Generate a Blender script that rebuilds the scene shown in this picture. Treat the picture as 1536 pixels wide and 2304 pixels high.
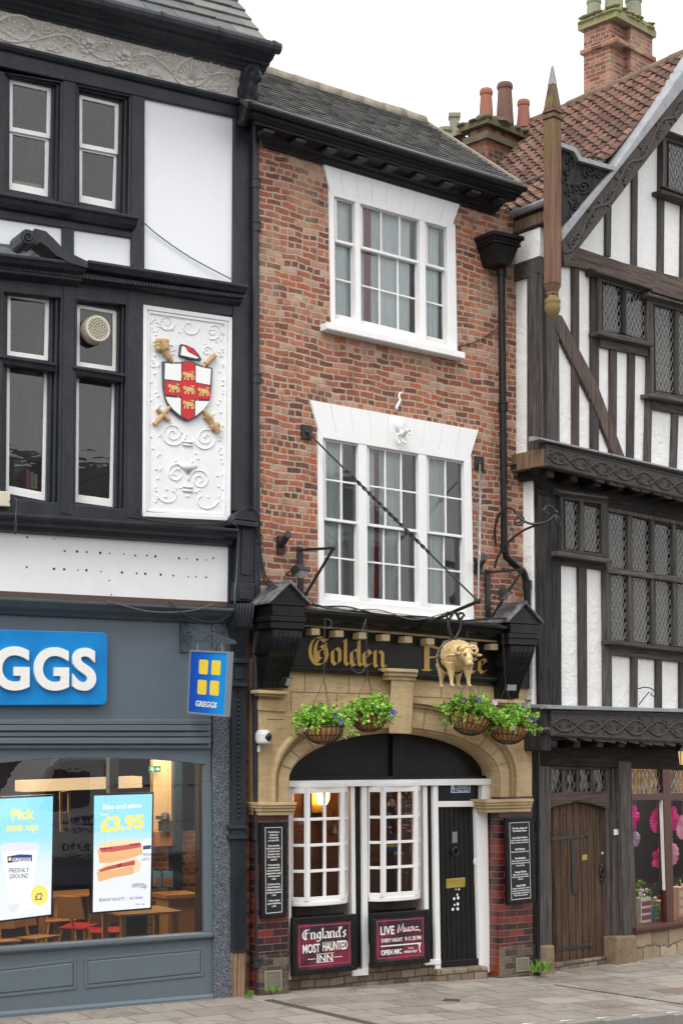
import bpy, bmesh, math, random
from mathutils import Vector, Matrix
R = math.radians
rnd = random.Random(7)
for o in list(bpy.data.objects):
    bpy.data.objects.remove(o)
sc = bpy.context.scene

# ------------------------------------------------------------------ camera, sky, sun, exposure
FPX, HZ, CZ = 3600.0, 1650.0, 3.0
cd = bpy.data.cameras.new('camera')
cam = bpy.data.objects.new('camera', cd)
sc.collection.objects.link(cam)
cam.location = (0, 0, CZ)
cam.rotation_euler = (R(90), 0, 0)
cd.sensor_fit = 'AUTO'
cd.sensor_width = 36
cd.lens = FPX / 2304 * 36
cd.shift_y = (HZ - 1152) / 2304
cd.clip_end = 2000
sc.camera = cam

SUN_EL, SUN_AZ = R(52), R(200)
wd = bpy.data.worlds.new('World')
sc.world = wd
wd.use_nodes = True
nt = wd.node_tree
nt.nodes.clear()
wo = nt.nodes.new('ShaderNodeOutputWorld')
bg = nt.nodes.new('ShaderNodeBackground')
sky = nt.nodes.new('ShaderNodeTexSky')
sky.sky_type = 'NISHITA'
sky.sun_disc = False
sky.sun_elevation = SUN_EL
sky.sun_rotation = SUN_AZ
sky.air_density = 1.0
sky.dust_density = 6.0
hs = nt.nodes.new('ShaderNodeHueSaturation')
hs.inputs['Saturation'].default_value = 0.12
# overcast: cloud deck evens the sky out
tc = nt.nodes.new('ShaderNodeTexCoord')
nz = nt.nodes.new('ShaderNodeTexNoise')
nz.inputs['Scale'].default_value = 2.2
nz.inputs['Detail'].default_value = 5
mp = nt.nodes.new('ShaderNodeMapRange')
mp.inputs['To Min'].default_value = 9.0
mp.inputs['To Max'].default_value = 13.0
mx = nt.nodes.new('ShaderNodeMix')
mx.data_type = 'RGBA'
mx.inputs['Factor'].default_value = 0.75
nt.links.new(tc.outputs['Generated'], nz.inputs['Vector'])
nt.links.new(nz.outputs['Fac'], mp.inputs['Value'])
nt.links.new(sky.outputs['Color'], hs.inputs['Color'])
nt.links.new(hs.outputs['Color'], mx.inputs['A'])
nt.links.new(mp.outputs['Result'], mx.inputs['B'])
nt.links.new(mx.outputs['Result'], bg.inputs['Color'])
nt.links.new(bg.outputs['Background'], wo.inputs['Surface'])
bg.inputs['Strength'].default_value = 0.13
sl = bpy.data.lights.new('sun', 'SUN')
sl.energy = 1.1
sl.angle = R(25)
sl.color = (1.0, 0.97, 0.92)
so = bpy.data.objects.new('sun', sl)
sc.collection.objects.link(so)
# sun azimuth: Blender sky rotation 0 = +Y, clockwise
sdir = Vector((math.sin(SUN_AZ) * math.cos(SUN_EL), math.cos(SUN_AZ) * math.cos(SUN_EL), math.sin(SUN_EL)))
so.rotation_euler = sdir.to_track_quat('Z', 'Y').to_euler()
so.location = sdir * 30
sc.view_settings.view_transform = 'Standard'
sc.view_settings.look = 'None'
sc.view_settings.gamma = 1
sc.view_settings.exposure = 0.5
sc.cycles.max_bounces = 6
sc.cycles.transparent_max_bounces = 12

# ------------------------------------------------------------------ helpers
def V(*a):
    return Vector(a)

def C(h):
    h = h.lstrip('#')
    out = []
    for i in (0, 2, 4):
        c = int(h[i:i + 2], 16) / 255
        out.append(c / 12.92 if c <= .04045 else ((c + .055) / 1.055) ** 2.4)
    return (out[0], out[1], out[2], 1)

class Frame:
    """a facade: origin on the ground, x along the wall, y into the wall, z up"""
    def __init__(s, x, y, deg):
        th = R(deg)
        s.th = th
        s.O = V(x, y, 0)
        s.t = V(math.cos(th), math.sin(th), 0)
        s.n = V(math.sin(th), -math.cos(th), 0)
    def P(s, px, py, d=0):
        r = V((px - 768) / FPX, 1, -(py - HZ) / FPX)
        c = V(0, 0, CZ)
        k = (s.O + s.n * d - c).dot(s.n) / r.dot(s.n)
        p = c + r * k
        return V((p - s.O).dot(s.t), -d, p.z)
    def Q(s, pts, d=0):
        return [s.P(x, y, d) for x, y in pts]
    def W(s, l):
        return s.O + s.t * l[0] - s.n * l[1] + V(0, 0, l[2])

LF = Frame(-3.6, 16.875, 30.7)
FL = Frame(-.859, 18.40, 34)
RT = Frame(2.685, 20.477, 45)
WF = Frame(0, 0, 0)

class MB:
    def __init__(s):
        s.v = []; s.f = []
    def add(s, vs, fs):
        b = len(s.v)
        s.v += [Vector(p) for p in vs]
        s.f += [[b + i for i in f] for f in fs]
        return s
    def poly(s, pts):
        return s.add(pts, [list(range(len(pts)))])
    def prism(s, pts, off):
        off = Vector(off) if not isinstance(off, (int, float)) else V(0, off, 0)
        n = len(pts)
        vs = [Vector(p) for p in pts] + [Vector(p) + off for p in pts]
        fs = [list(range(n)), list(range(2 * n - 1, n - 1, -1))]
        for i in range(n):
            j = (i + 1) % n
            fs.append([j, i, n + i, n + j])
        return s.add(vs, fs)
    def loft(s, A, B):
        """two equal polygons joined and capped"""
        n = len(A)
        fs = [list(range(n)), list(range(2 * n - 1, n - 1, -1))]
        for i in range(n):
            j = (i + 1) % n
            fs.append([j, i, n + i, n + j])
        return s.add(list(A) + list(B), fs)
    def box(s, x0, x1, y0, y1, z0, z1):
        return s.prism([V(x0, y0, z0), V(x1, y0, z0), V(x1, y0, z1), V(x0, y0, z1)], V(0, y1 - y0, 0))
    def beam(s, a, b, w, h, up=(0, 0, 1)):
        a = Vector(a); b = Vector(b)
        d = (b - a).normalized()
        u = Vector(up)
        if abs(d.dot(u)) > .98:
            u = V(0, 1, 0)
        x = d.cross(u).normalized(); y = x.cross(d).normalized()
        q = [a + x * i * w / 2 + y * j * h / 2 for i, j in ((-1, -1), (1, -1), (1, 1), (-1, 1))]
        return s.prism(q, b - a)
    def tube(s, pts, r, n=8, closed=False):
        pts = [Vector(p) for p in pts]
        m = len(pts)
        rr = r if isinstance(r, (list, tuple)) else [r] * m
        vs = []; fs = []
        pu = None
        for i, p in enumerate(pts):
            a = pts[i - 1] if (i > 0 or closed) else p
            b = pts[(i + 1) % m] if (i < m - 1 or closed) else p
            d = (b - a)
            if d.length < 1e-9: d = V(0, 0, 1)
            d.normalize()
            if pu is None:
                u = V(0, 0, 1) if abs(d.z) < .9 else V(0, 1, 0)
            else:
                u = pu
            x = d.cross(u)
            if x.length < 1e-6: x = d.cross(V(1, 0, 0))
            x.normalize(); y = x.cross(d).normalized(); pu = y
            for k in range(n):
                t = 2 * math.pi * k / n
                vs.append(p + x * math.cos(t) * rr[i] + y * math.sin(t) * rr[i])
        for i in range(m if closed else m - 1):
            j = (i + 1) % m
            for k in range(n):
                l = (k + 1) % n
                fs.append([i * n + k, i * n + l, j * n + l, j * n + k])
        if not closed:
            fs.append(list(range(n - 1, -1, -1)))
            fs.append([(m - 1) * n + k for k in range(n)])
        return s.add(vs, fs)
    def lathe(s, c, prof, n=16, axis=(0, 0, 1)):
        c = Vector(c)
        q = Vector((0, 0, 1)).rotation_difference(Vector(axis).normalized())
        vs = []; fs = []
        m = len(prof)
        for r, z in prof:
            for k in range(n):
                t = 2 * math.pi * k / n
                vs.append(c + q @ V(r * math.cos(t), r * math.sin(t), z))
        for i in range(m - 1):
            for k in range(n):
                l = (k + 1) % n
                fs.append([i * n + k, i * n + l, (i + 1) * n + l, (i + 1) * n + k])
        if prof[0][0] > 1e-6: fs.append(list(range(n - 1, -1, -1)))
        if prof[-1][0] > 1e-6: fs.append([(m - 1) * n + k for k in range(n)])
        return s.add(vs, fs)
    def ell(s, c, r, rot=None, seg=12, ring=8):
        c = Vector(c)
        if isinstance(r, (int, float)): r = (r, r, r)
        M = rot if rot is not None else Matrix.Identity(3)
        vs = [c + M @ V(0, 0, r[2])]; fs = []
        for i in range(1, ring):
            p = math.pi * i / ring
            for k in range(seg):
                t = 2 * math.pi * k / seg
                vs.append(c + M @ V(r[0] * math.sin(p) * math.cos(t), r[1] * math.sin(p) * math.sin(t), r[2] * math.cos(p)))
        vs.append(c + M @ V(0, 0, -r[2]))
        for k in range(seg):
            fs.append([0, 1 + k, 1 + (k + 1) % seg])
            fs.append([len(vs) - 1, 1 + (ring - 2) * seg + (k + 1) % seg, 1 + (ring - 2) * seg + k])
        for i in range(ring - 2):
            for k in range(seg):
                a = 1 + i * seg
                fs.append([a + k, a + seg + k, a + seg + (k + 1) % seg, a + (k + 1) % seg])
        return s.add(vs, fs)

ORG = {}
FRM = {}

def tag(o, label=None, cat=None, group=None, kind=None):
    if label: o['label'] = label
    if cat: o['category'] = cat
    if group: o['group'] = group
    if kind: o['kind'] = kind
    return o

def thing(name, label, cat, F, org=(0, 0, 0), group=None):
    o = bpy.data.objects.new(name, None)
    o.empty_display_size = .1
    sc.collection.objects.link(o)
    o.location = F.W(Vector(org))
    o.rotation_euler = (0, 0, F.th)
    ORG[o.name] = Vector(org); FRM[o.name] = F
    return tag(o, label, cat, group)

def mk(mb, name, mat, parent=None, F=None, org=None, smooth=False, bevel=0, sub=0, fix=True):
    me = bpy.data.meshes.new(name)
    if parent is not None:
        org = ORG[parent.name]; F = FRM[parent.name]
    elif org is None:
        org = V(0, 0, 0)
    org = Vector(org)
    me.from_pydata([p - org for p in mb.v], [], mb.f)
    if fix:
        bm = bmesh.new(); bm.from_mesh(me)
        bmesh.ops.recalc_face_normals(bm, faces=bm.faces)
        bm.to_mesh(me); bm.free()
    if 'glass' in mat.name:          # panes always face the street
        bm = bmesh.new(); bm.from_mesh(me)
        bm.normal_update()
        for f in bm.faces:
            if f.normal.y > 0: f.normal_flip()
        bm.to_mesh(me); bm.free()
    me.validate()
    me.materials.append(mat)
    if smooth:
        me.polygons.foreach_set('use_smooth', [True] * len(me.polygons))
    o = bpy.data.objects.new(name, me)
    sc.collection.objects.link(o)
    if parent is not None:
        o.parent = parent
    else:
        o.location = F.W(org); o.rotation_euler = (0, 0, F.th)
    ORG[o.name] = org; FRM[o.name] = F
    if bevel:
        b = o.modifiers.new('bevel', 'BEVEL'); b.width = bevel; b.segments = 2; b.limit_method = 'ANGLE'; b.angle_limit = R(40)
        b.use_clamp_overlap = True
    if sub:
        b = o.modifiers.new('sub', 'SUBSURF'); b.levels = sub; b.render_levels = sub
    return o

def solo(mb, name, mat, F, org, label, cat, group=None, **k):
    return tag(mk(mb, name, mat, None, F, org, **k), label, cat, group)

def remesh(o, vox, it=6):
    m = o.modifiers.new('remesh', 'REMESH'); m.mode = 'VOXEL'; m.voxel_size = vox; m.use_smooth_shade = True
    s = o.modifiers.new('smooth', 'SMOOTH'); s.factor = .5; s.iterations = it
    return o

def lerp(a, b, t):
    return a + (b - a) * t

def bil(Q, s, t):
    """Q = TL, TR, BR, BL"""
    return lerp(lerp(Q[0], Q[1], s), lerp(Q[3], Q[2], s), t)

def inset(Q, l, t=None, r=None, b=None):
    if t is None: t = r = b = l
    w = ((Q[1] - Q[0]).length + (Q[2] - Q[3]).length) / 2
    h = ((Q[3] - Q[0]).length + (Q[2] - Q[1]).length) / 2
    return [bil(Q, l / w, t / h), bil(Q, 1 - r / w, t / h), bil(Q, 1 - r / w, 1 - b / h), bil(Q, l / w, 1 - b / h)]

def fram(mb, Qo, Qi, depth):
    """picture frame: front between two quads, butt jointed, extruded back"""
    for i in range(4):
        j = (i + 1) % 4
        mb.prism([Qo[i], Qo[j], Qi[j], Qi[i]], V(0, depth, 0))

def shiftd(Q, dd):
    return [p + V(0, -dd, 0) for p in Q]

def pxp(F, pts, d0, d1):
    """prism: polygon seen at pixels on the plane d1, back to plane d0"""
    return MB().prism(F.Q(pts, d1), V(0, d1 - d0, 0))

def mould(mb, F, pl, pr, dref, prof, el=0.0, er=0.0):
    """straight moulding whose reference edge runs pl..pr (pixels) on plane dref; prof = (d, dz) polygon"""
    a = F.P(pl[0], pl[1], dref); b = F.P(pr[0], pr[1], dref)
    t = (b - a).normalized()
    a = a - t * el; b = b + t * er
    A = [V(a.x, -d, a.z + dz) for d, dz in prof]
    B = [V(b.x, -d, b.z + dz) for d, dz in prof]
    mb.loft(A, B)
    return a, b

# ------------------------------------------------------------------ materials
def newmat(name):
    m = bpy.data.materials.new(name)
    m.use_nodes = True
    t = m.node_tree
    t.nodes.clear()
    out = t.nodes.new('ShaderNodeOutputMaterial')
    b = t.nodes.new('ShaderNodeBsdfPrincipled')
    t.links.new(b.outputs[0], out.inputs[0])
    return m, t, b, out

def N(t, typ, **k):
    n = t.nodes.new('ShaderNode' + typ)
    for a, v in k.items():
        if a in n.bl_rna.properties and not a.startswith('i_'):
            setattr(n, a, v)
        else:
            n.inputs[a[2:] if a.startswith('i_') else a].default_value = v
    return n

def math_(t, op, a, b=None, c=None):
    n = t.nodes.new('ShaderNodeMath'); n.operation = op
    for i, x in enumerate((a, b, c)):
        if x is None: continue
        if isinstance(x, (int, float)): n.inputs[i].default_value = x
        else: t.links.new(x, n.inputs[i])
    return n.outputs[0]

def coords(t, scale=(1, 1, 1), loc=(0, 0, 0)):
    c = t.nodes.new('ShaderNodeTexCoord')
    m = t.nodes.new('ShaderNodeMapping')
    m.inputs['Scale'].default_value = scale
    m.inputs['Location'].default_value = loc
    t.links.new(c.outputs['Object'], m.inputs['Vector'])
    return m.outputs[0]

def noise_(t, vec, scale, detail=4, rough=.6, dist=0):
    n = t.nodes.new('ShaderNodeTexNoise')
    n.inputs['Scale'].default_value = scale; n.inputs['Detail'].default_value = detail
    n.inputs['Roughness'].default_value = rough; n.inputs['Distortion'].default_value = dist
    t.links.new(vec, n.inputs['Vector'])
    return n.outputs['Fac']

def ramp(t, fac, stops, interp='LINEAR'):
    n = t.nodes.new('ShaderNodeValToRGB')
    n.color_ramp.interpolation = interp
    e = n.color_ramp.elements
    while len(e) > len(stops): e.remove(e[-1])
    while len(e) < len(stops): e.new(.5)
    for el, (p, c) in zip(e, stops):
        el.position = p
        el.color = c if len(c) == 4 else (*c, 1)
    t.links.new(fac, n.inputs[0])
    return n.outputs[0]

def mixc(t, fac, a, b, mode='MIX'):
    n = t.nodes.new('ShaderNodeMix'); n.data_type = 'RGBA'; n.blend_type = mode
    for k, x in (('Factor', fac), ('A', a), ('B', b)):
        if isinstance(x, (int, float)): n.inputs[k].default_value = x
        elif isinstance(x, tuple): n.inputs[k].default_value = x
        else: t.links.new(x, n.inputs[k])
    return n.outputs['Result']

def bump_(t, b, h, strength=.3, dist=.01):
    n = t.nodes.new('ShaderNodeBump')
    n.inputs['Strength'].default_value = strength; n.inputs['Distance'].default_value = dist
    t.links.new(h, n.inputs['Height'])
    t.links.new(n.outputs[0], b.inputs['Normal'])
    return n

def k4(c, f):
    return (c[0] * f, c[1] * f, c[2] * f, 1)

def paint(name, col, rough=.45, dirt=.25, scale=3.0, bump=.15, bscale=40, dcol=None, spec=.5, streak=False, metal=0):
    """painted / plain surface with uneven tone, grime and a little relief"""
    m, t, b, out = newmat(name)
    v = coords(t, (1, 1, .35) if streak else (1, 1, 1))
    n1 = noise_(t, v, scale, 6, .65)
    n2 = noise_(t, coords(t), scale * 9, 4, .6)
    f = math_(t, 'MULTIPLY', n1, n2)
    fr = ramp(t, f, [(.17, (0, 0, 0, 1)), (.40, (1, 1, 1, 1))])
    c2 = dcol if dcol else k4(col, .55)
    c = mixc(t, math_(t, 'MULTIPLY', fr, dirt), col, c2)
    t.links.new(c, b.inputs['Base Color'])
    b.inputs['Roughness'].default_value = rough
    b.inputs['Metallic'].default_value = metal
    b.inputs['Specular IOR Level'].default_value = spec
    if bump:
        bump_(t, b, noise_(t, coords(t), bscale, 5, .6), bump, .004)
    return m

def plain(name, col, rough=.5, metal=0, spec=.5):
    m, t, b, out = newmat(name)
    v = coords(t)
    c = mixc(t, noise_(t, v, 25, 3), k4(col, .88), k4(col, 1.1))
    t.links.new(c, b.inputs['Base Color'])
    b.inputs['Roughness'].default_value = rough; b.inputs['Metallic'].default_value = metal
    b.inputs['Specular IOR Level'].default_value = spec
    return m

def emis(name, col, strength):
    m, t, b, out = newmat(name)
    b.inputs['Base Color'].default_value = k4(col, .2)
    b.inputs['Emission Color'].default_value = col
    b.inputs['Emission Strength'].default_value = strength
    b.inputs['Roughness'].default_value = .3
    return m

def timber(name, c1, c2, axis='z', rough=.85, moss=0, bump=.6, paint_=False):
    m, t, b, out = newmat(name)
    s = {'z': (22, 22, 1.1), 'x': (1.1, 22, 22)}[axis]
    oi = t.nodes.new('ShaderNodeObjectInfo')
    c = t.nodes.new('ShaderNodeTexCoord')
    ad = t.nodes.new('ShaderNodeVectorMath'); ad.operation = 'ADD'
    t.links.new(c.outputs['Object'], ad.inputs[0]); t.links.new(oi.outputs['Random'], ad.inputs[1])
    mpn = t.nodes.new('ShaderNodeMapping'); mpn.inputs['Scale'].default_value = s
    t.links.new(ad.outputs[0], mpn.inputs['Vector'])
    g = noise_(t, mpn.outputs[0], 1.6, 7, .7, .6)
    cr = ramp(t, g, [(.32, k4(c1, .3)), (.44, c1), (.58, c2), (.76, k4(c2, 1.5))])
    big = noise_(t, c.outputs['Object'], 2.3, 4)
    cc = mixc(t, math_(t, 'MULTIPLY', big, .55), cr, k4(c1, .75))
    var = math_(t, 'MULTIPLY_ADD', oi.outputs['Random'], .5, .75)
    cc = mixc(t, 1.0, cc, _rgb(t, var), 'MULTIPLY')
    if moss:
        mf = ramp(t, noise_(t, c.outputs['Object'], 5, 6, .7), [(.5, (0, 0, 0, 1)), (.62, (1, 1, 1, 1))])
        cc = mixc(t, math_(t, 'MULTIPLY', mf, moss), cc, (.13, .125, .02, 1))
    t.links.new(cc, b.inputs['Base Color'])
    b.inputs['Roughness'].default_value = rough
    b.inputs['Specular IOR Level'].default_value = .25
    cracks = ramp(t, g, [(.28, (0, 0, 0, 1)), (.42, (1, 1, 1, 1))])
    bump_(t, b, cracks, bump, .012)
    return m

def _rgb(t, v):
    n = t.nodes.new('ShaderNodeCombineColor')
    for i in range(3): t.links.new(v, n.inputs[i])
    return n.outputs[0]

def brickmat(name, w, h, mort, stops, mcol, tilt=0.0, rough=.85, bump=.7, spec=.25, wob=.012, stain=.4, horiz=False, bond=True, mdirt=None, coat=0, bloom=0):
    """brickwork in wall coordinates: every brick its own tone, uneven mortar, soot"""
    m, t, b, out = newmat(name)
    c = t.nodes.new('ShaderNodeTexCoord')
    sp = t.nodes.new('ShaderNodeSeparateXYZ')
    t.links.new(c.outputs['Object'], sp.inputs[0])
    x, y, z = sp.outputs
    n1 = noise_(t, c.outputs['Object'], 1.7, 3)
    n2 = noise_(t, c.outputs['Object'], 26, 3)
    if horiz:
        U, Z = x, y
    else:
        U = math_(t, 'ADD', x, y)          # returns wrap round the corner
        Z = math_(t, 'MULTIPLY_ADD', x, tilt, z)
    Z = math_(t, 'MULTIPLY_ADD', math_(t, 'SUBTRACT', n1, .5), wob * 6, Z)
    Z = math_(t, 'MULTIPLY_ADD', math_(t, 'SUBTRACT', n2, .5), wob, Z)
    U = math_(t, 'MULTIPLY_ADD', math_(t, 'SUBTRACT', n2, .5), wob * 1.6, U)
    zr = math_(t, 'DIVIDE', Z, h)
    row = math_(t, 'FLOOR', zr)
    fz = math_(t, 'SUBTRACT', zr, row)
    odd = math_(t, 'FLOORED_MODULO', row, 2.0)
    wn0 = t.nodes.new('ShaderNodeTexWhiteNoise'); wn0.noise_dimensions = '1D'
    t.links.new(row, wn0.inputs['W'])
    if bond:      # some courses are headers
        hd = math_(t, 'GREATER_THAN', wn0.outputs[0], .68)
        ww = math_(t, 'MULTIPLY_ADD', hd, -w * .5, w)
    else:
        ww = w
    ur = math_(t, 'ADD', math_(t, 'DIVIDE', U, ww), math_(t, 'MULTIPLY', odd, .5))
    if bond:
        ur = math_(t, 'ADD', ur, math_(t, 'MULTIPLY', wn0.outputs[0], .3))
    col = math_(t, 'FLOOR', ur)
    fu = math_(t, 'SUBTRACT', ur, col)
    # distance to the joint in metres
    du = math_(t, 'MULTIPLY', math_(t, 'MINIMUM', fu, math_(t, 'SUBTRACT', 1.0, fu)), ww)
    dz = math_(t, 'MULTIPLY', math_(t, 'MINIMUM', fz, math_(t, 'SUBTRACT', 1.0, fz)), h)
    dd = math_(t, 'MINIMUM', du, dz)
    mk_ = N(t, 'MapRange'); t.links.new(dd, mk_.inputs['Value'])
    mk_.inputs['From Min'].default_value = mort * .38; mk_.inputs['From Max'].default_value = mort * .72
    face = mk_.outputs['Result']
    cv = t.nodes.new('ShaderNodeCombineXYZ')
    t.links.new(col, cv.inputs[0]); t.links.new(row, cv.inputs[1])
    wn = t.nodes.new('ShaderNodeTexWhiteNoise'); wn.noise_dimensions = '2D'
    t.links.new(cv.outputs[0], wn.inputs['Vector'])
    big = noise_(t, c.outputs['Object'], 1.1, 4)
    sel = math_(t, 'ADD', math_(t, 'MULTIPLY', wn.outputs['Value'], .75), math_(t, 'MULTIPLY', big, .5))
    sel = math_(t, 'SUBTRACT', sel, .12)
    bc = ramp(t, sel, stops)
    fine = noise_(t, c.outputs['Object'], 70, 5, .75)
    bc = mixc(t, .55 if not bloom else .85, bc, mixc(t, 1.0, bc, _rgb(t, math_(t, 'MULTIPLY_ADD', fine, 1.8, .1)), 'MULTIPLY'))
    mcn = mixc(t, noise_(t, c.outputs['Object'], 9, 5), k4(mcol, .6), k4(mcol, 1.15))
    cc = mixc(t, face, mcn, bc)
    st = ramp(t, noise_(t, c.outputs['Object'], 3.1, 7, .7), [(.5, (0, 0, 0, 1)), (.72, (1, 1, 1, 1))])
    cc = mixc(t, math_(t, 'MULTIPLY', st, stain), cc, (.06, .045, .04, 1))
    if bloom:       # lime bloom and soot worked into the faces
        bl = ramp(t, noise_(t, c.outputs['Object'], 24, 8, .85, .8), [(.52, (0, 0, 0, 1)), (.68, (1, 1, 1, 1))])
        cc = mixc(t, math_(t, 'MULTIPLY', bl, bloom), cc, (.43, .30, .22, 1))
        sk = ramp(t, noise_(t, coords(t, (1, 1, 1.6), (5, 3, 1)), 15, 9, .85, .6), [(.54, (0, 0, 0, 1)), (.66, (1, 1, 1, 1))])
        cc = mixc(t, math_(t, 'MULTIPLY', sk, bloom * 1.1), cc, (.07, .045, .04, 1))
        rp_ = ramp(t, noise_(t, coords(t, (1, 1, .5), (2, 7, 3)), 1.1, 3, .5), [(.60, (0, 0, 0, 1)), (.64, (1, 1, 1, 1))])
        cc = mixc(t, math_(t, 'MULTIPLY', rp_, .25), cc, (.42, .33, .24, 1))
    t.links.new(cc, b.inputs['Base Color'])
    b.inputs['Roughness'].default_value = rough
    b.inputs['Specular IOR Level'].default_value = spec
    if coat:
        b.inputs['Coat Weight'].default_value = coat; b.inputs['Coat Roughness'].default_value = .12
    hgt = math_(t, 'ADD', math_(t, 'MULTIPLY', face, .6), math_(t, 'MULTIPLY', fine, .5))
    bump_(t, b, hgt, bump, .012)
    return m

def glassmat(name, tint=(.8, .85, .85, 1), ior=1.5, refl=1.0, wav=0.0, rough=0.0):
    m, t, b, out = newmat(name)
    t.nodes.remove(b)
    tr = N(t, 'BsdfTransparent'); tr.inputs[0].default_value = tint
    gl = N(t, 'BsdfGlossy'); gl.inputs['Roughness'].default_value = rough
    gl.inputs['Color'].default_value = (refl, refl, refl, 1)
    fr = N(t, 'Fresnel'); fr.inputs['IOR'].default_value = ior
    ms = N(t, 'MixShader')
    t.links.new(fr.outputs[0], ms.inputs[0]); t.links.new(tr.outputs[0], ms.inputs[1]); t.links.new(gl.outputs[0], ms.inputs[2])
    if wav:
        bp = N(t, 'Bump'); bp.inputs['Strength'].default_value = wav; bp.inputs['Distance'].default_value = .02
        t.links.new(noise_(t, coords(t, (1, 1, 2.5)), 3.5, 2), bp.inputs['Height'])
        t.links.new(bp.outputs[0], gl.inputs['Normal']); t.links.new(bp.outputs[0], fr.inputs['Normal'])
    t.links.new(ms.outputs[0], out.inputs[0])
    return m

def islandmat(name, stops, rough=.8, bump=.3, bscale=30, moss=0, mosscol=(.2, .22, .05, 1), spec=.3, mossth=.55):
    """every loose piece (tile, slate, leaf) its own tone"""
    m, t, b, out = newmat(name)
    g = N(t, 'NewGeometry')
    v = coords(t)
    n = noise_(t, v, bscale, 5, .65)
    sel = math_(t, 'ADD', math_(t, 'MULTIPLY', g.outputs['Random Per Island'], .75), math_(t, 'MULTIPLY', n, .25))
    c = ramp(t, sel, stops)
    c = mixc(t, .4, c, mixc(t, 1.0, c, _rgb(t, math_(t, 'MULTIPLY_ADD', n, 1.6, .2)), 'MULTIPLY'))
    if moss:
        mf = ramp(t, noise_(t, v, 2.6, 8, .75), [(mossth, (0, 0, 0, 1)), (mossth + .12, (1, 1, 1, 1))])
        c = mixc(t, math_(t, 'MULTIPLY', mf, moss), c, mosscol)
    t.links.new(c, b.inputs['Base Color'])
    b.inputs['Roughness'].default_value = rough
    b.inputs['Specular IOR Level'].default_value = spec
    if bump: bump_(t, b, n, bump, .006)
    return m

MT = {}
MT['black'] = paint('slate_black_paint', (.013, .016, .023, 1), .45, .75, 5, .6, 55, (.042, .045, .052, 1), spec=.35, streak=True)
MT['gloss_black'] = paint('gloss_black_paint', (.0045, .0045, .0055, 1), .36, .6, 6, .35, 30, (.022, .021, .02, 1), spec=.3)
MT['iron'] = paint('black_iron', (.007, .007, .009, 1), .4, .4, 12, .3, 60, (.06, .04, .03, 1))
MT['white_render'] = paint('smooth_white_render', (.78, .80, .83, 1), .7, .14, 1.6, .12, 18, (.55, .56, .58, 1), streak=True)
MT['white_paint'] = paint('white_gloss_paint', (.82, .82, .82, 1), .35, .16, 5, .12, 30, (.5, .49, .46, 1))
MT['old_white'] = paint('weathered_white_paint', (.78, .78, .76, 1), .45, .3, 7, .3, 45, (.4, .37, .32, 1))
MT['relief_white'] = paint('white_plaster_relief', (.80, .81, .82, 1), .6, .2, 5, .15, 60, (.5, .5, .5, 1))
MT['relief_grey'] = paint('weathered_plaster_frieze', (.76, .735, .70, 1), .75, .45, 5, .3, 50, (.47, .43, .39, 1))
MT['shop_grey'] = paint('blue_grey_shopfront_paint', (.108, .140, .168, 1), .4, .22, 2.2, .06, 20, (.075, .095, .115, 1))
MT['shop_dark'] = paint('dark_blue_grey_paint', (.045, .062, .075, 1), .45, .35, 4, .2, 30, (.10, .12, .13, 1))
MT['brown_strip'] = paint('old_brown_timber', (.09, .055, .045, 1), .7, .6, 9, .3, 40)
MT['dark_room'] = paint('dim_room', (.42, .40, .37, 1), .9, .3, 1, 0)
MT['light_room'] = paint('pale_room', (.72, .73, .71, 1), .9, .2, 1, 0)
MT['brick'] = brickmat('old_york_brick', .205, .0745, .0185,
    [(.0, (.06, .030, .028, 1)), (.12, (.12, .048, .040, 1)), (.28, (.22, .070, .050, 1)), (.48, (.32, .100, .064, 1)), (.66, (.41, .115, .058, 1)),
     (.78, (.42, .205, .15, 1)), (.90, (.47, .32, .25, 1)), (1, (.54, .43, .35, 1))],
    (.46, .385, .285, 1), tilt=.045, stain=.65, wob=.02, bloom=.62)
MT['chim_brick'] = brickmat('chimney_brick', .225, .073, .012,
    [(0, (.10, .045, .034, 1)), (.4, (.22, .085, .058, 1)), (.75, (.29, .125, .08, 1)), (1, (.34, .19, .13, 1))], (.38, .31, .23, 1), stain=.5, wob=.008, bloom=.4)
MT['chim_old'] = brickmat('sooty_chimney_brick', .225, .073, .012,
    [(0, (.05, .03, .025, 1)), (.4, (.17, .07, .045, 1)), (.75, (.32, .12, .07, 1)), (1, (.36, .2, .13, 1))], (.2, .17, .12, 1), stain=.75, wob=.01)
MT['tile'] = brickmat('glazed_oxblood_brick', .215, .083, .007,
    [(0, (.018, .008, .012, 1)), (.35, (.045, .011, .013, 1)), (.6, (.085, .014, .013, 1)), (.8, (.15, .024, .012, 1)), (1, (.26, .05, .02, 1))], (.16, .12, .10, 1),
    rough=.16, spec=.6, wob=.002, stain=.15, bond=False, bump=.35, coat=.4)
MT['plinth'] = brickmat('worn_stone_plinth', .21, .1, .014, [(0, (.10, .075, .055, 1)), (.5, (.2, .15, .11, 1)), (1, (.3, .24, .18, 1))], (.07, .055, .045, 1), stain=.5, bond=False)
MT['foot'] = brickmat('worn_painted_pier_foot', .215, .083, .010, [(0, (.02, .018, .018, 1)), (.4, (.055, .045, .04, 1)), (.75, (.12, .095, .075, 1)), (1, (.2, .16, .12, 1))], (.17, .14, .105, 1), stain=.5, wob=.006, bond=False, bloom=.4)
MT['blockroom'] = brickmat('painted_block_wall', .45, .24, .012, [(0, (.40, .40, .34, 1)), (1, (.52, .52, .45, 1))], (.22, .22, .19, 1), stain=.2, wob=.001, bond=False)
MT['blueroom'] = paint('blue_pane_reflection', (.30, .40, .52, 1), .9, .9, 1.1, 0, dcol=(.75, .76, .76, 1))  # blue pane reflection painted as mottled room colour
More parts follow.
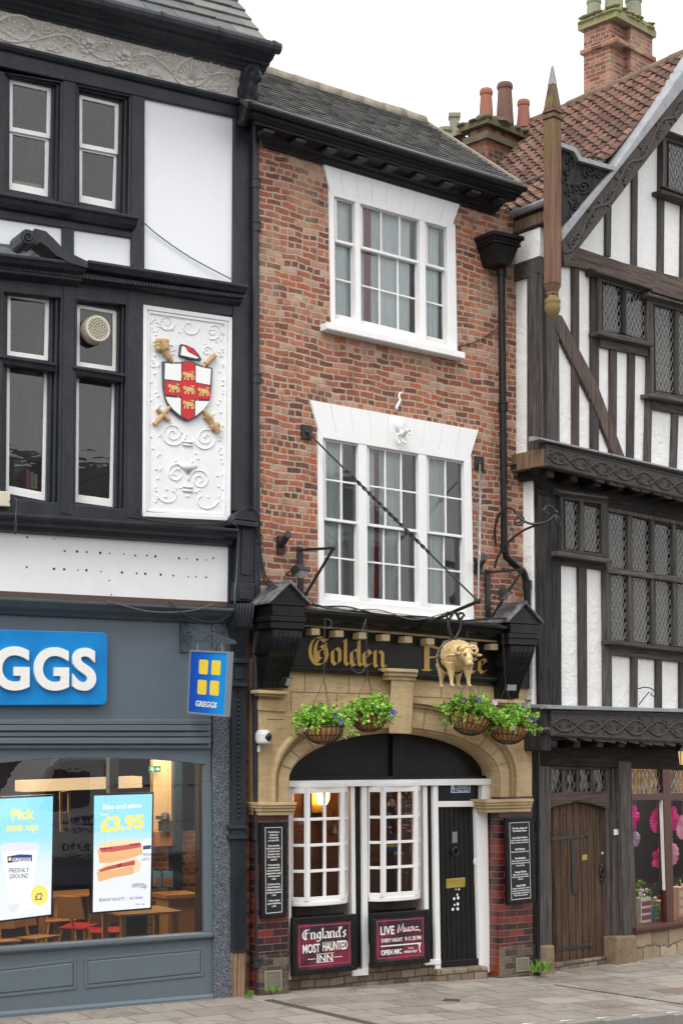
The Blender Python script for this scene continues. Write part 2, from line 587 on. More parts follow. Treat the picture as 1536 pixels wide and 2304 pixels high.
MT['oliveroom'] = paint('olive_pane_reflection', (.20, .20, .165, 1), .9, .95, 2.5, 0, dcol=(.42, .41, .35, 1))  # olive reflection in the next pane, put into the room's wall colour
MT['rubble'] = brickmat('coursed_rubble', .42, .2, .022, [(0, (.22, .17, .11, 1)), (.5, (.36, .28, .19, 1)), (1, (.45, .38, .28, 1))], (.16, .13, .1, 1), stain=.35, wob=.05, bond=False)

def stonemat():
    m, t, b, out = newmat('buff_sandstone')
    v = coords(t)
    n = noise_(t, v, 2.2, 7, .65)
    n2 = noise_(t, coords(t, (1, 1, 5)), 6, 6, .7)
    c = ramp(t, math_(t, 'MULTIPLY_ADD', n2, .5, math_(t, 'MULTIPLY', n, .5)), [(.3, (.30, .21, .115, 1)), (.46, (.47, .345, .195, 1)), (.6, (.56, .425, .25, 1)), (.75, (.63, .50, .32, 1))])
    st = ramp(t, noise_(t, coords(t, (2.5, 2.5, .7)), 1.8, 7, .75), [(.54, (0, 0, 0, 1)), (.75, (1, 1, 1, 1))])
    c = mixc(t, math_(t, 'MULTIPLY', st, .55), c, (.14, .10, .075, 1))
    t.links.new(c, b.inputs['Base Color'])
    b.inputs['Roughness'].default_value = .8; b.inputs['Specular IOR Level'].default_value = .2
    bump_(t, b, noise_(t, v, 60, 5, .7), .3, .006)
    return m
MT['stone'] = stonemat()

def granitemat():
    m, t, b, out = newmat('polished_grey_granite')
    v = coords(t)
    vo = N(t, 'TexVoronoi'); vo.inputs['Scale'].default_value = 150
    t.links.new(v, vo.inputs['Vector'])
    sp = t.nodes.new('ShaderNodeSeparateColor'); t.links.new(vo.outputs['Color'], sp.inputs[0])
    c = ramp(t, sp.outputs[0], [(0, (.025, .03, .042, 1)), (.45, (.06, .073, .095, 1)), (.75, (.13, .15, .18, 1)), (1, (.28, .29, .32, 1))])
    t.links.new(c, b.inputs['Base Color']); b.inputs['Roughness'].default_value = .25
    return m
MT['granite'] = granitemat()

def plastermat(name='rough_limewash', col=(.80, .80, .79, 1)):
    m, t, b, out = newmat(name)
    v = coords(t)
    n = noise_(t, v, 7, 6, .6, .6)
    st = ramp(t, noise_(t, coords(t, (3, 3, 1)), 2.6, 7, .75), [(.55, (0, 0, 0, 1)), (.85, (1, 1, 1, 1))])
    c = mixc(t, math_(t, 'MULTIPLY', st, .38), col, (.47, .45, .43, 1))
    ck = ramp(t, noise_(t, v, 14, 8, .8, 1.5), [(.24, (1, 1, 1, 1)), (.3, (0, 0, 0, 1))])
    c = mixc(t, math_(t, 'MULTIPLY', ck, .6), c, (.25, .24, .22, 1))
    t.links.new(c, b.inputs['Base Color'])
    b.inputs['Roughness'].default_value = .85; b.inputs['Specular IOR Level'].default_value = .15
    bump_(t, b, math_(t, 'ADD', n, math_(t, 'MULTIPLY', noise_(t, v, 28, 4), .4)), .6, .04)
    return m
MT['plaster'] = plastermat()
MT['oakz'] = timber('weathered_oak_upright', (.052, .046, .043, 1), (.108, .095, .09, 1), 'z')
MT['oakx'] = timber('weathered_oak_rail', (.054, .047, .043, 1), (.11, .096, .09, 1), 'x')
MT['oakbz'] = timber('brown_oak_upright', (.066, .048, .041, 1), (.125, .096, .086, 1), 'z')
MT['oakbx'] = timber('brown_oak_rail', (.070, .051, .043, 1), (.135, .103, .091, 1), 'x')
MT['oakmoss'] = timber('mossy_oak', (.13, .08, .055, 1), (.26, .16, .11, 1), 'z', moss=.75)
MT['redoak'] = timber('red_brown_post', (.155, .086, .06, 1), (.24, .135, .10, 1), 'z', moss=.5, bump=.3)
MT['oakdoor'] = timber('oak_door_boards', (.062, .036, .023, 1), (.115, .072, .048, 1), 'z', bump=.5)
MT['oakdark'] = timber('dark_oak', (.012, .010, .009, 1), (.03, .025, .023, 1), 'x')  # far darker oak for soffits, joists and the beams below each floor
MT['oakblackz'] = timber('tarred_corner_post', (.016, .015, .016, 1), (.055, .049, .048, 1), 'z', bump=.9)
MT['carved'] = paint('carved_grey_oak', (.075, .064, .059, 1), .8, .6, 8, .4, 60, (.03, .026, .024, 1), spec=.25)
MT['blacklead'] = paint('sooty_lead_cap', (.03, .031, .034, 1), .4, .9, 9, .5, 30, (.30, .30, .31, 1), streak=True)
MT['lead'] = paint('lead_flashing', (.27, .28, .30, 1), .45, .6, 6, .3, 25, (.09, .09, .10, 1))
MT['pebble'] = islandmat('clay_pantile', [(0, (.055, .034, .03, 1)), (.3, (.115, .062, .05, 1)), (.55, (.165, .084, .066, 1)), (.8, (.205, .110, .086, 1)), (1, (.26, .16, .12, 1))], .85, .6, 18, moss=.8, mosscol=(.10, .085, .05, 1), mossth=.50)
MT['slate'] = islandmat('roof_slate', [(0, (.075, .08, .085, 1)), (.5, (.12, .125, .125, 1)), (1, (.18, .18, .165, 1))], .7, .3, 20, moss=.6, mosscol=(.19, .17, .07, 1), mossth=.56)
MT['darktile'] = islandmat('dark_plain_tile', [(0, (.05, .05, .051, 1)), (.5, (.10, .099, .096, 1)), (1, (.17, .165, .155, 1))], .7, .3, 30, moss=.4, mosscol=(.17, .165, .12, 1))
MT['ridge'] = paint('mortared_ridge', (.30, .27, .22, 1), .9, .7, 9, .6, 25, (.10, .10, .05, 1))
MT['moss'] = paint('mossy_cement', (.21, .185, .14, 1), .95, 1.0, 6, .9, 30, (.25, .28, .06, 1))
MT['mosspot'] = paint('lichened_pot', (.24, .235, .19, 1), .9, .8, 7, .5, 30, (.15, .18, .08, 1))
MT['terracotta'] = paint('terracotta_pot', (.29, .105, .07, 1), .8, .9, 7, .3, 40, (.2, .09, .06, 1))
MT['sootpot'] = paint('sooty_pot', (.16, .075, .055, 1), .8, .7, 8, .4, 40, (.05, .04, .035, 1))
MT['glass'] = glassmat('window_glass', (.88, .92, .92, 1), 1.7, 1, .05)
MT['oldglass'] = glassmat('old_wavy_glass', (.75, .76, .74, 1), 1.6, .9, .4)
MT['shopglass'] = glassmat('plate_glass', (.93, .95, .95, 1), 1.85, 1.0, 0.012)
MT['clearglass'] = glassmat('gift_shop_glass', (1, 1, 1, 1), 1.38, .8, .0)
MT['leadedglass'] = glassmat('leaded_glass', (.46, .52, .46, 1), 1.6, .9, .0, .03)
MT['net'] = paint('net_curtain', (.82, .87, .88, 1), .9, .3, 3, 0, dcol=(.62, .68, .70, 1))
MT['gold_paint'] = plain('gold_letter_paint', (.47, .29, .065, 1), .42, .25)
MT['gilt'] = paint('gilded_fleece', (.64, .48, .24, 1), .42, .6, 26, .5, 70, (.38, .25, .09, 1), metal=.15)
MT['coir'] = paint('coir_lining', (.42, .20, .075, 1), .95, .6, 30, .9, 90, (.22, .11, .045, 1))
MT['leaf'] = islandmat('trailing_leaves', [(0, (.06, .16, .03, 1)), (.3, (.16, .36, .045, 1)), (.65, (.30, .54, .07, 1)), (1, (.48, .68, .13, 1))], .5, 0, 30)
MT['purple'] = plain('violet_petals', (.10, .055, .42, 1), .6)
MT['pale_purple'] = plain('lilac_petals', (.45, .36, .62, 1), .6)
MT['magenta'] = plain('magenta_petals', (.6, .03, .2, 1), .6)
MT['grass'] = islandmat('weed_blades', [(0, (.06, .16, .02, 1)), (1, (.22, .38, .06, 1))], .6, 0)
MT['cable'] = plain('cable_sheath', (.012, .012, .014, 1), .5)
MT['cable_grey'] = plain('grey_cable_sheath', (.10, .12, .13, 1), .5)
MT['whiteplastic'] = plain('white_plastic', (.75, .75, .74, 1), .35)
MT['creamplastic'] = plain('cream_plastic', (.62, .56, .45, 1), .4)
MT['brass'] = paint('polished_brass', (.50, .36, .08, 1), .3, .4, 20, .1, 40, metal=.5)
MT['steel'] = plain('dull_steel', (.3, .3, .3, 1), .4, .8)
MT['lettering_white'] = plain('white_lettering', (.80, .80, .78, 1), .5)
MT['signblack'] = paint('black_sign_board', (.010, .010, .012, 1), .45, .3, 10, .1, 30)

# ------------------------------------------------------------------ more builders
def text_mesh(s, bold=0.0, extrude=0.02, res=3, space=1.0):
    cu = bpy.data.curves.new('lettering', 'FONT')
    cu.body = s; cu.extrude = extrude; cu.offset = bold; cu.resolution_u = res; cu.space_character = space
    ob = bpy.data.objects.new('lettering', cu)
    sc.collection.objects.link(ob)
    dg = bpy.context.evaluated_depsgraph_get()
    me = bpy.data.meshes.new_from_object(ob.evaluated_get(dg))
    vs = [v.co.copy() for v in me.vertices]; fs = [list(p.vertices) for p in me.polygons]
    bpy.data.objects.remove(ob); bpy.data.curves.remove(cu); bpy.data.meshes.remove(me)
    return vs, fs

def text_q(mb, s, Q, depth=.004, bold=0.0, res=3, caps=.73, space=1.0):
    """letters laid into a quad (TL,TR,BR,BL); quad height = capital height"""
    vs, fs = text_mesh(s, bold, .5, res, space)
    x0 = min(v.x for v in vs); x1 = max(v.x for v in vs)
    out = []
    for v in vs:
        p = bil(Q, (v.x - x0) / (x1 - x0), 1 - v.y / caps)
        out.append(p + V(0, -depth * (v.z + .5), 0))
    mb.add(out, fs)
    return mb

def pen(mb, pts, w, ang, Q, depth, jit):
    """broad nib stroke: pts in unit quad (s right, t down)"""
    nx, ny = math.cos(ang) * w / 2, -math.sin(ang) * w / 2
    for i in range(len(pts) - 1):
        (a, b), (c, d) = pts[i], pts[i + 1]
        q = [(a - nx, b - ny), (a + nx, b + ny), (c + nx, d + ny), (c - nx, d - ny)]
        # convex hull order
        cx = sum(p[0] for p in q) / 4; cy = sum(p[1] for p in q) / 4
        q.sort(key=lambda p: math.atan2(p[1] - cy, p[0] - cx))
        jit[0] += 1
        dd = depth + .00025 * (jit[0] % 9)
        P = [bil(Q, s, t) + V(0, -dd, 0) for s, t in q]
        mb.prism(P, V(0, dd, 0))

def arcp(cx, cy, rx, ry, a0, a1, n=10):
    return [(cx + rx * math.cos(R(a0 + (a1 - a0) * i / n)), cy - ry * math.sin(R(a0 + (a1 - a0) * i / n))) for i in range(n + 1)]

# blackletter strokes; x-height 0..1 (t up here), ascender 1.55; (width, strokes)
BLK = {
 'o': (.72, [[(.14, .2), (.14, .8), (.4, 1.0), (.58, .8), (.58, .2), (.32, 0), (.14, .2)]]),
 'l': (.42, [[(.06, 1.4), (.2, 1.55), (.2, .18), (.34, .02), (.42, .12)]]),
 'd': (.76, [[(.58, .84), (.38, 1.0), (.14, .8), (.14, .2), (.32, 0), (.58, .18)], [(.46, 1.42), (.6, 1.55), (.6, .18), (.72, .02), (.8, .12)]]),
 'e': (.66, [[(.56, .2), (.34, 0), (.14, .2), (.14, .8), (.38, 1.0), (.54, .78), (.2, .48)]]),
 'n': (.86, [[(.02, .9), (.16, 1.0), (.16, .12), (.26, 0)], [(.2, .84), (.46, 1.0), (.62, .84), (.62, .14), (.72, 0), (.82, .12)]]),
 'c': (.6, [[(.54, .16), (.34, 0), (.14, .2), (.14, .8), (.36, 1.0), (.52, .84)]]),
 'g': (.76, [[(.58, .84), (.38, 1.0), (.14, .8), (.14, .3), (.34, .1), (.58, .3)], [(.58, 1.0), (.58, -.2), (.36, -.42), (.1, -.28)]]),
 'a': (.74, [[(.12, .86), (.34, 1.0), (.56, .84), (.56, .16), (.68, 0), (.76, .1)], [(.56, .62), (.16, .42), (.14, .16), (.3, 0), (.56, .2)]]),
 's': (.6, [[(.5, .84), (.34, 1.0), (.14, .78), (.5, .26), (.3, 0), (.1, .14)]]),
 "'": (.25, [[(.12, 1.55), (.06, 1.2)]]),
 'G': (1.3, [arcp(.66, .75, .54, .78, 75, 285, 14), arcp(.78, .75, .36, .7, 118, 246, 10), [(.8, 1.45), (1.0, 1.3), (1.16, 1.5)], [(.66, .98), (.78, 1.06), (1.05, .88), (1.12, .5), (.98, .12), (.72, -.02)], arcp(.74, .55, .16, .26, 95, 290, 8), [(1.0, 1.2), (1.02, .6)]]),
 'F': (1.2, [[(.3, 1.5), (.3, .0)], [(.42, 1.45), (.42, .05)], [(.05, 1.5), (.55, 1.52), (1.1, 1.4)], [(.42, .8), (.9, .85)], [(.1, .05), (.6, .02)]]),
 'E': (1.15, [arcp(.6, .72, .5, .72, 60, 290, 14), [(.5, 1.4), (.5, .1)], [(.5, .85), (.95, .95)], [(.85, 1.3), (1.05, 1.5)]]),
}
def blackletter(mb, word, Q, w=.2, ang=38, depth=.006, top=1.6, bot=0.0):
    tot = sum(BLK[c][0] for c in word)
    x = 0; jit = [0]
    for c in word:
        wd_, st = BLK[c]
        for s in st:
            pts = [((x + p[0]) / tot, 1 - (p[1] - bot) / (top - bot)) for p in s]
            # nib in anisotropic unit space: convert through a temporary pen
            for i in range(len(pts) - 1):
                nx, ny = math.cos(R(ang)) * w / 2 / tot, -math.sin(R(ang)) * w / 2 / (top - bot)
                (a, b), (c2, d2) = pts[i], pts[i + 1]
                q = [(a - nx, b - ny), (a + nx, b + ny), (c2 + nx, d2 + ny), (c2 - nx, d2 - ny)]
                cx = sum(p[0] for p in q) / 4; cy = sum(p[1] for p in q) / 4
                q.sort(key=lambda p: math.atan2((p[1] - cy) * (top - bot), (p[0] - cx) * tot))
                jit[0] += 1
                dd = depth + .0003 * (jit[0] % 11)
                mb.prism([bil(Q, s_, t_) + V(0, -dd, 0) for s_, t_ in q], V(0, dd, 0))
        x += wd_

def tim(parent, F, name, pts, d0, d1, mat, bevel=.008):
    return mk(pxp(F, pts, d0, d1), name, MT[mat] if isinstance(mat, str) else mat, parent, bevel=bevel)

def room(parent, Q, depth, mat, grow=.2, name='interior'):
    c = (Q[0] + Q[1] + Q[2] + Q[3]) / 4
    G = [Q[0] + V(-grow, 0, grow), Q[1] + V(grow, 0, grow), Q[2] + V(grow, 0, -grow), Q[3] + V(-grow, 0, -grow)]
    B = [p + V(0, depth, 0) for p in G]
    mb = MB().poly(B)
    for i in range(4):
        j = (i + 1) % 4
        mb.poly([G[i], G[j], B[j], B[i]])
    return mk(mb, name, MT[mat] if isinstance(mat, str) else mat, parent)

def sash(parent, Q, st=.05, top=.05, bot=.07, cols=1, rows=(), bw=.022, depth=.045, mat='white_paint', glass='glass', gback=.02, thick=None):
    """one glazed sash: stiles, rails and glazing bars in one mesh, the panes behind in another"""
    mb = MB()
    Qi = inset(Q, st, top, st, bot)
    fram(mb, Q, Qi, depth)
    W_ = (Qi[1] - Qi[0]).length; H_ = (Qi[3] - Qi[0]).length
    e = V(0, .004, 0)
    for i in range(1, cols):
        s = i / cols; h = bw / 2 / W_
        mb.prism([bil(Qi, s - h, 0) + e, bil(Qi, s + h, 0) + e, bil(Qi, s + h, 1) + e, bil(Qi, s - h, 1) + e], V(0, depth * .7, 0))
    e = V(0, .007, 0)
    for t_ in rows:
        h = bw / 2 / H_
        mb.prism([bil(Qi, 0, t_ - h) + e, bil(Qi, 1, t_ - h) + e, bil(Qi, 1, t_ + h) + e, bil(Qi, 0, t_ + h) + e], V(0, depth * .6, 0))
    o = mk(mb, 'sash', MT[mat], parent, bevel=.004)
    g = mk(MB().poly([p + V(0, gback, 0) for p in inset(Q, st * .6)]), 'pane', MT[glass], parent)
    return o

def ground(px, py, z=0):
    k = (CZ - z) * FPX / (py - HZ)
    return V((px - 768) / FPX * k, k, z)

def tiles(e0, e1, up, ncourse, tw, thick, lap=1.35, jit=.004, rr=None, skip=0, taper=None):
    """courses of separate flat tiles on the slope e0..e1 rising by up"""
    rr = rr or random.Random(3)
    mb = MB()
    t = (e1 - e0); L = t.length; t = t / L
    ul = up.length; u = up / ul
    nrm = t.cross(u).normalized()
    if nrm.z < 0: nrm = -nrm
    ch = ul / ncourse
    for c in range(ncourse):
        x = -tw * (.5 if c % 2 else 0)
        L0, L1 = (0, L) if taper is None else taper(c / ncourse)
        while x < L1:
            w = tw
            a = max(x, L0) + .002; b = min(x + w, L1) - .002
            x += w
            if b - a < .02: continue
            j = rr.uniform(-jit, jit); j2 = rr.uniform(0, jit)
            lo = c * ch + rr.uniform(-jit, jit) * 1.5; hi = lo + ch * lap
            P = [e0 + t * a + u * lo + nrm * (thick * 1.6 + j2), e0 + t * b + u * lo + nrm * (thick * 1.6 + j2 + j), e0 + t * b + u * hi + nrm * thick * .2, e0 + t * a + u * hi + nrm * thick * .2]
            mb.prism(P, -nrm * thick)
    return mb

def spiral(c, r0, r1, a0, turns, n=22, flip=1):
    out = []
    for i in range(n + 1):
        f = i / n
        r = r0 + (r1 - r0) * f
        a = a0 + flip * turns * 2 * math.pi * f
        out.append((c[0] + r * math.cos(a), c[1] + r * math.sin(a)))
    return out

def relief_tube(mb, pts2, conv, r, n=6, taper=True):
    P = [conv(a, b) for a, b in pts2]
    m = len(P)
    rr = [r * (1 - .55 * i / (m - 1)) if taper else r for i in range(m)]
    mb.tube(P, rr, n)

# ------------------------------------------------------------------ the setting
PV = Frame(-.859, 18.40, 31)
kd = (ground(1450, 2292, -.15) - PV.O).dot(PV.n)         # kerb face, metres in front of the inn
def gz(u):
    return -.12 * min(max(u / 4.0, 0), 1.4)
us = [-60, -20, -8] + [i * .5 for i in range(-8, 14)] + [9, 14, 25, 60]
def strip(y0, y1, dz, name, mat, ny=1):
    mb = MB()
    for a, b in zip(us[:-1], us[1:]):
        for k in range(ny):
            ya = y0 + (y1 - y0) * k / ny; yb = y0 + (y1 - y0) * (k + 1) / ny
            mb.poly([V(a, ya, gz(a) + dz), V(b, ya, gz(b) + dz), V(b, yb, gz(b) + dz), V(a, yb, gz(a) + dz)])
    return tag(mk(mb, name, mat, None, PV), kind='structure')

def slabmat():
    m = brickmat('york_paving_slabs', .66, .46, .012, [(0, (.215, .188, .16, 1)), (.5, (.285, .253, .22, 1)), (1, (.35, .317, .28, 1))], (.06, .05, .042, 1),
                 horiz=True, stain=.22, wob=.004, bond=False, bump=.35, rough=.75)
    t = m.node_tree; b = [n for n in t.nodes if n.type == 'BSDF_PRINCIPLED'][0]
    src = b.inputs['Base Color'].links[0].from_socket
    n = noise_(t, coords(t), 1.3, 8, .75, 1.2)
    f = ramp(t, n, [(.5, (0, 0, 0, 1)), (.66, (1, 1, 1, 1))])
    c = mixc(t, math_(t, 'MULTIPLY', f, .62), src, (.11, .09, .075, 1))
    sp = ramp(t, noise_(t, coords(t), 48, 2, .5), [(.66, (0, 0, 0, 1)), (.72, (1, 1, 1, 1))])
    c = mixc(t, math_(t, 'MULTIPLY', sp, .3), c, (.55, .52, .47, 1))
    gm = N(t, 'TexVoronoi'); gm.inputs['Scale'].default_value = 2.6; t.links.new(coords(t), gm.inputs['Vector'])
    gs = ramp(t, gm.outputs['Distance'], [(.055, (1, 1, 1, 1)), (.075, (0, 0, 0, 1))])
    c = mixc(t, math_(t, 'MULTIPLY', gs, .5), c, (.09, .08, .07, 1))
    gm2 = N(t, 'TexVoronoi'); gm2.inputs['Scale'].default_value = 3.7; t.links.new(coords(t, (1, 1, 1), (4.3, 1.7, 0)), gm2.inputs['Vector'])
    gs2 = ramp(t, gm2.outputs['Distance'], [(.04, (1, 1, 1, 1)), (.06, (0, 0, 0, 1))])
    c = mixc(t, math_(t, 'MULTIPLY', gs2, .45), c, (.5, .47, .42, 1))
    t.links.new(c, b.inputs['Base Color'])
    return m
strip(-kd + .0, 9, 0, 'pavement', slabmat())
kb = MB()
for a, b in zip(us[:-1], us[1:]):
    n_ = max(1, int((b - a) / .9)) if abs(a) < 20 else 1
    for i in range(n_):
        x0 = a + (b - a) * i / n_ + .003; x1 = a + (b - a) * (i + 1) / n_ - .003
        zz = gz((x0 + x1) / 2)
        kb.box(x0, x1, -kd - .16, -kd - .004, zz - .25, zz + .004)
tag(mk(kb, 'kerb', paint('kerb_stone', (.25, .235, .21, 1), .8, .5, 5, .4, 40), None, PV, bevel=.012), kind='structure')
strip(-70, -kd - .16, -.11, 'road', paint('asphalt', (.06, .06, .062, 1), .85, .5, 6, .8, 120, (.1, .1, .1, 1)))

# drain channel, joint and covers let into the pavement
def ground_strip(name, p0, p1, w, mat, label, cat, lift=.005):
    a = ground(*p0); b = ground(*p1)
    a.z = b.z = 0
    def up(p):
        return V(p.x, p.y, gz((p - PV.O).dot(PV.t)) + lift)
    a = up(a); b = up(b)
    s = (b - a).normalized().cross(V(0, 0, 1)) * w / 2
    c = (a + b) / 2
    mb = MB().prism([a - s, b - s, b + s, a + s], V(0, 0, -.03))
    return solo(mb, name, mat, WF, c, label, cat)
ground_strip('drain_channel', (603, 2250), (862, 2310), .11, paint('rusty_drain', (.075, .06, .055, 1), .7, .6, 12, .8, 60), 'dark narrow drain channel crossing the pavement from the foot of the black downpipe', 'drain')
ground_strip('drain_slot', (1246, 2196), (1560, 2239), .025, MT['cable'], 'thin dark slot in the pavement running from the oak door out to the kerb', 'drain')
ground_strip('stopcock_cover', (997, 2240), (1034, 2241), .17, paint('iron_cover', (.06, .055, .05, 1), .6, .5, 20, .8, 90), 'small dark iron cover set in the slabs before the inn door', 'cover')
ground_strip('inspection_cover', (1478, 2206), (1560, 2200), .35, paint('brown_cover', (.20, .15, .11, 1), .7, .5, 14, .6, 70), 'brownish rectangular inspection cover in the pavement by the right-hand shop', 'cover')

# ================================================================== LEFT: timber-framed shop building
L = thing('timber_framed_shop', 'black and white timber-framed building with a blue-grey bakery shopfront below', 'building', LF, (0, 0, 0))
uR = LF.P(566, 700, 0).x       # right-hand end of the facade
zc = LF.P(621, 110, .62).z

# rendered panels
tim(L, LF, 'render_panel', [(326, 216), (529, 258), (527, 645), (325, 615)], -.10, .0, 'white_render', 0)
tim(L, LF, 'render_panel', [(-60, 466), (142, 500), (142, 565), (-60, 540)], -.10, .005, 'white_render', 0)
tim(L, LF, 'render_panel', [(165, 512), (294, 534), (294, 605), (165, 588)], -.10, .005, 'white_render', 0)
# timbers
def lt(name, pts, d0, d1):
    return tim(L, LF, name, pts, d0, d1, 'black', .012)
lt('post', [(527, 262), (566, 270), (568, 1150), (522, 1150)], -.3, .045)
lt('top_rail', [(-60, 84), (566, 233), (566, 271), (-60, 136)], -.3, .05)
lt('post', [(297, 205), (327, 211), (326, 640), (296, 632)], -.3, .04)
lt('post', [(143, 180), (172, 186), (171, 462), (141, 456)], -.3, .04)
lt('post', [(-30, 150), (4, 158), (2, 420), (-30, 410)], -.3, .04)
lt('rail', [(-60, 452), (296, 511), (296, 536), (-60, 482)], -.3, .035)
lt('stud', [(140, 500), (168, 505), (168, 585), (140, 580)], -.3, .03)
lt('brace', [(296, 560), (326, 500), (326, 520), (304, 600), (296, 600)], -.1, .046)
# upper sill moulding
mb = MB(); mould(mb, LF, (-60, 420), (313, 486), .2, [(.03, 0), (.2, 0), (.2, -.03), (.17, -.05), (.15, -.09), (.09, -.12), (.03, -.13)])
mk(mb, 'sill_moulding', MT['black'], L, bevel=.006)
# frieze rail moulding
mb = MB(); mould(mb, LF, (-60, 82), (545, 226), .12, [(.03, .02), (.12, .02), (.12, -.01), (.09, -.04), (.03, -.05)])
mk(mb, 'frieze_moulding', MT['black'], L, bevel=.006)

# frieze: coved plaster with modelled foliage
fa, fb, fc, fd = LF.P(-60, 1, .34), LF.P(560, 150, .34), LF.P(535, 221, .09), LF.P(-60, 82, .09)
fr = MB()
def frz(s, t, lift=0.0):
    p = bil([fa, fb, fc, fd], s, t)
    sag = .07 * math.sin(math.pi * t)
    return p + V(0, sag - lift, 0)
NS, NT = 24, 8
vs = [frz(i / NS, j / NT) for j in range(NT + 1) for i in range(NS + 1)]
fs = [[j * (NS + 1) + i, j * (NS + 1) + i + 1, (j + 1) * (NS + 1) + i + 1, (j + 1) * (NS + 1) + i] for j in range(NT) for i in range(NS)]
fr.add(vs, fs)
frieze = mk(fr, 'frieze', MT['relief_grey'], L, smooth=True)
fl_ = (fb - fa).length; fh_ = (fa - fd).length
def cf(x, y, lift=.004):      # pixel -> frieze surface
    # invert along the slanted band: s from x, t from y
    s = (x + 60) / (560 + 60)
    yt = 1 + (150 - 1) * s; yb = 82 + (224 - 82) * s
    t = (y - yt) / (yb - yt)
    return frz(s, min(max(t, .03), .97), lift)
rl = MB()
def ftube(pts, r=.012, tp=True):
    relief_tube(rl, pts, cf, r, 6, tp)
stem = []
for i in range(60):
    x = -20 + i * 9.6
    yt = 1 + 149 * (x + 60) / 620; yb = 82 + 142 * (x + 60) / 620
    stem.append((x, (yt + yb) / 2 + 17 * math.sin(x / 30)))
ftube(stem, .014, False)
for (cx, cy, r, a, fl) in [(100, 55, 15, 0, 1), (72, 92, 11, 2, -1), (165, 70, 14, 1, 1), (152, 98, 10, 3, 1), (225, 98, 12, 0, -1), (300, 110, 13, 2, 1), (325, 138, 10, 4, -1), (358, 118, 16, 1, 1),
                           (378, 120, 12, 3, -1), (345, 156, 12, 0, 1), (498, 150, 12, 2, 1), (515, 160, 9, 0, -1), (492, 190, 13, 1, 1), (510, 196, 13, 3, -1), (250, 140, 10, 5, 1), (125, 105, 9, 1, 1)]:
    ftube(spiral((cx, cy), r, 2, a, 1.7, 20, fl), .011)
for (cx, cy, r) in [(193, 95, 19), (276, 122, 22), (112, 98, 13), (318, 120, 9), (355, 158, 12), (500, 193, 10)]:
    for k in range(8):
        a = k * math.pi / 4
        c_ = cf(cx + math.cos(a) * r * .62, cy + math.sin(a) * r * .62, .004)
        rl.ell(c_, (.038 * r / 20, .018, .038 * r / 20), seg=8, ring=5)
    rl.ell(cf(cx, cy, .008), (.028 * r / 20, .022, .028 * r / 20), seg=8, ring=5)
for (cx, cy, rx, ry) in [(440, 158, 40, 36), (30, 60, 42, 30)]:
    ftube([(cx + rx * math.cos(a * .2618), cy + ry * math.sin(a * .2618)) for a in range(25)], .016, False)
for k in range(13):        # scallop shell
    a = R(-200 + k * 18.3)
    ftube([(440 + 3 * math.cos(a), 178 + 3 * math.sin(a)), (440 + 16 * math.cos(a), 166 + 15 * math.sin(a)), (440 + 33 * math.cos(a), 160 + 27 * math.sin(a))], .013, False)
rl.ell(cf(440, 184, .01), (.05, .03, .03))
for k in range(150):
    x = rnd.uniform(-10, 540); y = 1 + 149 * (x + 60) / 620 + rnd.uniform(8, 66)
    rl.ell(cf(x, y, .002), (.022, .014, .012), Matrix.Rotation(rnd.uniform(0, 3), 3, 'Y'), 7, 5)
mk(rl, 'frieze_foliage', MT['relief_grey'], frieze, smooth=True)

# eaves cornice and gutter
mb = MB()
b_ = LF.P(621, 112, .62); a_ = LF.P(258, 19, .62)
t_ = (b_ - a_).normalized(); a2 = b_ - t_ * 7.5; b2 = V(uR + .28, 0, b_.z)
prof = [(.0, 0), (.60, 0), (.60, -.03), (.55, -.045), (.53, -.07), (.46, -.09), (.45, -.115), (.40, -.12), (.37, -.15), (.34, -.155), (.34, -.17), (0, -.17)]
mb.loft([V(a2.x, -d, a2.z + z) for d, z in prof], [V(uR - .03 + d * .06, -d, b2.z + z) for d, z in prof])
mk(mb, 'eaves_cornice', MT['black'], L, bevel=.006)
gb = MB(); ga = V(a2.x, -.64, a2.z + .01); ge = V(uR + .02, -.64, b2.z + .01)
gb.tube([ga, ge], .065, 10)
for i in range(7):
    p = lerp(ga, ge, .45 + i * .09); gb.tube([p - V(.02, 0, 0), p + V(.02, 0, 0)], .075, 10)
mk(gb, 'gutter', MT['black'], L, smooth=False)
# roof
e1 = LF.P(597, 104, .56); e0 = e1 - V(7.2, 0, 0)
e0.z = a2.z + .07; e1.z = b2.z + .09
tt = (e1 - e0)
up = V(0, math.cos(R(46)), math.sin(R(46))) * 3.6
roof = mk(tiles(e0, e1, up, 15, .36, .02, 1.4, .006, random.Random(5)), 'roof', MT['slate'], L)
mb = MB().loft([e0 + V(0, .05, -.06), e1 + V(-.02, .05, -.06), e1 + up + V(-.02, .05, -.06), e0 + up + V(0, .05, -.06)], [e0 + V(0, .05, -.12), e1 + V(-.02, .05, -.12), e1 + up + V(-.02, .05, -.12), e0 + up + V(0, .05, -.12)])
mk(mb, 'roof_boards', MT['black'], L)
# gable end wall behind (hidden side, closes the building)
mk(MB().prism([V(uR - .02, .32, 3.1), V(uR - .02, .32, e1.z - .1), V(uR - .02, 3.0, e1.z + 2.3), V(uR - .02, 6, e1.z + 2.3), V(uR - .02, 6, 3.1)], V(-.25, 0, 0)), 'end_wall', MT['chim_brick'], L)

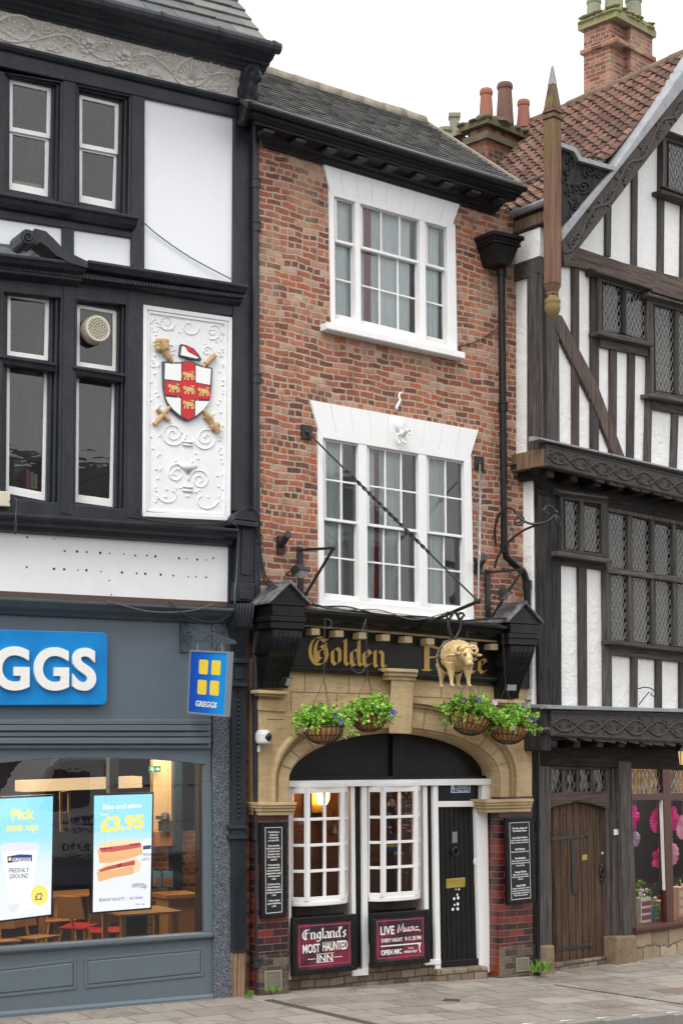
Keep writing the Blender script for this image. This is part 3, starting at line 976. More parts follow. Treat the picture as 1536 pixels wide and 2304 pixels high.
# carved lion bracket at the corner
lb = MB()
for (x, y, d, r) in [(571, 168, .36, (.085, .1, .10)), (581, 176, .44, (.05, .06, .05)), (566, 150, .34, (.09, .09, .07)), (574, 152, .40, (.05, .05, .05)), (566, 192, .30, (.09, .1, .13)),
                     (562, 214, .24, (.085, .09, .14)), (556, 236, .17, (.075, .08, .13)), (575, 205, .33, (.035, .05, .12)), (566, 222, .27, (.035, .05, .12)), (552, 258, .12, (.08, .1, .07)),
                     (546, 274, .10, (.07, .08, .06)), (560, 160, .30, (.10, .10, .12)), (556, 196, .24, (.08, .1, .12)), (548, 246, .12, (.06, .08, .08)), (562, 262, .16, (.035, .06, .035)), (550, 172, .22, (.06, .1, .14)), (545, 205, .12, (.06, .08, .14)), (578, 166, .45, (.02, .03, .02))]:
    lb.ell(LF.P(x, y, d), r)
lion = mk(lb, 'carved_lion_bracket', MT['black'], L); remesh(lion, .016, 3)

# windows with moulded black reveals
def lwin(out, parts, rm='dark_room', dS=-.10, steps=3):
    """out: opening (pixels at d=.035), parts: list of sash quads (pixels at dS)"""
    Qo = LF.Q(out, .035)
    allx = [p for q in parts for p in q]
    tl, tr = parts[0][0], parts[0][1]; br, bl = parts[-1][2], parts[-1][3]
    Qs = LF.Q([tl, tr, br, bl], dS)
    Qs0 = [V(p.x, -.035, p.z) for p in Qs]
    mb = MB()
    for i in range(steps):
        A = [lerp(a, b, i / steps) for a, b in zip(Qo, Qs0)]
        B = [lerp(a, b, (i + 1) / steps) for a, b in zip(Qo, Qs0)]
        dd = i * (.135 / steps)
        fram(mb, [p + V(0, dd + .004, 0) for p in A], [p + V(0, dd + .004, 0) for p in B], .2)
    w = mk(mb, 'window', MT['black'], L, bevel=.012)
    room(w, [p + V(0, .08, 0) for p in Qs], 1.8, rm, .25)
    for k, q in enumerate(parts):
        sash(w, LF.Q(q, dS - (.03 if k else 0)), .045, .04, .09 if k else .05)
    return w
w1 = lwin([(2, 160), (143, 184), (141, 460), (0, 440)], [[(20, 178), (116, 199), (114, 312), (20, 294)], [(20, 292), (112, 310), (110, 446), (19, 428)]], 'blueroom')
w2 = lwin([(172, 188), (298, 214), (296, 498), (171, 474)], [[(177, 212), (268, 233), (267, 348), (177, 331)], [(177, 329), (266, 347), (262, 473), (177, 456)]], 'oliveroom')
# something on the sill of the left window
q = LF.P(45, 409, -.24)
mb = MB().box(q.x - .12, q.x + .32, q.y, q.y + .18, q.z - .04, q.z - .01).box(q.x - .05, q.x + .34, q.y + .02, q.y + .16, q.z - .009, q.z + .015)
solo(mb, 'paper_stack', plain('buff_paper', (.45, .38, .26, 1)), LF, q, 'buff papers stacked on the sill inside the top left sash window', 'papers')

# middle floor
q = LF.P(62, 1085, -.45)
mn = thing('desk_monitor', 'black desk monitor just inside the lower left sash window', 'monitor', LF, q)
mk(MB().box(q.x - .16, q.x + .16, q.y, q.y + .03, q.z - .02, q.z + .24), 'screen', plain('monitor_black', (.012, .012, .014, 1), .3), mn, bevel=.006)
mk(MB().box(q.x - .03, q.x + .03, q.y + .01, q.y + .03, q.z - .14, q.z - .02).box(q.x - .1, q.x + .1, q.y - .05, q.y + .08, q.z - .15, q.z - .14), 'stand', plain('monitor_grey', (.08, .08, .085, 1), .4), mn)
q = LF.P(60, 1092, -.25)
for k, c_ in enumerate(((.45, .05, .08), (.10, .35, .45), (.55, .45, .10))):
    solo(MB().box(q.x + k * .045, q.x + k * .045 + .035, q.y, q.y + .2, q.z - .03, q.z + .17 - k * .02), 'folder', plain('folder_%d' % k, (*c_, 1), .5), LF, q + V(k * .045, 0, -.03), ('red', 'turquoise', 'yellow')[k] + ' folder standing on the sill of the lower left sash window', 'folder', 'folders on the office sill')
lt('mid_rail', [(-60, 590), (566, 675), (566, 716), (-60, 650)], -.3, .03)
lt('post', [(144, 625), (169, 628), (166, 1160), (138, 1156)], -.3, .04)
lt('post', [(289, 640), (324, 645), (321, 1170), (285, 1165)], -.3, .04)
lt('post', [(-40, 620), (2, 625), (-4, 1140), (-40, 1130)], -.3, .04)
lt('bottom_rail', [(-60, 1112), (523, 1168), (523, 1195), (-60, 1150)], -.3, .032)
w3 = lwin([(2, 630), (145, 648), (139, 1146), (-4, 1130)], [[(16, 659), (112, 674), (109, 812), (15, 799)], [(14, 815), (110, 827), (104, 1128), (12, 1110)]])
w4 = lwin([(169, 657), (290, 676), (286, 1160), (166, 1148)], [[(172, 684), (263, 699), (262, 836), (171, 823)], [(170, 840), (262, 852), (256, 1142), (168, 1130)]], 'blockroom')
for w, a, b in ((w3, (-6, 796), (129, 817)), (w4, (165, 822), (281, 841))):
    mb = MB(); mould(mb, LF, a, b, .06, [(-.12, 0), (.06, 0), (.06, -.025), (.035, -.045), (.02, -.085), (-.12, -.09)])
    mk(mb, 'transom', MT['black'], w, bevel=.005)
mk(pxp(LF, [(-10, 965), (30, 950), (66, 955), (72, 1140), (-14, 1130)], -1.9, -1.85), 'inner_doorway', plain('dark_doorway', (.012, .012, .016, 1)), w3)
mk(pxp(LF, [(66, 945), (84, 948), (78, 1140), (72, 1140)], -1.9, -1.84), 'door_curtain', MT['net'], w3)
mb = MB(); Q = LF.Q([(30, 215), (100, 230), (98, 420), (28, 410)], -1.6); fram(mb, Q, inset(Q, .1), .05); mk(mb, 'inner_frame', MT['old_white'], w1)
# cornice between the floors, with swan-neck pediment
mb = MB()
pr = [(.03, 0), (.27, 0), (.27, -.03), (.24, -.05), (.22, -.08), (.13, -.10), (.12, -.16), (.08, -.18), (.03, -.2)]
mould(mb, LF, (200, 584), (559, 641), .27, pr)
pr2 = [(d + .05 if d > .1 else d, z) for d, z in pr]
mould(mb, LF, (-60, 562), (196, 592), .30, pr2)
corn = mk(mb, 'storey_cornice', MT['black'], L, bevel=.006)
mb = MB()
a = LF.P(-40, 588, .2); b = LF.P(552, 662, .2)
n_ = 88
for i in range(n_):
    p = lerp(a, b, (i + .5) / n_)
    mb.box(p.x - .014, p.x + .014, -.19, -.12, p.z - .045, p.z)
mk(mb, 'dentil_band', MT['black'], corn, bevel=.006)
mb = MB()
pts = [(63, 534), (80, 514), (104, 520), (122, 537), (140, 556), (165, 572), (198, 588), (198, 603), (160, 592), (128, 575), (108, 556), (92, 545), (80, 552)]
mb.prism(LF.Q(pts, .33), V(0, .3, 0))
c = LF.P(64, 534, .36)
mb.tube([c, c + V(0, .33, 0)], .085, 18)
sc_ = [LF.P(x, y, .37) for x, y in spiral((64, 534), 15, 2, 0, 1.8, 26, 1)]
mb.tube(sc_, .014, 6)
mk(mb, 'scroll_pediment', MT['black'], L, bevel=.01)
# modelled plaster panel with coat of arms
Qp = LF.Q([(323, 685), (523, 714), (519, 1172), (321, 1162)], .04)
mb = MB(); fram(mb, Qp, inset(Qp, .05), .1)
fram(mb, [p + V(0, .012, 0) for p in inset(Qp, .052)], [p + V(0, .012, 0) for p in inset(Qp, .085)], .05)
mb.prism([p + V(0, .03, 0) for p in inset(Qp, .05)], V(0, .06, 0))
crest = mk(mb, 'crest_panel', MT['relief_white'], L, bevel=.006)
rl = MB()
def cp(x, y, lift=.0):
    return LF.P(x, y, .012 + lift)
for (cx, cy, r, a, fl, tn) in [(389, 976, 29, 0, 1, 2), (463, 985, 28, 3.1, -1, 2), (397, 1065, 24, 0, -1, 1.8), (449, 1080, 25, 3.1, 1, 1.8), (385, 1108, 32, 3, -1, .6), (458, 1120, 34, .2, 1, .6), (375, 725, 20, 0, 1, 1.6), (480, 745, 19, 2, -1, 1.6),
                               (385, 785, 13, 1, 1, 1.6), (466, 790, 13, 1, -1, 1.6), (427, 735, 22, 0, 1, 1)]:
    sm_ = MB(); relief_tube(sm_, spiral((cx, cy), r, r * .12, a, tn, 30, fl), lambda x, y: cp(x, y, .002), .0095, 6)
    mk(sm_, 'scroll', MT['relief_white'], crest, smooth=True)
for k in range(150):
    x = rnd.choice([rnd.uniform(340, 362), rnd.uniform(492, 508), rnd.uniform(350, 500)])
    y = rnd.uniform(715, 1130)
    if 368 < x < 480 and 790 < y < 950: continue
    rl.ell(cp(x, y, .0), (.021, .011, .009), Matrix.Rotation(rnd.uniform(0, 3.1), 3, 'Y'), 7, 5)
rl.prism([cp(400, 1043, .02), cp(445, 1048, .02), cp(433, 1056, .02), cp(425, 1066, .02), cp(416, 1056, .02)], V(0, .03, 0))
for x, y in ((412, 993), (412, 1000), (412, 1094), (412, 1103)):
    rl.tube([cp(x, y, .008), cp(x + 22, y + 3, .008)], .012, 6)
tag(mk(rl, 'leaf_relief', MT['relief_white'], crest, smooth=True), kind='stuff')
# shield
def shield_pts(g):     # outline grown by g pixels
    base = [(367, 812), (388, 815), (408, 814), (425, 809), (442, 817), (460, 824), (479, 827), (477, 868), (474, 895), (464, 918), (447, 937), (424, 948), (402, 937), (384, 920), (373, 897), (368, 868)]
    cx, cy = 423, 875
    return [(x + (x - cx) / 55 * g, y + (y - cy) / 68 * g) for x, y in base]
mk(MB().prism(LF.Q(shield_pts(0), .05), V(0, .06, 0)), 'shield', MT['shop_dark'], crest, bevel=.006)
red = paint('heraldic_red', (.55, .012, .022, 1), .4, .1, 6, .05)
def quarter(pts): return MB().prism(LF.Q(pts, .056), V(0, .02, 0))
for pts in ([(372, 817), (390, 819), (408, 818), (408, 857), (371, 853)], [(441, 822), (459, 828), (475, 830), (473, 866), (441, 860)], [(373, 893), (407, 896), (407, 935), (390, 921), (378, 905)], [(440, 902), (471, 903), (460, 920), (440, 936)]):
    mk(MB().prism(LF.Q(pts, .055), V(0, .02, 0)), 'white_quarter', MT['white_paint'], crest)
mk(MB().prism(LF.Q([(411, 816), (425, 812), (439, 820), (439, 861), (474, 869), (473, 899), (438, 896), (438, 937), (424, 944), (410, 937), (410, 892), (372, 887), (371, 857), (411, 859)], .056), V(0, .02, 0)), 'red_cross', red, crest)
lion_m = plain('pale_gold', (.6, .46, .17, 1), .5)
for cx, cy in ((425, 845), (392, 873), (426, 877), (459, 881), (425, 910)):
    lm = MB()
    def L_(pts): lm.prism(LF.Q([(cx + x, cy + y) for x, y in pts], .060), V(0, .02, 0))
    L_([(-9, -5), (-4, -7), (9, -4), (11, 2), (6, 4), (-6, 3)])            # body
    L_([(-13, -8), (-8, -9), (-6, -4), (-8, 0), (-13, -2)])               # head
    L_([(-9, 2), (-6, 2), (-7, 9), (-11, 9)]); L_([(-3, 3), (0, 3), (0, 10), (-4, 10)]); L_([(5, 3), (8, 3), (10, 10), (6, 10)]); L_([(9, 0), (12, 0), (13, 9), (11, 9)])
    L_([(9, -4), (12, -9), (4, -10), (4, -8), (9, -7)])
    mk(lm, 'gold_lion', lion_m, crest)
ch = MB().prism(LF.Q([(407, 774), (420, 776), (437, 784), (448, 797), (455, 810), (430, 809), (404, 800)], .05), V(0, .05, 0))
mk(ch, 'cap', MT['shop_dark'], crest, bevel=.005)
mk(MB().prism(LF.Q([(410, 779), (416, 780), (424, 792), (447, 804), (443, 807), (407, 799)], .056), V(0, .02, 0)), 'cap_brim', MT['white_paint'], crest)
mk(MB().prism(LF.Q([(414, 778), (428, 781), (440, 790), (447, 800), (434, 797), (424, 789)], .058), V(0, .02, 0)), 'cap_crown', red, crest)
tan = paint('tan_gilding', (.50, .33, .17, 1), .5, .4, 14, .4, 60, (.3, .17, .07, 1))
mace = MB()
def ct(x0, y0, x1, y1, r): mace.tube([LF.P(x0, y0, .035), LF.P(x1, y1, .035)], r, 8)
ct(366, 783, 382, 806, .04); ct(360, 772, 370, 785, .062); ct(380, 804, 386, 812, .03)
for k in range(9): mace.ell(LF.P(356 + (k % 3) * 9, 768 + (k // 3) * 8, .05), .035)
ct(384, 808, 472, 945, .018); ct(470, 941, 482, 960, .035); ct(462, 934, 476, 944, .045); ct(474, 962, 492, 956, .035); ct(482, 958, 491, 972, .04)
mk(mace, 'mace', tan, crest)
sw = MB()
def st(x0, y0, x1, y1, r): sw.tube([LF.P(x0, y0, .035), LF.P(x1, y1, .035)], r, 8)
st(380, 918, 463, 820, .018); st(463, 820, 484, 799, .032); st(380, 918, 366, 934, .022); st(366, 934, 348, 956, .03); st(354, 920, 382, 947, .024)
mk(sw, 'sword', tan, crest)

# cornice under the middle windows
mb = MB(); mould(mb, LF, (-60, 1148), (538, 1190), .28, [(.03, 0), (.28, 0), (.28, -.03), (.24, -.05), (.22, -.09), (.13, -.12), (.12, -.16), (.03, -.18)])
mk(mb, 'lower_cornice', MT['black'], L, bevel=.006)
# stripped sign panel
tim(L, LF, 'blank_sign_panel', [(-60, 1172), (514, 1213), (512, 1355), (-60, 1327)], -.05, .03, paint('white_sign_panel', (.76, .77, .78, 1), .5, .12, 1.2, .05, 20), .004)
hl = MB()
for x, y in [(62, 1209), (123, 1213), (260, 1201), (146, 1240), (174, 1241), (196, 1242), (226, 1244), (247, 1245), (279, 1247), (305, 1250), (331, 1250), (350, 1252), (403, 1256), (420, 1257), (444, 1259), (464, 1260), (480, 1256),
             (61, 1276), (122, 1280), (145, 1281), (176, 1283), (195, 1283), (228, 1286), (246, 1306), (275, 1288), (308, 1290), (327, 1291), (362, 1293), (390, 1295), (424, 1298), (441, 1298), (464, 1299), (251, 1338), (484, 1227), (490, 1217), (500, 1220)]:
    p = LF.P(x, y, .031); hl.tube([p, p + V(0, .01, 0)], rnd.choice([.009, .012, .015]), 7)
mk(hl, 'screw_holes', MT['cable'], L)
tim(L, LF, 'batten', [(-60, 1326), (514, 1354), (514, 1368), (-60, 1342)], -.05, .05, 'brown_strip')
tim(L, LF, 'panel_edge', [(514, 1205), (532, 1207), (528, 1375), (513, 1372)], -.1, .04, 'black')
# shop cornice
mb = MB(); mould(mb, LF, (-60, 1340), (530, 1369), .24, [(.03, 0), (.24, 0), (.24, -.03), (.2, -.06), (.17, -.09), (.10, -.13), (.07, -.16), (.03, -.17)])
mk(mb, 'shop_cornice', MT['shop_dark'], L, bevel=.006)
tim(L, LF, 'fascia', [(-60, 1372), (477, 1392), (475, 1619), (-60, 1619)], -.1, .02, 'shop_grey', .003)
# shutter box with grooves
mb = MB()
for ya, yb, d in ((1620, 1630, .05), (1632, 1644, .09), (1647, 1657, .07), (1660, 1673, .10), (1675, 1684, .06)):
    mb.prism(LF.Q([(-60, ya), (475, ya), (475, yb), (-60, yb)], d), V(0, d + .1, 0))
mb.prism(LF.Q([(-60, 1618), (476, 1618), (476, 1686), (-60, 1686)], .03), V(0, .1, 0))
mk(mb, 'shutter_box', MT['shop_grey'], L, bevel=.006)
# window head with a flat arch
top = [(475, 1684), (-60, 1684)]
arch = [(-60, 1725), (0, 1717), (80, 1709), (160, 1705.5), (250, 1705), (330, 1708), (400, 1713), (461, 1720), (461, 1760), (475, 1760)]
mk(MB().prism(LF.Q(arch + top, .01), V(0, .11, 0)), 'window_head', MT['shop_grey'], L, bevel=.006)
tim(L, LF, 'window_jamb', [(461, 1760), (477, 1760), (480, 2103), (464, 2104)], -.1, .02, 'shop_grey')
sg = mk(MB().poly(LF.Q([(-120, 1700), (470, 1700), (470, 2112), (-120, 2150)], -.06)), 'shop_window', MT['shopglass'], L)
mb = MB(); mould(mb, LF, (-60, 2138), (480, 2099), .07, [(-.12, 0), (.07, 0), (.07, -.035), (.05, -.06), (-.12, -.06)])
mk(mb, 'window_sill', MT['shop_grey'], L, bevel=.006)
# stall riser with raised panels
mb = MB().prism([LF.P(-200, 2150, .0), LF.P(481, 2112, .0), LF.P(481, 2252, .0), LF.P(-200, 2320, .0)], V(0, .1, 0))
sr = mk(mb, 'stall_riser', MT['shop_grey'], L)
mb = MB()
for pts in ([(-120, 2192), (173, 2157), (173, 2226), (-120, 2256)], [(192, 2156), (459, 2131), (459, 2196), (192, 2224)]):
    Q = LF.Q(pts, .012)
    fram(mb, Q, inset(Q, .03), .03)
    Q2 = inset(Q, .05); mb.loft(Q2, [p + V(0, .012, 0) for p in inset(Q, .032)])
mk(mb, 'riser_panels', MT['shop_grey'], sr, bevel=.004)
mb = MB(); mould(mb, LF, (-60, 2282), (481, 2236), .035, [(-.02, 0), (.02, .0), (.035, -.03), (.035, -.14), (-.02, -.14)])
mk(mb, 'skirting', MT['shop_grey'], sr, bevel=.004)
tim(L, LF, 'granite_pilaster', [(478, 1400), (520, 1402), (523, 2262), (482, 2264)], -.15, .045, 'granite', .005)

# cast iron shop column with console
def col(pts, d0, d1, mb, bev=None): mb.prism(LF.Q(pts, d1), V(0, d1 - d0, 0))
mb = MB()
col([(533, 1180), (573, 1186), (571, 1312), (531, 1308)], -.2, .14, mb)
col([(545, 1180), (566, 1183), (564, 1296), (543, 1292)], .14, .155, mb)
col([(531, 1308), (575, 1312), (573, 1356), (529, 1352)], -.2, .18, mb)
col([(540, 1328), (568, 1330), (568, 1350), (540, 1348)], .18, .20, mb)
pil = mk(mb, 'pilaster', MT['black'], L, bevel=.008)
mb = MB()
col([(522, 1168), (582, 1176), (582, 1187), (522, 1180)], -.1, .24, mb)
col([(526, 1168), (532, 1156), (545, 1147), (556, 1146), (568, 1153), (578, 1174)], -.1, .22, mb)
mk(mb, 'pilaster_cap', MT['black'], L, bevel=.01)
cs = MB()
def scon(F, xs_top, y0, xs_bot, y1, dtop, dbot, nfl, mb, bulge=.3):
    """fluted S-shaped console: xs in pixels at top and bottom on its face"""
    n = 12; rows = []
    for i in range(n + 1):
        f = i / n
        s = f * f * (3 - 2 * f)
        d = dtop + (dbot - dtop) * s + bulge * .12 * math.sin(f * math.pi) * (1 if f < .5 else .3)
        xl = xs_top[0] + (xs_bot[0] - xs_top[0]) * s; xr = xs_top[1] + (xs_bot[1] - xs_top[1]) * s
        rows.append((xl, xr, y0 + (y1 - y0) * f, d))
    m = nfl * 4
    vs = []; fs = []
    for xl, xr, y, d in rows:
        for k in range(m + 1):
            g = .016 * abs(math.sin(math.pi * k / 4))
            vs.append(F.P(xl + (xr - xl) * k / m, y, d) + V(0, g, 0))
    for i in range(n):
        for k in range(m):
            a = i * (m + 1) + k
            fs.append([a, a + 1, a + m + 2, a + m + 1])
    b0 = len(vs)
    for i in range(n + 1):          # sides back to the wall
        for k in (0, m):
            p = vs[i * (m + 1) + k]; vs.append(V(p.x, .0, p.z))
    for i in range(n):
        fs.append([i * (m + 1), (i + 1) * (m + 1), b0 + 2 * (i + 1), b0 + 2 * i])
        fs.append([i * (m + 1) + m, b0 + 2 * i + 1, b0 + 2 * (i + 1) + 1, (i + 1) * (m + 1) + m])
    mb.add(vs, fs)
scon(LF, (530, 572), 1357, (524, 553), 1482, .26, .10, 6, cs)
mk(cs, 'console', MT['black'], L)
mb = MB()
for pts, d in (([(516, 1481), (562, 1482), (560, 1492), (518, 1491)], .16), ([(519, 1491), (559, 1492), (556, 1536), (521, 1535)], .11), ([(529, 1499), (549, 1500), (547, 1529), (529, 1528)], .125), ([(515, 1535), (561, 1536), (559, 1545), (517, 1544)], .16),
               ([(521, 1545), (556, 1546), (554, 1858), (521, 1858)], .09), ([(517, 1857), (558, 1857), (558, 1865), (517, 1865)], .13), ([(521, 1865), (554, 1865), (554, 1880), (521, 1880)], .1), ([(517, 1880), (558, 1880), (558, 1888), (517, 1888)], .13),
               ([(522, 1888), (555, 1888), (556, 2142), (523, 2144)], .09)):
    col(pts, -.1, d, mb)
for x in (528, 535, 542, 549):
    col([(x, 1895), (x + 3, 1895), (x + 3, 2135), (x, 2135)], .08, .105, mb)
for i in range(28):
    p = LF.P(538, 1556 + i * 10.4, .095); mb.ell(p, (.028, .02, .02), seg=7, ring=5)
column = mk(mb, 'shop_column', MT['black'], L, bevel=.006)
mk(MB().prism(LF.Q([(522, 2142), (556, 2140), (552, 2252), (524, 2254)], .07), V(0, .2, 0)), 'worn_column_base', timber('worn_wood', (.16, .10, .065, 1), (.30, .20, .13, 1), 'z'), L, bevel=.02)
tim(L, LF, 'party_wall', [(550, 1100), (640, 1110), (640, 2300), (550, 2300)], -.4, -.06, MT['chim_old'], 0)
# rainwater pipe between the two buildings
def pipe(F, pts, r, parent, collars=(), name='downpipe', mat='black'):
    P = [F.P(*p) for p in pts]
    mb = MB().tube(P, r, 12)
    for p in collars:
        q = F.P(*p); mb.tube([q - V(0, 0, .045), q + V(0, 0, .045)], r * 1.28, 12); mb.tube([q + V(0, 0, .05), q + V(0, 0, .065)], r * 1.45, 12)
    return mk(mb, name, MT[mat], parent, smooth=False)
pipe(LF, [(574, 268, .1), (575, 700, .1), (577, 1300, .1), (575, 1560, .1), (579, 1900, .1), (583, 2247, .1)], .042, L, [(575, 415, .1), (576, 512, .1), (577, 854, .1), (578, 1215, .1), (575, 1562, .1), (578, 1880, .1), (581, 2168, .1)])
pipe(LF, [(578, 130, .3), (578, 228, .3), (574, 262, .12)], .04, L, [(578, 225, .3)])

# ---------------------------------------------- bakery interior
iw = MB()
x0, x1, zt, zf, dp = -3.4, uR - .05, 2.88, .12, 6.2
x2 = uR + 2.2; ym = 1.4
mk(MB().box(x0, x1, .12, dp, zf - .1, zf).box(x1, x2, ym, dp, zf - .1, zf), 'shop_floor', plain('dark_floor', (.05, .045, .04, 1), .4), L)
mk(MB().box(x0, x1, .12, dp, zt, zt + .1).box(x1, x2, ym, dp, zt, zt + .1), 'shop_ceiling', plain('dark_ceiling', (.10, .085, .08, 1), .8), L)
mk(MB().box(x0, x2, dp, dp + .1, zf, zt), 'back_wall', paint('navy_wall', (.018, .024, .07, 1), .5, .2), L)
mk(MB().box(x0 - .1, x0, .12, dp + .1, zf, zt), 'side_wall', MT['dark_room'], L)
cream = paint('cream_wall', (.62, .47, .28, 1), .6, .15)
brw = plain('brown_reflection_wall', (.06, .038, .03, 1))  # brown reflection in the shop window painted onto the side wall
mk(MB().box(x1, x1 + .1, .12, ym, zf, zt).box(x1 + .1, x2, ym - .1, ym, zf, zt).box(x2, x2 + .1, ym, dp, zf, zt), 'side_wall', brw, L)
xr0 = LF.P(345, 1800, -3.6).x; xr1 = LF.P(386, 1800, -3.6).x; xr2 = LF.P(403, 1800, -3.6).x
mk(MB().box(xr0, xr1, 3.6, 3.7, 1.5, zt - .1), 'cream_partition', cream, L)
mk(MB().box(xr1, xr2, 3.5, 3.7, zf, zt - .1), 'blue_pillar', plain('blue_pillar_paint', (.02, .04, .08, 1)), L)
mk(MB().box(xr0, xr2 + .6, 3.71, 3.8, zf, 1.65), 'brick_partition', MT['chim_brick'], L)
xp = LF.P(257, 1800, -2.4).x
mk(MB().box(xp - .06, xp + .06, 2.4, 2.52, zf, zt), 'steel_post', plain('grey_post', (.08, .11, .14, 1)), L)
cz0 = LF.P(345, 2008, -3.4).z
mk(MB().box(xr0 - .1, xr2 + .02, 2.95, 3.45, cz0 - .05, cz0).box(xr0 - .05, xr2, 3.0, 3.4, zf, cz0 - .06), 'service_counter', plain('ply_counter', (.50, .27, .10, 1), .35), L)
# lit canopy over the counter
ca, cb = LF.P(55, 1760, -3.2), LF.P(318, 1748, -3.2)
mk(MB().prism([LF.P(55, 1757, -3.2), LF.P(320, 1747, -3.2), LF.P(320, 1772, -3.2), LF.P(55, 1782, -3.2)], V(0, .35, 0)), 'menu_canopy', emis('lit_cream_canopy', (1, .72, .42, 1), .5), L)
for i in range(3):
    lampx = lerp(x0, x2, .3 + .24 * i)
    o = mk(MB().box(lampx - .25, lampx + .25, 2.0, 3.6, zt - .03, zt - .004), 'ceiling_lamp', emis('warm_ceiling_lamp', (1, .75, .48, 1), 14), L)
def ipx(name, pts, d, th, mat, label, cat, group=None, bevel=0):
    q = LF.P(*pts[0], d)
    return solo(pxp(LF, pts, d - th, d), name, mat, LF, q, label, cat, group, bevel=bevel)
solo(pxp(LF, [(136, 1830), (159, 1826), (159, 1875), (137, 1872)], -2.0, -1.95), 'framed_print', plain('dark_print', (.08, .05, .09, 1)), LF, LF.P(136, 1850, -1.95), 'tan-framed dark print hanging inside the bakery between the two screens', 'picture')
fp = bpy.data.objects['framed_print']
mb = MB(); Q = LF.Q([(136, 1782), (160, 1778), (160, 1877), (137, 1872)], -1.93); fram(mb, Q, inset(Q, .03), .04)
mk(mb, 'frame', plain('tan_frame', (.42, .25, .13, 1)), fp)
ex = thing('exit_sign', 'green running-man exit sign high on the cream wall inside the bakery', 'sign', LF, LF.P(337, 1732, -3.5))
mk(pxp(LF, [(336, 1724), (362, 1723), (362, 1737), (336, 1738)], -3.52, -3.5), 'sign_panel', emis('exit_green', (.0, .28, .1, 1), .6), ex)
mb = MB()
for pts in ([(339, 1727), (346, 1727), (346, 1729), (339, 1729)], [(339, 1731), (346, 1731), (346, 1733), (339, 1733)], [(344, 1727), (346, 1727), (346, 1736), (344, 1736)]): mb.prism(LF.Q(pts, -3.495), V(0, .004, 0))
mb.prism(LF.Q([(351, 1729), (355, 1729), (355, 1726), (360, 1730.5), (355, 1735), (355, 1732), (351, 1732)], -3.495), V(0, .004, 0))
mk(mb, 'sign_symbol', emis('exit_white', (.8, 1, .8, 1), .8), ex)
# counter leaflets and mixer
blu = plain('leaflet_blue', (.12, .4, .62, 1)); foodc = plain('leaflet_food', (.45, .14, .06, 1))
for k, (xa, xb) in enumerate(((348, 362), (368, 389))):
    t_ = thing('leaflet_holder', ('narrow blue food leaflet card left of its twin on the bakery counter', 'wider blue food leaflet card at the right end of the bakery counter')[k], 'leaflet', LF, LF.P(xa, 1990, -3.1), 'leaflets on the bakery counter')
    mk(pxp(LF, [(xa, 1960), (xb, 1961), (xb, 1996), (xa, 1994)], -3.14, -3.1), 'card', blu, t_)
    mk(pxp(LF, [(xa + 2, 1976), (xb - 2, 1973), (xb - 2, 1990), (xa + 2, 1988)], -3.1, -3.095), 'food_picture', foodc, t_)
c = LF.P(372, 1850, -3.3)
mb = MB().box(c.x - .07, c.x + .07, c.y - .07, c.y + .07, c.z - .12, c.z + .02).lathe(c + V(0, 0, .02), [(.06, 0), (.07, .03), (.05, .1), (.0, .12)], 12).box(c.x - .12, c.x - .02, c.y - .04, c.y + .04, c.z + .04, c.z + .09)
solo(mb, 'coffee_grinder', plain('grinder_grey', (.07, .07, .08, 1), .3), LF, c, 'dark coffee grinder standing against the cream wall inside the bakery', 'coffee machine')
q0, q1_ = LF.P(346, 1872, -3.35), LF.P(384, 1902, -3.35)
solo(MB().box(q0.x, q1_.x, 3.3, 3.58, q1_.z, q0.z), 'wood_cupboard', plain('orange_ply', (.5, .22, .06, 1), .4), LF, V(q0.x, 3.35, q1_.z), 'orange wood cupboard below the coffee grinder inside the bakery', 'cupboard')
wood = plain('chair_ply', (.48, .24, .085, 1), .35); redm = plain('red_seat', (.42, .02, .03, 1), .5)
def chair(F, p, rot, m, label):
    org = V(p.x, p.y, zf)
    t_ = thing('cafe_chair', label, 'chair', F, org, 'chairs inside the bakery')
    Mx = Matrix.Rotation(rot, 3, 'Z')
    def pts(l): return [org + Mx @ Vector(q) for q in l]
    mk(MB().prism(pts([(-.2, -.2, .46), (.2, -.2, .46), (.18, .2, .44), (-.18, .2, .44)]), V(0, 0, -.025)), 'seat', m, t_, bevel=.008)
    mk(MB().loft(pts([(-.19, .2, .55), (.19, .2, .55), (.17, .27, .84), (-.17, .27, .84)]), pts([(-.19, .22, .55), (.19, .22, .55), (.17, .29, .84), (-.17, .29, .84)])), 'backrest', wood, t_, bevel=.006)
    for sx in (-1, 1):
        for sy in (-1, 1):
            mk(MB().tube(pts([(sx * .15, sy * .15, .43), (sx * .22, sy * .22, 0)]), [.02, .013], 8), 'leg', wood, t_)
    mk(MB().tube(pts([(0, .16, .44), (0, .23, .7)]), .018, 6), 'back_post', wood, t_)
chair(LF, LF.P(85, 2075, -2.0), .4, wood, 'wooden cafe chair seen below the coffee cup screen')
chair(LF, LF.P(5, 2080, -1.9), -.2, wood, 'wooden cafe chair at the left edge of the bakery window')
chair(LF, LF.P(178, 2030, -2.8), 2.3, redm, 'cafe chair with a red seat in the gap between the two screens')
chair(LF, LF.P(135, 2000, -3.6), 1.3, wood, 'cafe chair half hidden behind the right edge of the cup screen')
chair(LF, LF.P(235, 2060, -2.2), 2.8, redm, 'cafe chair below the left corner of the baguette screen')
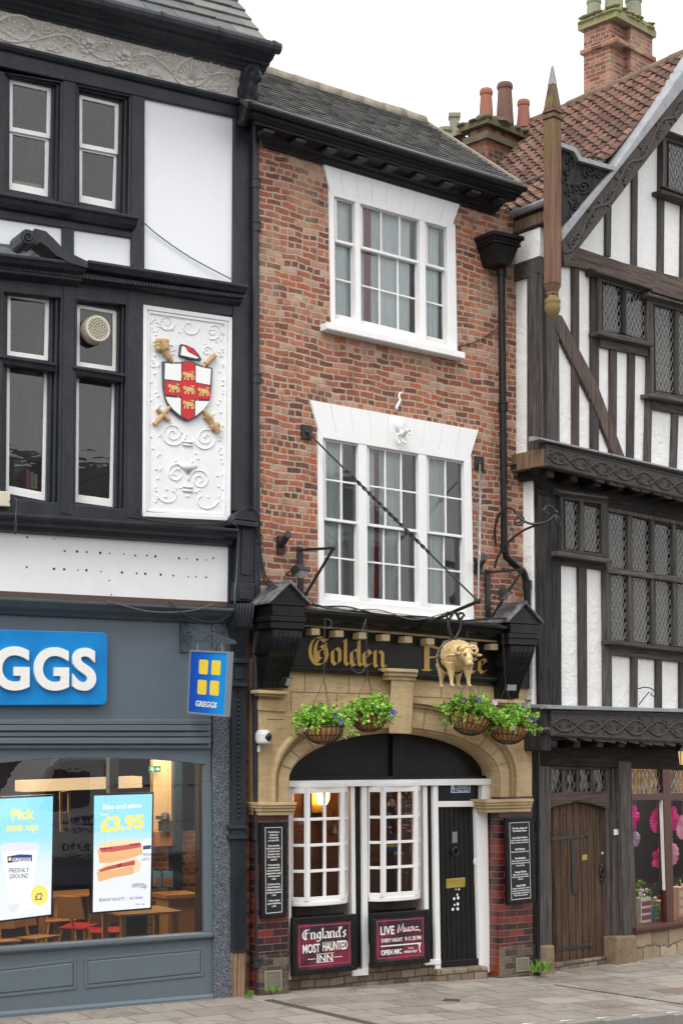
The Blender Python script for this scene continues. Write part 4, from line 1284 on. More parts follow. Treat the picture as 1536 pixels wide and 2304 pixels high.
def table(p, label):
    org = V(p.x, p.y, zf)
    t_ = thing('cafe_table', label, 'table', LF, org, 'tables inside the bakery')
    mk(MB().box(org.x - .4, org.x + .4, org.y - .35, org.y + .35, zf + .72, zf + .75), 'tabletop', wood, t_, bevel=.006)
    for sx in (-1, 1):
        for sy in (-1, 1):
            mk(MB().box(org.x + sx * .34 - .03, org.x + sx * .34 + .03, org.y + sy * .28 - .03, org.y + sy * .28 + .03, zf, zf + .715), 'leg', wood, t_)
table(LF.P(165, 2010, -3.9), 'light wooden cafe table seen between the two screens')
table(LF.P(315, 2060, -1.5), 'wooden cafe table whose pale legs show under the baguette screen')

# ---------------------------------------------- digital screens in the window
blue_hi = emis('screen_sky_blue', C('#9fdcf5'), .95)
def skym():
    m, t, b, out = newmat('screen_gradient')
    c = t.nodes.new('ShaderNodeTexCoord'); s = t.nodes.new('ShaderNodeSeparateXYZ'); t.links.new(c.outputs['Object'], s.inputs[0])
    n = N(t, 'MapRange'); n.inputs['From Min'].default_value = .25; n.inputs['From Max'].default_value = 1.35
    t.links.new(s.outputs[2], n.inputs['Value'])
    col = ramp(t, n.outputs[0], [(0, C('#e9e9f2')), (.35, C('#dfe9f4')), (.62, C('#9bdcf6')), (1, C('#8fdcf6'))])
    t.links.new(col, b.inputs['Emission Color']); b.inputs['Emission Strength'].default_value = .95
    b.inputs['Base Color'].default_value = (.02, .02, .02, 1); b.inputs['Roughness'].default_value = .25
    return m
scr_m = skym()
yel = emis('screen_yellow', C('#f9df6e'), .95); wht = emis('screen_white', C('#f6f4f6'), .95); navy = emis('screen_navy', C('#2b3f78'), .9); teal = emis('screen_teal', C('#4b6a86'), .9)
grey_s = emis('screen_cup_grey', C('#d9d9e4'), .95)
crust = emis('screen_crust', C('#e8b27e'), .9); crust2 = emis('screen_crust_light', C('#f3d6b4'), .9); meat = emis('screen_filling', C('#c9544a'), .85); sauce = emis('screen_sauce', C('#8e2f3f'), .85)
def screen(outer, label):
    Q = LF.Q(outer, -.32)
    t_ = thing('display_screen', label, 'screen', LF, Q[3], 'portrait screens in the bakery window')
    mk(MB().prism(Q, V(0, .06, 0)), 'screen_case', plain('screen_case', (.012, .016, .02, 1), .3), t_, bevel=.004)
    q = inset(Q, .022)
    mk(MB().poly([p + V(0, -.003, 0) for p in q]), 'display', scr_m, t_)
    return t_
def onscr(t_, name, pts, m, lift):
    mk(MB().poly(LF.Q(pts, -.32 + .003 + lift)), name, m, t_)
def txt(t_, name, items, m, lift=.006, F=LF, d=-.32):
    mb = MB()
    for s, pts, bold in items:
        text_q(mb, s, F.Q(pts, d + lift), .0012, bold)
    return mk(mb, name, m, t_)
s1 = screen([(-90, 1797), (124, 1787), (119, 2061), (-92, 2087)], 'lit portrait screen showing a paper coffee cup under the words Pick me up')
tl = lambda x, y, w, h, k=-.035: [(x, y), (x + w, y + w * k), (x + w - 1, y + h + w * k * 1.5), (x - 1, y + h)]
txt(s1, 'headline', [('Pick', tl(27, 1820, 52, 24), .03), ('me up', tl(17, 1853, 71, 17), .03)], yel)
onscr(s1, 'cup', [(4, 1909), (86, 1907), (70, 2040), (26, 2052)], wht, .002)
onscr(s1, 'cup_lid', [(0, 1906), (8, 1898), (45, 1895), (84, 1897), (91, 1904), (88, 1914), (2, 1917)], grey_s, .003)
onscr(s1, 'cup_band', [(17, 1927), (45, 1922), (73, 1923), (73, 1938), (45, 1938), (18, 1942)], navy, .004)
onscr(s1, 'cup_shadow', [(17, 2036), (47, 2031), (42, 2046), (30, 2055), (22, 2050)], grey_s, .004)
txt(s1, 'cup_lettering', [('GREGGS', tl(29, 1930, 42, 8, -.02), .012)], wht, .007)
onscr(s1, 'cup_emblem', [(20, 1930), (26, 1929), (26, 1936), (20, 1937)], yel, .006)
txt(s1, 'cup_words', [('FRESHLY', tl(21, 1953, 46, 11), .012), ('GROUND', tl(22, 1966, 43, 11), .012)], navy, .007)
mb = MB().poly(LF.Q([(89 + 19.5 * math.cos(a * .2618), 2014 + 23 * math.sin(a * .2618)) for a in range(24)], -.32 + .006)); mk(mb, 'price_roundel', yel, s1)
txt(s1, 'price', [('£2', tl(80, 2009, 17, 16), .02)], teal, .009)
s2 = screen([(208, 1786), (347, 1782), (342, 2046), (205, 2057)], 'lit portrait screen advertising filled baguettes at 3.95')
txt(s2, 'headline', [('Rise and shine', tl(233, 1810, 86, 11), .03), ('from', tl(227, 1830, 18, 5), .01)], wht)
txt(s2, 'price', [('£3.95', tl(227, 1838, 98, 33, -.06), .045)], yel)
def bag(pts, m, l): onscr(s2, 'baguette', pts, m, l)
bag([(219, 1905), (226, 1898), (260, 1890), (300, 1887), (318, 1892), (320, 1908), (300, 1912), (260, 1915), (225, 1918)], crust2, .002)
bag([(219, 1912), (250, 1907), (290, 1903), (318, 1898), (321, 1915), (290, 1920), (250, 1925), (222, 1927)], crust, .003)
bag([(224, 1908), (252, 1905), (290, 1900), (316, 1896), (318, 1906), (296, 1910), (252, 1917), (228, 1918)], meat, .0035)
bag([(222, 1926), (260, 1922), (320, 1911), (321, 1922), (290, 1932), (245, 1942), (224, 1942)], crust, .004)
bag([(218, 1958), (235, 1945), (270, 1937), (305, 1927), (318, 1940), (316, 1960), (300, 1966), (255, 1975), (222, 1984)], crust2, .005)
bag([(218, 1962), (255, 1958), (300, 1948), (302, 1966), (255, 1975), (222, 1984)], crust, .006)
bag([(222, 1958), (240, 1950), (275, 1942), (304, 1935), (304, 1946), (270, 1952), (226, 1962)], meat, .0065)
bag([(262, 1946), (275, 1941), (274, 1948), (265, 1952)], sauce, .007)
bag([(290, 1899), (316, 1896), (316, 1900), (292, 1903)], sauce, .007); bag([(225, 1909), (250, 1906), (250, 1909), (226, 1912)], sauce, .007)
txt(s2, 'small_print', [('HASH BROWN', tl(298, 1987, 18, 10), .01), ('55p', tl(317, 1987, 14, 11), .015), ('BREAKFAST BAGUETTE   |   HOT DRINK', tl(224, 2021, 98, 8, -.045), .012), ('UNTIL 11AM', tl(306, 2033, 20, 4), .01)], teal)
onscr(s2, 'cup', [(320, 1890), (341, 1886), (339, 1945), (322, 1960)], wht, .0012)
onscr(s2, 'cup_band', [(322, 1903), (340, 1901), (340, 1910), (322, 1912)], navy, .0018)
txt(s2, 'cup_words', [('FRESH', tl(322, 1919, 18, 8), .01), ('GROU', tl(321, 1929, 18, 8), .01)], teal, .006)

# ---------------------------------------------- bakery signs
def bluem():
    m, t, b, out = newmat('bakery_sign_blue')
    n = noise_(t, coords(t), 1.4, 3)
    c = ramp(t, n, [(.3, (.0, .155, .47, 1)), (.7, (.004, .26, .66, 1))])
    t.links.new(c, b.inputs['Base Color']); b.inputs['Roughness'].default_value = .25
    return m
bs = thing('fascia_sign', 'bright blue rounded fascia sign with raised white letters on the blue-grey shopfront', 'sign', LF, LF.P(60, 1586, .02))
TLp, TRp, BRp, BLp = (-330, 1407), (243, 1423), (241, 1586), (-330, 1588)
Q = LF.Q([TLp, TRp, BRp, BLp], .11)
def rounded(Q, r, n=5):
    out = []
    w = (Q[1] - Q[0]).length; h = (Q[3] - Q[0]).length
    for (s, t, a0) in ((0, 0, 180), (1, 0, 90), (1, 1, 0), (0, 1, -90)):
        cs_, ct_ = (r / w if s == 0 else 1 - r / w), (r / h if t == 0 else 1 - r / h)
        for i in range(n + 1):
            a = R(a0 - 90 * i / n)
            out.append(bil(Q, cs_ + math.cos(a) * r / w, ct_ - math.sin(a) * r / h))
    return out
mk(MB().prism(rounded(Q, .06), V(0, .09, 0)), 'sign_panel', bluem(), bs, bevel=.008)
mb = MB()
for ch_, xa, xb in (('G', -268, -185), ('R', -170, -105), ('E', -92, -40), ('G', -28, 55), ('G', 66, 148), ('S', 156, 213)):
    s0 = (xa + 330) / 573; s1_ = (xb + 330) / 573
    text_q(mb, ch_, [bil(Q, s0, .215), bil(Q, s1_, .215), bil(Q, s1_, .775), bil(Q, s0, .775)], .04, .032, 8)
mk(mb, 'sign_letters', MT['lettering_white'], bs, bevel=.003)
# projecting sign on its bracket
w0 = LF.W(LF.P(414, 1440, .03))
HS = Frame(w0.x, w0.y, -50)
hb = thing('sign_bracket', 'grey triangular iron bracket with scrolls carrying the small blue sign', 'bracket', HS, HS.P(418, 1440, 0))
mb = MB().box(-.02, .03, -.05, .05, HS.P(414, 1467).z, HS.P(414, 1403).z)
mb.beam(HS.P(416, 1441), HS.P(529, 1446), .03, .03); mb.beam(HS.P(416, 1404), HS.P(527, 1443), .018, .022); mb.beam(HS.P(436, 1410), HS.P(462, 1440), .012, .014)
for cx, cy, r in ((428, 1428, 9), (466, 1428, 8)):
    mb.tube([HS.P(x, y) for x, y in spiral((cx, cy), r, 3, 1.2, 1.3, 18)], .009, 6)
mk(mb, 'bracket_frame', MT['shop_dark'], hb)
hsn = thing('hanging_sign', 'small blue hanging sign with four yellow squares beside the granite pilaster', 'sign', HS, HS.P(424, 1604, .0))
Qh = HS.Q([(427, 1462), (514, 1466), (506, 1613), (421, 1605)], .03)
mb = MB(); fram(mb, Qh, inset(Qh, .02), .07); mb.beam(HS.P(445, 1444), HS.P(445, 1464), .01, .01); mb.beam(HS.P(500, 1445), HS.P(500, 1467), .01, .01)
mb.prism([p + V(0, .012, 0) for p in inset(Qh, .02)], V(0, .045, 0))
mk(mb, 'sign_frame', paint('sign_frame_grey', (.2, .24, .27, 1), .4), hsn)
def gradm():
    m, t, b, out = newmat('sign_face_blue')
    c = t.nodes.new('ShaderNodeTexCoord'); s = t.nodes.new('ShaderNodeSeparateXYZ'); t.links.new(c.outputs['Object'], s.inputs[0])
    n = N(t, 'MapRange'); n.inputs['From Min'].default_value = .02; n.inputs['From Max'].default_value = .62; t.links.new(s.outputs[0], n.inputs['Value'])
    col = ramp(t, n.outputs[0], [(0, (.004, .05, .40, 1)), (.6, (.004, .12, .55, 1)), (1, (.005, .25, .68, 1))])
    t.links.new(col, b.inputs['Base Color']); b.inputs['Roughness'].default_value = .3
    return m
mk(MB().poly([p + V(0, .009, 0) for p in inset(Qh, .02)]), 'sign_face', gradm(), hsn)
mb = MB()
Qf = [p + V(0, .006, 0) for p in inset(Qh, .02)]
for s in (.24, .58):
    for t in (.12, .455):
        q = [bil(Qf, s - .015 * (t > .3), t), bil(Qf, s + .25 - .015 * (t > .3), t + .005), bil(Qf, s + .25 - .015 * (t > .3), t + .245), bil(Qf, s - .015 * (t > .3), t + .24)]
        mb.prism(rounded(q, .022, 3), V(0, .002, 0))
mk(mb, 'yellow_squares', plain('sign_yellow', (.82, .60, .05, 1), .4), hsn)
mb = MB(); text_q(mb, 'GREGGS', [bil(Qf, .2, .80), bil(Qf, .79, .805), bil(Qf, .78, .90), bil(Qf, .19, .895)], .003, .02)
mk(mb, 'sign_letters', MT['lettering_white'], hsn)

# things fixed to the front
ev = thing('extractor_vent', 'round cream plastic vent with a lattice grille in a sash window', 'vent', LF, LF.P(219, 770, -.1))
c = LF.P(216, 742, -.02)
mk(MB().lathe(c + V(0, .1, 0), [(.142, 0), (.15, .02), (.15, .08), (.145, .10), (.145, .16), (.135, .175), (.115, .175), (.11, .15)], 28, (0, -1, 0)), 'vent_body', MT['creamplastic'], ev, smooth=False)
g = MB()
for k in range(-4, 5):
    o_ = k * .025; h = math.sqrt(max(.112 ** 2 - o_ ** 2, 0))
    for s in (1, -1):
        dv = V(math.cos(R(45)) * s, 0, math.sin(R(45))); pv = V(-dv.z, 0, dv.x)
        g.beam(c + V(0, -.072 + (.004 if s > 0 else 0), 0) + pv * o_ - dv * h, c + V(0, -.072 + (.004 if s > 0 else 0), 0) + pv * o_ + dv * h, .008, .012, (0, 1, 0))
mk(g, 'grille', MT['creamplastic'], ev)
mk(MB().lathe(c + V(0, -.0525, 0), [(.111, 0), (0.0, .001)], 24, (0, -1, 0)), 'vent_throat', plain('dark_throat', (.05, .025, .012, 1)), ev)
solo(MB().prism(LF.Q([(-6, 1104), (24, 1106), (24, 1140), (-6, 1138)], .12), V(0, .1, 0)), 'junction_box', MT['creamplastic'], LF, LF.P(8, 1138, .05), 'small cream junction box above the white panel at the left edge', 'box', bevel=.008)
def cable(pts, r, label, F=LF, name='cable', mat='cable', group=None, sag=0):
    P = [F.P(*p) for p in pts]
    # smooth (Catmull-Rom)
    out = []
    for i in range(len(P) - 1):
        p0 = P[max(i - 1, 0)]; p1 = P[i]; p2 = P[i + 1]; p3 = P[min(i + 2, len(P) - 1)]
        for k in range(6):
            t = k / 6
            out.append(.5 * ((2 * p1) + (p2 - p0) * t + (2 * p0 - 5 * p1 + 4 * p2 - p3) * t * t + (3 * p1 - p0 - 3 * p2 + p3) * t ** 3))
    out.append(P[-1])
    return solo(MB().tube(out, r, 6), name, MT[mat], F, P[0], label, 'cable', group)
cable([(325, 502, .05), (360, 532, .03), (430, 580, .03), (520, 628, .05)], .006, 'thin cable slanting down across the tall white panel')
cable([(22, 1130, .13), (30, 1120, .16), (38, 1128, .2), (36, 1160, .3), (33, 1200, .3), (37, 1190, .31), (38, 1140, .2)], .007, 'loose black cable looping under the cream junction box')
cable([(316, 1146, .06), (320, 1162, .25), (345, 1172, .3), (430, 1180, .3), (500, 1176, .3), (540, 1150, .26), (560, 1142, .24), (582, 1165, .22), (585, 1250, .1), (600, 1300, .1), (640, 1325, .2)], .010, 'thick black cable running along the ledge and over the pilaster cap')
cable([(528, 1178, .28), (536, 1200, .2), (533, 1280, .15), (528, 1340, .2), (530, 1380, .2)], .006, 'thin grey cable hanging down the inner side of the black pilaster', mat='cable_grey')
cable([(240, 1352, .26), (340, 1376, .26), (430, 1374, .26), (480, 1358, .26)], .006, 'thin grey cable drooping in front of the shop cornice', mat='cable_grey')
cable([(378, 1352, .26), (420, 1385, .26), (480, 1400, .2), (520, 1380, .2), (530, 1355, .2)], .006, 'second thin cable drooping right of the shop cornice below the white panel')

# ================================================================== MIDDLE: brick inn
I = thing('brick_inn', 'narrow three-storey red brick inn with white sash windows and a golden-lettered black shopfront', 'building', FL, (0, 0, 0))
P = FL.P
uL, uE = P(574, 900).x, P(1216, 1200).x
# brick wall in trapezoids round the two window openings
Hw2 = FL.Q([(752, 440), (1012, 512), (1016, 780), (756, 722)], 0)
Hw1 = FL.Q([(726, 985), (1052, 1040), (1056, 1385), (730, 1350)], 0)
gA, gB = P(562, 243, .40), P(1177, 428, .40)
def ztp_(u): return lerp(gA.z, gB.z, (u - gA.x) / (gB.x - gA.x)) - .12
zmid = P(880, 850).z; zlow = P(880, 1420).z
def holed(mb, z0, z1, H, dep=.16):
    O = [V(uL, 0, z1[0]), V(uE, 0, z1[1]), V(uE, 0, z0), V(uL, 0, z0)]
    for i in range(4):
        j = (i + 1) % 4
        mb.poly([O[i], O[j], H[j], H[i]])
        mb.poly([H[i], H[j], H[j] + V(0, dep, 0), H[i] + V(0, dep, 0)])
mb = MB(); holed(mb, zmid, (ztp_(uL), ztp_(uE)), Hw2); holed(mb, zlow, (zmid, zmid), Hw1)
mb.poly([V(uL, 0, zlow), V(uE, 0, zlow), V(uE, .3, zlow), V(uL, .3, zlow)])
mb.poly([V(uE, 0, zlow), V(uE, 0, ztp_(uE)), V(uE, 4, ztp_(uE)), V(uE, 4, zlow)])
mb.poly([V(uL, 0, zlow), V(uL, 0, ztp_(uL)), V(uL, 4, ztp_(uL)), V(uL, 4, zlow)])
mk(mb, 'brick_wall', MT['brick'], I, fix=False)

# eaves cornice
mb = MB()
g0, g1 = P(562, 243, .40), P(1177, 428, .40)
prof = [(0, 0), (.40, 0), (.40, -.03), (.37, -.05), (.35, -.08), (.31, -.09), (.31, -.115), (.15, -.12), (.14, -.155), (.11, -.165), (.09, -.20), (.05, -.215), (.05, -.235), (.0, -.235)]
wl0, wr0 = P(596, 318, 0).x, P(1106, 467, 0).x
mb.loft([V(lerp(wl0, g0.x, d / .4), -d, g0.z + z) for d, z in prof], [V(lerp(wr0, g1.x, d / .4), -d, g1.z + z) for d, z in prof])
corn = mk(mb, 'eaves_cornice', MT['gloss_black'], I, bevel=.006)
for i in range(9):
    f = (i + .75) / 9.3
    c = lerp(g0, g1, f)
    mk(MB().box(c.x - .07, c.x + .07, -.29, -.145, c.z - .16, c.z - .118), 'modillion', MT['black'], corn, bevel=.006)
mk(MB().tube([g0 + V(-.03, -.04, .02), g1 + V(0, -.04, .0)], .042, 10), 'gutter', MT['gloss_black'], I)
mk(MB().prism([g0 + V(0, .0, .075), g1 + V(0, .0, .075), g1 + V(0, .14, .13), g0 + V(0, .14, .13)], V(0, 0, .012)), 'lead_drip', MT['lead'], I)
# roof
e0, e1 = P(574, 243, .36), P(1168, 420, .36)
e0.z += .03; e1.z += .03
rl_, rr_ = P(947, 272, -1.75), P(947, 272, -1.75)
run = None
def find_ridge():
    # depth at which the ridge end (947, 270) stands above the verge: same u as the eave end
    best = None
    for k in range(0, 600):
        d = .36 - k * .01
        p = P(947, 274, d)
        if best is None or abs(p.x - (e1.x - .05)) < best[0]: best = (abs(p.x - (e1.x - .05)), p)
    return best[1]
rp = find_ridge()
up = V(0, rp.y - e1.y, rp.z - e1.z)
roof = mk(tiles(e0, e1, up, 19, .17, .013, 1.25, .003, random.Random(9)), 'roof', MT['darktile'], I)
t_ = e1 - e0
mb = MB().prism([e0 + V(0, 0, -.03), e1 + V(0, 0, -.03), e1 + up + V(0, 0, -.03), e0 + up + V(0, 0, -.03)], V(0, 0, -.06))
mb.prism([e0 + up + V(0, .03, -.03), e1 + up + V(0, .03, -.03), e1 + up + V(0, 2.2, -1.4), e0 + up + V(0, 2.2, -1.4)], V(0, 0, -.06))
mk(mb, 'roof_boards', MT['darktile'], I)
mb = MB(); n_ = 11
for i in range(n_):
    a = lerp(e0, e1, i / n_) + up; b = lerp(e0, e1, (i + .97) / n_) + up
    mb.tube([a + V(0, .02, -.02), b + V(0, .02, -.02 + rnd.uniform(-.01, .01))], .12, 10)
mk(mb, 'ridge_tiles', MT['ridge'], I, smooth=True)
mb = MB().prism([e1 + V(-.02, 0, .05), e1 + V(.03, 0, .05), e1 + up + V(.03, 0, .05), e1 + up + V(-.02, 0, .05)], V(0, 0, -.09))
mk(mb, 'verge', MT['ridge'], I)

# windows: box frames with three sash lights
def lintel(pts, d, nj, name='lintel'):
    Q = FL.Q(pts, d)
    o = mk(MB().prism([p + V(0, .006, 0) for p in Q], V(0, d + .05, 0)), name, MT['white_paint'], I)
    for i in range(nj):
        a, b = i / nj + .0012, (i + 1) / nj - .0012
        mk(MB().prism([bil(Q, a, 0), bil(Q, b, 0), bil(Q, b, 1), bil(Q, a, 1)], V(0, .0055, 0)), 'voussoir', MT['white_paint'], o)
    return o
lintel([(727, 361), (1036, 455), (1018, 505), (742, 428)], .03, 9)
lintel([(698, 900), (1076, 968), (1058, 1027), (717, 968)], .03, 9)

def iwin(out, inner, lights, mull, d, roommat, rdepth=1.3):
    """lights: (quad TL TR BR BL pixels of glass incl. sash, cols, meeting t, upper rows, lower rows)"""
    Qo = FL.Q(out, d); Qi = FL.Q(inner, d)
    mb = MB(); fram(mb, Qo, Qi, .14)
    for m in mull:
        mb.prism([p + V(0, .006, 0) for p in FL.Q(m, d)], V(0, .12, 0))
    w = mk(mb, 'window', MT['white_paint'], I, bevel=.006)
    for q, cols, mt, ur, lr in lights:
        dS = d - .05
        q4 = [Vector(a) for a in q]
        Q4 = FL.Q(q, dS)
        up_ = [Q4[0], Q4[1], bil(Q4, 1, mt + .012), bil(Q4, 0, mt + .012)]
        lo_ = [bil(Q4, 0, mt - .012), bil(Q4, 1, mt - .012), Q4[2], Q4[3]]
        sash(w, up_, .034, .034, .034, cols, ur, .022, .04)
        sash(w, [p + V(0, .045, 0) for p in lo_], .036, .034, .07, cols, lr, .022, .04)
    room(w, [p + V(0, .14, 0) for p in Qi], rdepth, roommat, .15)
    return w
w_up = iwin([(740, 427), (1024, 505), (1029, 790), (746, 728)], [(752, 441), (1005, 512), (1008, 777), (755, 716)],
    [([(752, 441), (800, 454), (801, 727), (755, 716)], 1, .36, (), (.5,)),
     ([(810, 457), (945, 494), (947, 763), (812, 730)], 3, .36, (), (.5,)),
     ([(956, 497), (1005, 512), (1008, 777), (959, 765)], 1, .36, (), (.5,))],
    [[(799, 452), (811, 456), (813, 731), (801, 728)], [(944, 493), (957, 498), (960, 767), (946, 762)]], .03, 'light_room')
mb = MB(); mould(mb, FL, (735, 724), (1046, 793), .14, [(-.02, 0), (.14, 0), (.14, -.075), (.12, -.085), (-.02, -.085)])
mk(mb, 'window_sill', MT['white_paint'], I, bevel=.006)
w_lo = iwin([(716, 967), (1060, 1026), (1066, 1398), (719, 1362)], [(727, 985), (1044, 1038), (1048, 1376), (730, 1346)],
    [([(727, 985), (808, 998), (810, 1355), (730, 1346)], 2, .5, (.5,), (.5,)),
     ([(825, 1001), (943, 1021), (946, 1368), (827, 1357)], 3, .5, (.5,), (.5,)),
     ([(959, 1023), (1044, 1038), (1048, 1376), (962, 1369)], 2, .5, (.5,), (.5,))],
    [[(807, 997), (826, 1001), (828, 1358), (809, 1355)], [(942, 1020), (960, 1024), (963, 1370), (945, 1367)]], .03, 'light_room')
mb = MB(); mould(mb, FL, (716, 1363), (1082, 1402), .12, [(-.02, 0), (.12, 0), (.12, -.05), (.10, -.06), (-.02, -.06)])
mk(mb, 'window_sill', MT['old_white'], I, bevel=.006)
# curtains
def curtain(px0, px1, yt, yb, d, label, mat, amp=.02, k=9):
    a, b = P(px0, yt, d), P(px1, yt, d); zb = P((px0 + px1) / 2, yb, d).z
    n = 40; vs = []; fs = []
    for j in range(5):
        for i in range(n + 1):
            f = i / n
            x = lerp(a.x, b.x, f)
            vs.append(V(x, a.y + amp * math.sin(f * k * 2 * math.pi + j * .3) * (.6 + .1 * j), lerp(a.z, zb, j / 4)))
    for j in range(4):
        for i in range(n):
            fs.append([j * (n + 1) + i, j * (n + 1) + i + 1, (j + 1) * (n + 1) + i + 1, (j + 1) * (n + 1) + i])
    return solo(MB().add(vs, fs), 'curtain', mat, FL, V(a.x, a.y, zb), label, 'curtain', 'curtains in the inn windows', smooth=True)
redc = plain('crimson_curtain', (.32, .02, .05, 1), .8)
curtain(738, 792, 440, 745, -.14, 'pale net curtain in the narrow left light of the topmost inn window', MT['net'])
curtain(796, 922, 450, 775, -.14, 'pale net curtain in the broad middle light of the topmost inn window', MT['net'], .02, 8)
curtain(944, 986, 480, 790, -.14, 'pale net curtain in the narrow right light of the topmost inn window', MT['net'], .02, 5)
curtain(820, 834, 470, 770, -.115, 'thin crimson curtain edge in the topmost inn window', redc, .02, 2)
curtain(716, 772, 980, 1370, -.14, 'grey net curtain in the left light of the inn window above the golden letters', MT['net'], .02, 6)
curtain(820, 900, 1000, 1380, -.14, 'grey net curtain in the middle light of the inn window above the golden letters', MT['net'], .02, 7)
curtain(960, 1000, 1010, 1390, -.14, 'grey net curtain in the right light of the inn window above the golden letters', MT['net'], .02, 4)
curtain(843, 852, 1000, 1370, -.115, 'thin red curtain edge in the inn window above the golden letters', redc, .02, 2)

# ---------------------------------------------- shopfront of the inn
fz = MB()
tim(I, FL, 'fascia_board', [(600, 1392), (1205, 1440), (1200, 1550), (600, 1500)], -.25, .10, 'gloss_black', 0)
mb = MB(); mould(mb, FL, (640, 1366), (1196, 1413), .42, [(0, .03), (.30, .035), (.42, 0), (.42, -.04), (.38, -.06), (.36, -.10), (.28, -.13), (.26, -.16), (0, -.17)])
mk(mb, 'fascia_cornice', MT['gloss_black'], I, bevel=.008)
mb = MB(); mould(mb, FL, (668, 1403), (1150, 1444), .20, [(.09, 0), (.20, 0), (.20, -.022), (.09, -.022)])
cream_p = paint('cream_dentil_paint', (.60, .47, .28, 1), .6, .4, 12, .2)
mk(mb, 'cream_fillet', cream_p, I)
a, b = P(676, 1407, .2), P(1144, 1448, .2)
for i in range(9):
    c = lerp(a, b, (i + .55) / 9.35)
    mk(MB().box(c.x - .058, c.x + .058, -.24, -.10, c.z - .10, c.z - .022), 'dentil', cream_p, I, bevel=.006)
mb = MB(); mould(mb, FL, (645, 1495), (1140, 1523), .17, [(.05, 0), (.14, .0), (.17, -.02), (.17, -.045), (.14, -.07), (.05, -.075)])
mk(mb, 'fascia_moulding', MT['gloss_black'], I, bevel=.006)
lt_ = MB(); lt2 = MB()
blackletter(lt_, 'Golden', FL.Q([(692, 1429), (868, 1444), (868, 1502), (692, 1493)], .105), .24, 32, .006)
blackletter(lt2, 'Fleece', FL.Q([(946, 1448), (1096, 1463), (1095, 1515), (946, 1508)], .105), .24, 32, .006)
fsn = thing('gilt_lettering', 'gold blackletter words Golden Fleece on the black fascia', 'lettering', FL, P(692, 1500, .1))
mk(lt_, 'word', MT['gold_paint'], fsn); mk(lt2, 'word', MT['gold_paint'], fsn)

def gable_console(xt, yt, xb, yb, dt, db, apex, label):
    mb = MB(); scon(FL, xt, yt, xb, yb, dt, db, 6, mb, .5)
    c = mk(mb, 'console', MT['gloss_black'], I)
    # block above and gabled lead cap
    A = [P(xt[0] - 3, yt, dt + .04), P(xt[1] + 5, yt + (xt[1] - xt[0]) * .06, dt + .04)]
    w0, w1 = A[0].x - .0, A[1].x + .0
    z = A[0].z
    blk = MB().box(w0, w1, -(dt + .03), 0, z - .02, z + .06).box(w0 - .015, w1 + .015, -(dt + .045), 0, z + .061, z + .12).box(w0 + .01, w1 - .01, -(dt + .05), 0, z + .121, z + .24).box(w0 - .03, w1 + .03, -(dt + .06), 0, z + .241, z + .27)
    mk(blk, 'console_block', MT['gloss_black'], c, bevel=.006)
    m_ = (w0 + w1) / 2; zz = z + .27
    g = MB().prism([V(w0 - .02, -(dt + .05), zz), V(w1 + .02, -(dt + .05), zz), V(m_, -(dt + .05), zz + .20)], V(0, dt + .05, 0))
    mk(g, 'console_gable', MT['gloss_black'], c)
    r = MB()
    for s in (-1, 1):
        e = V(m_ + s * ((w1 - w0) / 2 + .06), -(dt + .09), zz - .02); k = V(m_, -(dt + .09), zz + .22)
        r.prism([e, k, k + V(0, dt + .09, 0), e + V(0, dt + .09, 0)], V(0, 0, .028))
    r.tube([V(m_, -(dt + .095), zz + .235), V(m_, 0, zz + .235)], .025, 8)
    mk(r, 'lead_cap', MT['blacklead'], c, bevel=.004)
    return c
gable_console((614, 681), 1409, (590, 648), 1548, .40, .14, None, '')
gable_console((1148, 1204), 1446, (1120, 1166), 1572, .40, .14, None, '')

# ---------------------------------------------- stone arch
cx_u = P(879, 1760, .0).x
cz = P(879, 1752, .0).z
xi0, xi1 = P(648, 1752, .0).x, P(1109, 1752, .0).x
rz = P(879, 1649, .0).z - cz
ai = (xi1 - xi0) / 2; cxm = (xi0 + xi1) / 2
d_st = .06
uS0, uS1 = P(582, 1700, d_st).x, P(1196, 1700, d_st).x
zS1 = P(880, 1508, d_st).z
zimp = P(620, 1808, d_st).z
def ellp(a, b, t): return (cxm + a * math.cos(t), cz + b * math.sin(t))
n_ = 40
# wall of stone above and beside the arch, one sheet with the arch cut out, front face + soffit
mb = MB()
ao, bo = ai + .30, rz + .42
vs_i = []; 
for i in range(n_ + 1):
    t = math.pi * (1 - i / n_)
    vs_i.append(ellp(ao - .02, bo - .02, t))
vs = []; fs = []
for i, (x, z) in enumerate(vs_i):
    vs.append(V(x, -d_st, z)); vs.append(V(x, -d_st, zS1 + (x - cxm) * -.03))
for i in range(n_):
    fs.append([2 * i, 2 * i + 2, 2 * i + 3, 2 * i + 1])
mb.add(vs, fs)
for xa, xb in ((uS0, vs_i[0][0]), (vs_i[-1][0], uS1)):
    mb.poly([V(xa, -d_st, zimp), V(xb, -d_st, zimp), V(xb, -d_st, zS1 + (xb - cxm) * -.03), V(xa, -d_st, zS1 + (xa - cxm) * -.03)])
mb.poly([V(uS1, -d_st, zimp), V(uS1, -d_st, zS1 - .1), V(uS1, .4, zS1 - .1), V(uS1, .4, zimp)])
mb.poly([V(uS0, -d_st, zimp), V(uS0, -d_st, zS1 + .1), V(uS0, .4, zS1 + .1), V(uS0, .4, zimp)])
arch = mk(mb, 'stone_front', MT['stone'], I)
